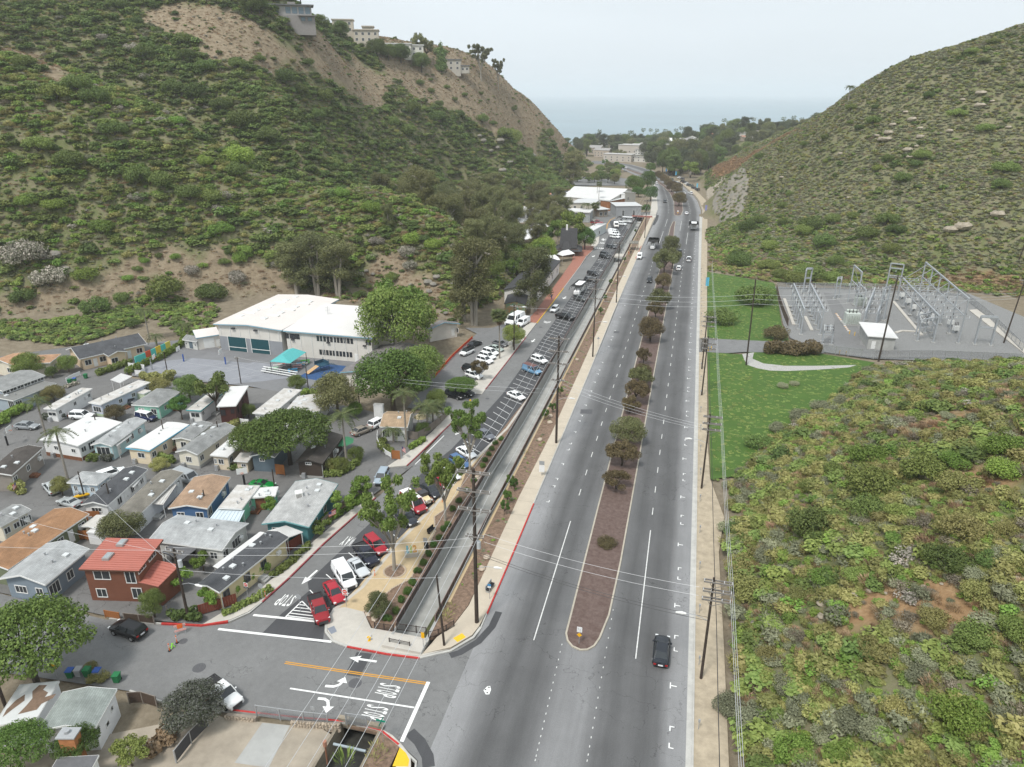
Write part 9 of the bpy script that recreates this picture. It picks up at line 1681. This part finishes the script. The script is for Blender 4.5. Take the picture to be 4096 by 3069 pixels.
t=thing('park_bench','black metal bench on the granite path','bench',(-33.66,84.75),75);part(t,'seat',black,(-.8,.8,-.22,.22,.42,.47));part(t,'backrest',black,(-.8,.8,.2,.26,.5,.95));[part(t,'leg',black,(s-.04,s+.04,-.2,.2,0,.42)) for s in (-.7,.7)]
t=thing('bus_bench','bus stop bench with a blue sign beside the red kerb','bench',(-21.42,73.77),80,None,.13);part(t,'seat',black,(-.9,.9,-.25,.25,.42,.5));part(t,'backrest',grey,(-.9,.9,.22,.3,.5,1.0));[part(t,'leg',conc_grey,(s-.08,s+.08,-.25,.28,0,.42)) for s in (-.7,.7)]
post_sign((-20.99,71.92),'bus stop sign post with a pale blue plate',2.5,[(sb,.45,.3,2.3,''),(sw,.45,.25,2.0,'')])
t=thing('number_sculpture','mosaic number sculpture reading 112 on a stone plinth','sculpture',(-34.27,78.23),25);part(t,'plinth',conc,(-.95,.95,-.4,.4,0,.75));part(t,'base',conc_grey,(-1.1,1.1,-.55,.55,0,.08))
for x,s,cc in ((-.55,'1',(.25,.55,.65)),(-.05,'1',(.5,.6,.2)),(.5,'2',(.75,.42,.15))):
 V,F=text_mesh(s);b=MB();b.add([(x+q[0]*(.3 if s=='1' else .6),-.12,1.3+q[1]*1.1) for q in V]+[(x+q[0]*(.3 if s=='1' else .6),.12,1.3+q[1]*1.1) for q in V],[f for f in F]+[tuple(len(V)+i for i in f[::-1]) for f in F]);b.build('digit',C('mosaic_'+s+str(int(x*100)),cc),t)
# ring and edging of small stones, round mulch bed
rb_=sheet('tree_bed',[((-35.22,74.32)[0]+1.35*math.cos(k*.35),(-35.22,74.32)[1]+1.35*math.sin(k*.35)) for k in range(18)],.15,mulch)
b=MB();rock(b,0,0,0,.17,5);edge=[(((-35.22,74.32)[0]+1.5*math.cos(k*.185),(-35.22,74.32)[1]+1.5*math.sin(k*.185))) for k in range(34)];shared(rb_,'edging_stone',b,rockm,[((x,y,gz(y)+.17),k*1.3,(1,.8,.8)) for k,(x,y) in enumerate(edge)])
b=MB();rock(b,0,0,0,.16,6);shared(bed,'edging_stone',b,rockm,[((x,y,gz(y)+.17),k*1.7,(1,.8,.8)) for k,(x,y) in enumerate(resample([(-35.76,65.54),(-34.99,67.43),(-34.07,70.81),(-32.46,73.22),(-32.72,78.2),(-33.09,84.9),(-34.65,88.72),(-33.7,91.36)],.32))])
# planting along the channel
GB='clipped shrubs in the bed beside the channel fence'
for p in ((-31.74,70.2),(-31.8,72.38),(-32.03,74.87),(-31.92,76.76),(-31.97,78.95),(-32.03,81.23),(-31.81,83.07),(-32.03,85.48),(-31.77,86.83),(-31.72,66.35),(-32.14,64.82),(-31.87,68.57),(-31.7,70.5),(-31.73,72.2),(-32,106.28),(-32.1,108.46),(-32.11,110.74),(-32.12,113.09),(-32.13,115.53),(-31.55,117.68),(-32.59,91.34),(-32.29,93.9),(-32.02,97.31),(-31.92,100.86)):plant('clipped_shrub','shrub','ficus',p[0],p[1],.62,1.15,'small dark green shrub in the bed beside the channel fence','shrub',GB,bark_dark,z=gz(p[1])+.12)
GS2='saplings in the planting strip'
for p in ((-24.67,95.49),(-24.42,99.45),(-25.2,100.22),(-24.43,132.5),(-24.44,141.69),(-24.38,209.33),(-24.94,225.06),(-24.97,288.37),(-24.26,92.1),(-25.29,129.04),(-25.79,248.11),(-26.53,361.05)):plant('sapling','open','ficus',p[0],p[1],1.0,2.6,'young sapling in the mulch strip beside the sidewalk','tree',GS2,bark,z=gz(p[1])+.1)
scatter_poly('strip_plants',[(-25.5,72),(-23.6,72),(-23.3,100),(-23.1,160),(-23.5,250),(-23.6,380),(-25.6,380)],.55,(.12,.42),(('mid',2),('sage',1.5),('bright',1)),'small tufts planted in the mulch strip',74,fl=.7,z0=.12)
for p in ((-25.34,68.86),(-25.34,67.53),(-25.31,66.56),(-25.71,46.78),(-24.9,46.3),(-25.44,45.37),(-25.89,113.27),(-25.62,129.53)):
 t=thing('agave_plant','spiky yellow green agave in the mulch','agave',p,0,'agaves by the channel',.1);rngq=np.random.default_rng(2);V,Q=blades(rngq,26,.9,1.0,.07);link('leaves',fastmesh('agave',V*.75,Q),LM['olive'],t)
t=thing('fan_shrub','bushy green yucca beside the open channel','yucca',(-28.01,44.71),0,None,.1);V,Q=blades(np.random.default_rng(4),60,1.6,.8,.06);link('leaves',fastmesh('yucca',V,Q),LM['mid'],t)
b=MB();b.tube([(-30.04,46.31)+(gz(46)+.2,),(-26.53,46.3)+(gz(45)+.2,)],.13,8);setp(b.build('pipe_crossing',C('pipe_blue_grey',(.33,.38,.41))),'blue grey pipe spanning the open channel','pipe')
t=thing('vent_stack','rusty capped vent pipe beside the open channel','pipe',(-29.67,44.29));part(t,'pipe',C('rust',(.22,.10,.06)),(0,0,-.2,2.6,.09));part(t,'cap',C('rust_cap',(.36,.18,.12)),(0,0,2.3,2.9,.2))
# banners, lamps, bus shelter, meters
for p,h,cc,lb in (((6.78,252.63),4.2,(.10,.45,.65),'painted beach banner on the right verge'),((6.98,437.34),6,(.25,.25,.5),'colourful banner pole beside the rock cutting'),((1.11,562.76),6,(.15,.5,.7),'pale blue banner by the far parked cars'),((-17.25,648.35),7,(.05,.35,.6),'blue banner lamp at the far bend, right'),((-26.99,684.66),7,(.03,.25,.6),'blue banner lamp at the far bend, left')):
 t=thing('banner_pole',lb,'banner',p);part(t,'pole',galv,(0,0,-.1,h,.07));part(t,'banner',C('banner_%d' % int(p[1]),cc),(.1,1.1,-.03,.03,h-3.2,h-.2))
for p,lb in (((-32.32,267.06),'first'),((-32.41,231.44),'second'),((-33.11,323.2),'third'),((-31.78,346.27),'fourth')):
 t=thing('street_lamp','twin globe street lamp among the stalls, %s along the channel' % lb,'street lamp',p);part(t,'post',C('lamp_green_grey',(.22,.25,.25)),(0,0,-.1,4.6,.09,.06));part(t,'arm',galv,(-.7,.7,-.04,.04,4.5,4.58))
 for s in (-.65,.65):part(t,'globe',trimw,(s,0,4.6,5.0,.2,.12))
t=thing('bus_shelter','wooden shelter with a grey roof beside the sidewalk','shelter',(-23.96,318.68));part(t,'roof',r_taupe,(-2,2,-3,3,3.2,3.4));[part(t,'post',wood_br,(x,y,-.1,3.2,.1)) for x in (-1.8,1.8) for y in (-2.8,2.8)]
for k in range(26):
 y=48+9.3*k;t=thing('parking_meter','grey parking meter on the dirt verge','parking meter',(5.5,y),0,'parking meters on the right verge',.05);part(t,'post',grey,(0,0,0,1.0,.035));part(t,'head',grey,(-.1,.1,-.08,.08,1.0,1.35))
for p in ((7.37,182.7),(8.1,183.56),(40.37,188.69),(41.85,188.43),(46.14,208.02),(47.26,206.84),(48.55,206.69)):t=thing('bollard','yellow bollard by the substation drive','bollard',p,0,'yellow bollards');part(t,'tube',yel,(0,0,-.1,1.1,.1))
# trailer park odds and ends
t=thing('garden_umbrella','cream market umbrella in the tan cottage garden','umbrella',(-48.64,119.88));b=MB();b.tube([(0,0,2.1),(0,0,2.75)],[1.5,.05],8);b.build('canopy',C('umbrella_cream',(.66,.56,.36)),t);part(t,'pole',wood_br,(0,0,-.1,2.2,.04))
t=thing('garden_umbrella','folded green umbrella on the ivory trailer patio','umbrella',(-89.43,98.77));b=MB();b.tube([(0,0,1.0),(0,0,2.5)],[.35,.05],7);b.build('canopy',C('umbrella_sage',(.22,.30,.18)),t);part(t,'pole',wood_br,(0,0,-.1,1.2,.04))
t=thing('patio_umbrella','green and yellow patio umbrella behind the tall palm','umbrella',(-58.52,105.76));b=MB();b.tube([(0,0,2.2),(0,0,2.9)],[2.1,.05],8);b.build('canopy',C('umbrella_green',(.05,.20,.10)),t);part(t,'pole',wood_br,(0,0,-.1,2.3,.04))
t=thing('kayak','yellow kayak leaning by the silver coupe','kayak',(-92.03,80.02),40);b=MB();b.tube([(-1.6,0,.5),(-.8,0,.55),(.6,0,.62),(1.6,0,.6)],[.05,.28,.28,.05],8);b.build('hull',C('kayak_yellow',(.72,.42,.02)),t);part(t,'cockpit',black,(-.4,.3,-.15,.15,.8,.86))
def flag(p,z,lb,rz=0):t=thing('flag',lb,'flag',p,rz,None,z);part(t,'staff',wood_br,(0,0,-z,1.0,.025));[part(t,'stripe',red if k % 2==0 else sw,(.03,1.3,-.012,.012,.9-.115*(k+1),.9-.115*k)) for k in range(7)];part(t,'canton',C('flag_blue',(.03,.05,.18)),(.03,.55,-.02,.02,.5,.9))
flag((-103.41,78.59),1.3,'stars and stripes flag in the left front garden',-60);flag((-49.37,82.65),1.4,'faded stars and stripes flag on the vine fence',60);flag((-47.12,106.36),1.4,'small stars and stripes flag at the tan cottage gate',-40)
for pts,w,h,lf,lb in (([(-130.11,97.78),(-131.33,101.94),(-132.39,107.62)],2.4,1.8,'bright','bright green clipped hedge at the left edge'),([(-126.54,130.04),(-126.52,135.7),(-126.23,141.79),(-127.76,150.66),(-132.38,158.57)],1.0,1.8,'bright','ivy covered wall along the school yard'),([(-132.69,127.66),(-131.95,131.82),(-131.17,136.17)],1.4,1.6,'mid','ivy hedge in front of the black roofed house'),([(-120.03,127.88),(-115.99,127.44),(-113.92,130.23)],2.2,2.2,'olive','yellow green hedge below the ball court'),([(-123.8,103.88),(-122.03,104.34),(-121.16,105.72)],1.4,1.4,'purple','lilac flowering hedge by the narrow white trailer'),([(-101.3,91.52),(-99.72,91.93)],1.3,1.3,'mid','hydrangea bush under the triple window, left'),([(-98.7,91.74),(-97.23,92.12)],1.3,1.3,'purple','pink hydrangea bush under the triple window, right'),([(-90.74,93.78),(-89.47,94.56),(-87.79,94.54)],1.5,1.5,'mid','green hedge in front of the cream trailer'),([(-86.62,93.95),(-85.83,94.6)],1.4,1.6,'mid','bushy shrub beside the bay window'),([(-82.72,103.94),(-83.35,107.38),(-84.02,110.99)],1.6,2.0,'olive','clipped hedge between the ivory and beige trailers'),([(-53.75,64.12),(-53.07,67.97),(-52.07,70.82)],1.1,1.9,'bright','trimmed green hedge under the butter yellow trailer windows'),([(-50.51,69.38),(-49.87,72.72),(-49.48,76.78)],.9,1.0,'mid','low ivy along the dark red street fence'),([(-52.22,60.91),(-50.42,63.85),(-49.54,66.68)],.9,.9,'mid','low ivy on the sidewalk edge near the corner'),([(-51.09,79.37),(-50.28,82.74),(-49.03,87.09),(-47.01,91.55)],1.3,1.3,'bright','flower border below the vine fence'),([(-109.17,81),(-106.83,80.8),(-103.14,78.66)],1.8,1.6,'olive','flowering shrubs by the left lane edge'),([(-109.38,83.39),(-107.22,82.71)],1.6,1.5,'mid','dark garden shrubs by the left lane'),([(-113.55,87.03),(-111.28,86.3)],1.3,1.4,'bright','green shrubs beside the dark brown roof'),([(-79.47,125.76),(-78.38,128.7),(-75.89,128.67)],1.6,1.8,'bright','leafy hedge above the pale grey trailer roof'),([(-57.43,96.3),(-55.35,97.25),(-54.17,100.09),(-54.12,103.19)],1.2,1.2,'mid','hedge round the lane corner by the tall palm'),([(-58.11,58.54),(-56.2,59.46),(-54.7,58.77)],1.3,1.3,'dark','leafy bank under the transformer pole'),([(-74.59,94.85),(-71.99,94.66)],1.2,1.1,'mid','clump of grass beside the beige shed'),([(-46.91,109.71),(-46.37,111.8),(-45.64,113.48)],1.1,1.2,'bright','flowering shrubs outside the tan cottage fence'),([(-53.38,110.99),(-51.8,108.45),(-49.65,107.1)],1.6,1.3,'mid','lush garden behind the white picket fence'),([(-47.07,41.51),(-46.79,42.98),(-46.65,44.18)],2.2,1.0,'dry','dry brown weeds beside the gravel lot'),([(-133.81,119.55),(-132.97,121.57)],1.1,.8,'bloom','pink and white flowers by the bins')):
 hedge('hedge',pts,w,h,lf,lb,size=.26)
# people on the sidewalks
def person(p,rz,top,legs,lb):
 t=thing('person',lb,'person',p,rz,None,.13);t.location.z += 0;b=MB();me=bpy.data.meshes.new('body');V=[(0,0,.95),(0,0,1.15),(0,0,1.4),(0,0,1.5),(0,0,1.62),(0,.2,1.38),(.05,.26,1.12),(.14,.26,.9),(0,-.2,1.38),(-.02,-.26,1.12),(.04,-.27,.88),(.03,.1,.9),(.12,.11,.5),(.06,.12,.08),(.2,.12,.04),(-.02,-.1,.9),(-.06,-.11,.5),(-.14,-.12,.08),(0,-.12,.04)];E=[(0,1),(1,2),(2,3),(3,4),(2,5),(5,6),(6,7),(2,8),(8,9),(9,10),(0,11),(11,12),(12,13),(13,14),(0,15),(15,16),(16,17),(17,18)];rad=[.15,.14,.16,.06,.11,.07,.05,.04,.07,.05,.04,.1,.075,.05,.04,.1,.075,.05,.04]
 me.from_pydata(V,E,[]);o=link('body',me,[C('cloth_'+top,rgb(top)),C('cloth_'+legs,rgb(legs))],t);md=o.modifiers.new('skin','SKIN');sv=me.skin_vertices[0].data
 for k,r in enumerate(rad):sv[k].radius=(r,r)
 sv[0].use_root=True;o.modifiers.new('sub','SUBSURF').levels=1;o.modifiers['sub'].render_levels=1;h=MB();h.tube([(0,0,1.5),(.01,0,1.58),(.02,0,1.7),(0,0,1.78)],[.055,.09,.1,.04],8);h.build('head',C('skin',(.45,.28,.2)),t);q=MB();q.tube([(-.02,0,1.68),(-.02,0,1.8)],[.112,.05],8);q.build('hair',C('hair_dark',(.05,.035,.025)),t)
person((-42.54,224.15),80,'#3a4a86','#2f3a5a','person in blue walking on the brick sidewalk');person((-40.99,291.09),-90,'#9aa0a8','#6a6c72','person in grey crossing by the brick sidewalk');person((-24.03,306.76),90,'#20242c','#20242c','person in dark clothes by the bus shelter');person((-24.81,305.28),60,'#c07a50','#4a6a4a','person in an orange top beside the bus shelter')
# ---------------------------------------------------------------- sea haze filling the valley air
HZ=MB();HZ.box(-60500,60500,-900,55500,-44,190)
hm_=bpy.data.materials.new('sea_haze');hm_.use_nodes=True;hn=hm_.node_tree.nodes;hn.clear()
pv=hn.new('ShaderNodeVolumePrincipled');pv.inputs['Color'].default_value=(.97,.985,1,1);pv.inputs['Density'].default_value=.00015;pv.inputs['Anisotropy'].default_value=.15
ho=hn.new('ShaderNodeOutputMaterial');hm_.node_tree.links.new(pv.outputs[0],ho.inputs['Volume'])
haze=HZ.build('haze',hm_);setp(haze,'thin pale sea haze hanging over the whole valley','haze',None,'stuff')
# ---------------------------------------------------------------- alike things in small groups: say which one by its place
_by={}
for o in scene.objects:
 if o.parent is None and o.get('group') and o.get('label') and o.get('category'):_by.setdefault((o['group'],o['label']),[]).append(o)
def _sx(o):
 x,y,z=o.location.x,o.location.y,o.location.z-60
 if o.type=='MESH' and o.location.length<.01:c=sum((Vector(b) for b in o.bound_box),Vector())/8;x,y,z=c.x,c.y,c.z-60
 ya,pi_=R(14.031),R(22.268);r=x*math.cos(ya)+y*math.sin(ya);h=-x*math.sin(ya)+y*math.cos(ya);return r/max(1,h*math.cos(pi_)-z*math.sin(pi_))
for (g,lb),L in _by.items():
 if 2<=len(L)<=70 and len(lb.split())<=12:
  for k,o in enumerate(sorted(L,key=_sx)):
   n=k+1;suf='th' if 10<n % 100<14 else {1:'st',2:'nd',3:'rd'}.get(n % 10,'th');o['label']=lb+', %d%s from the left' % (n,suf)
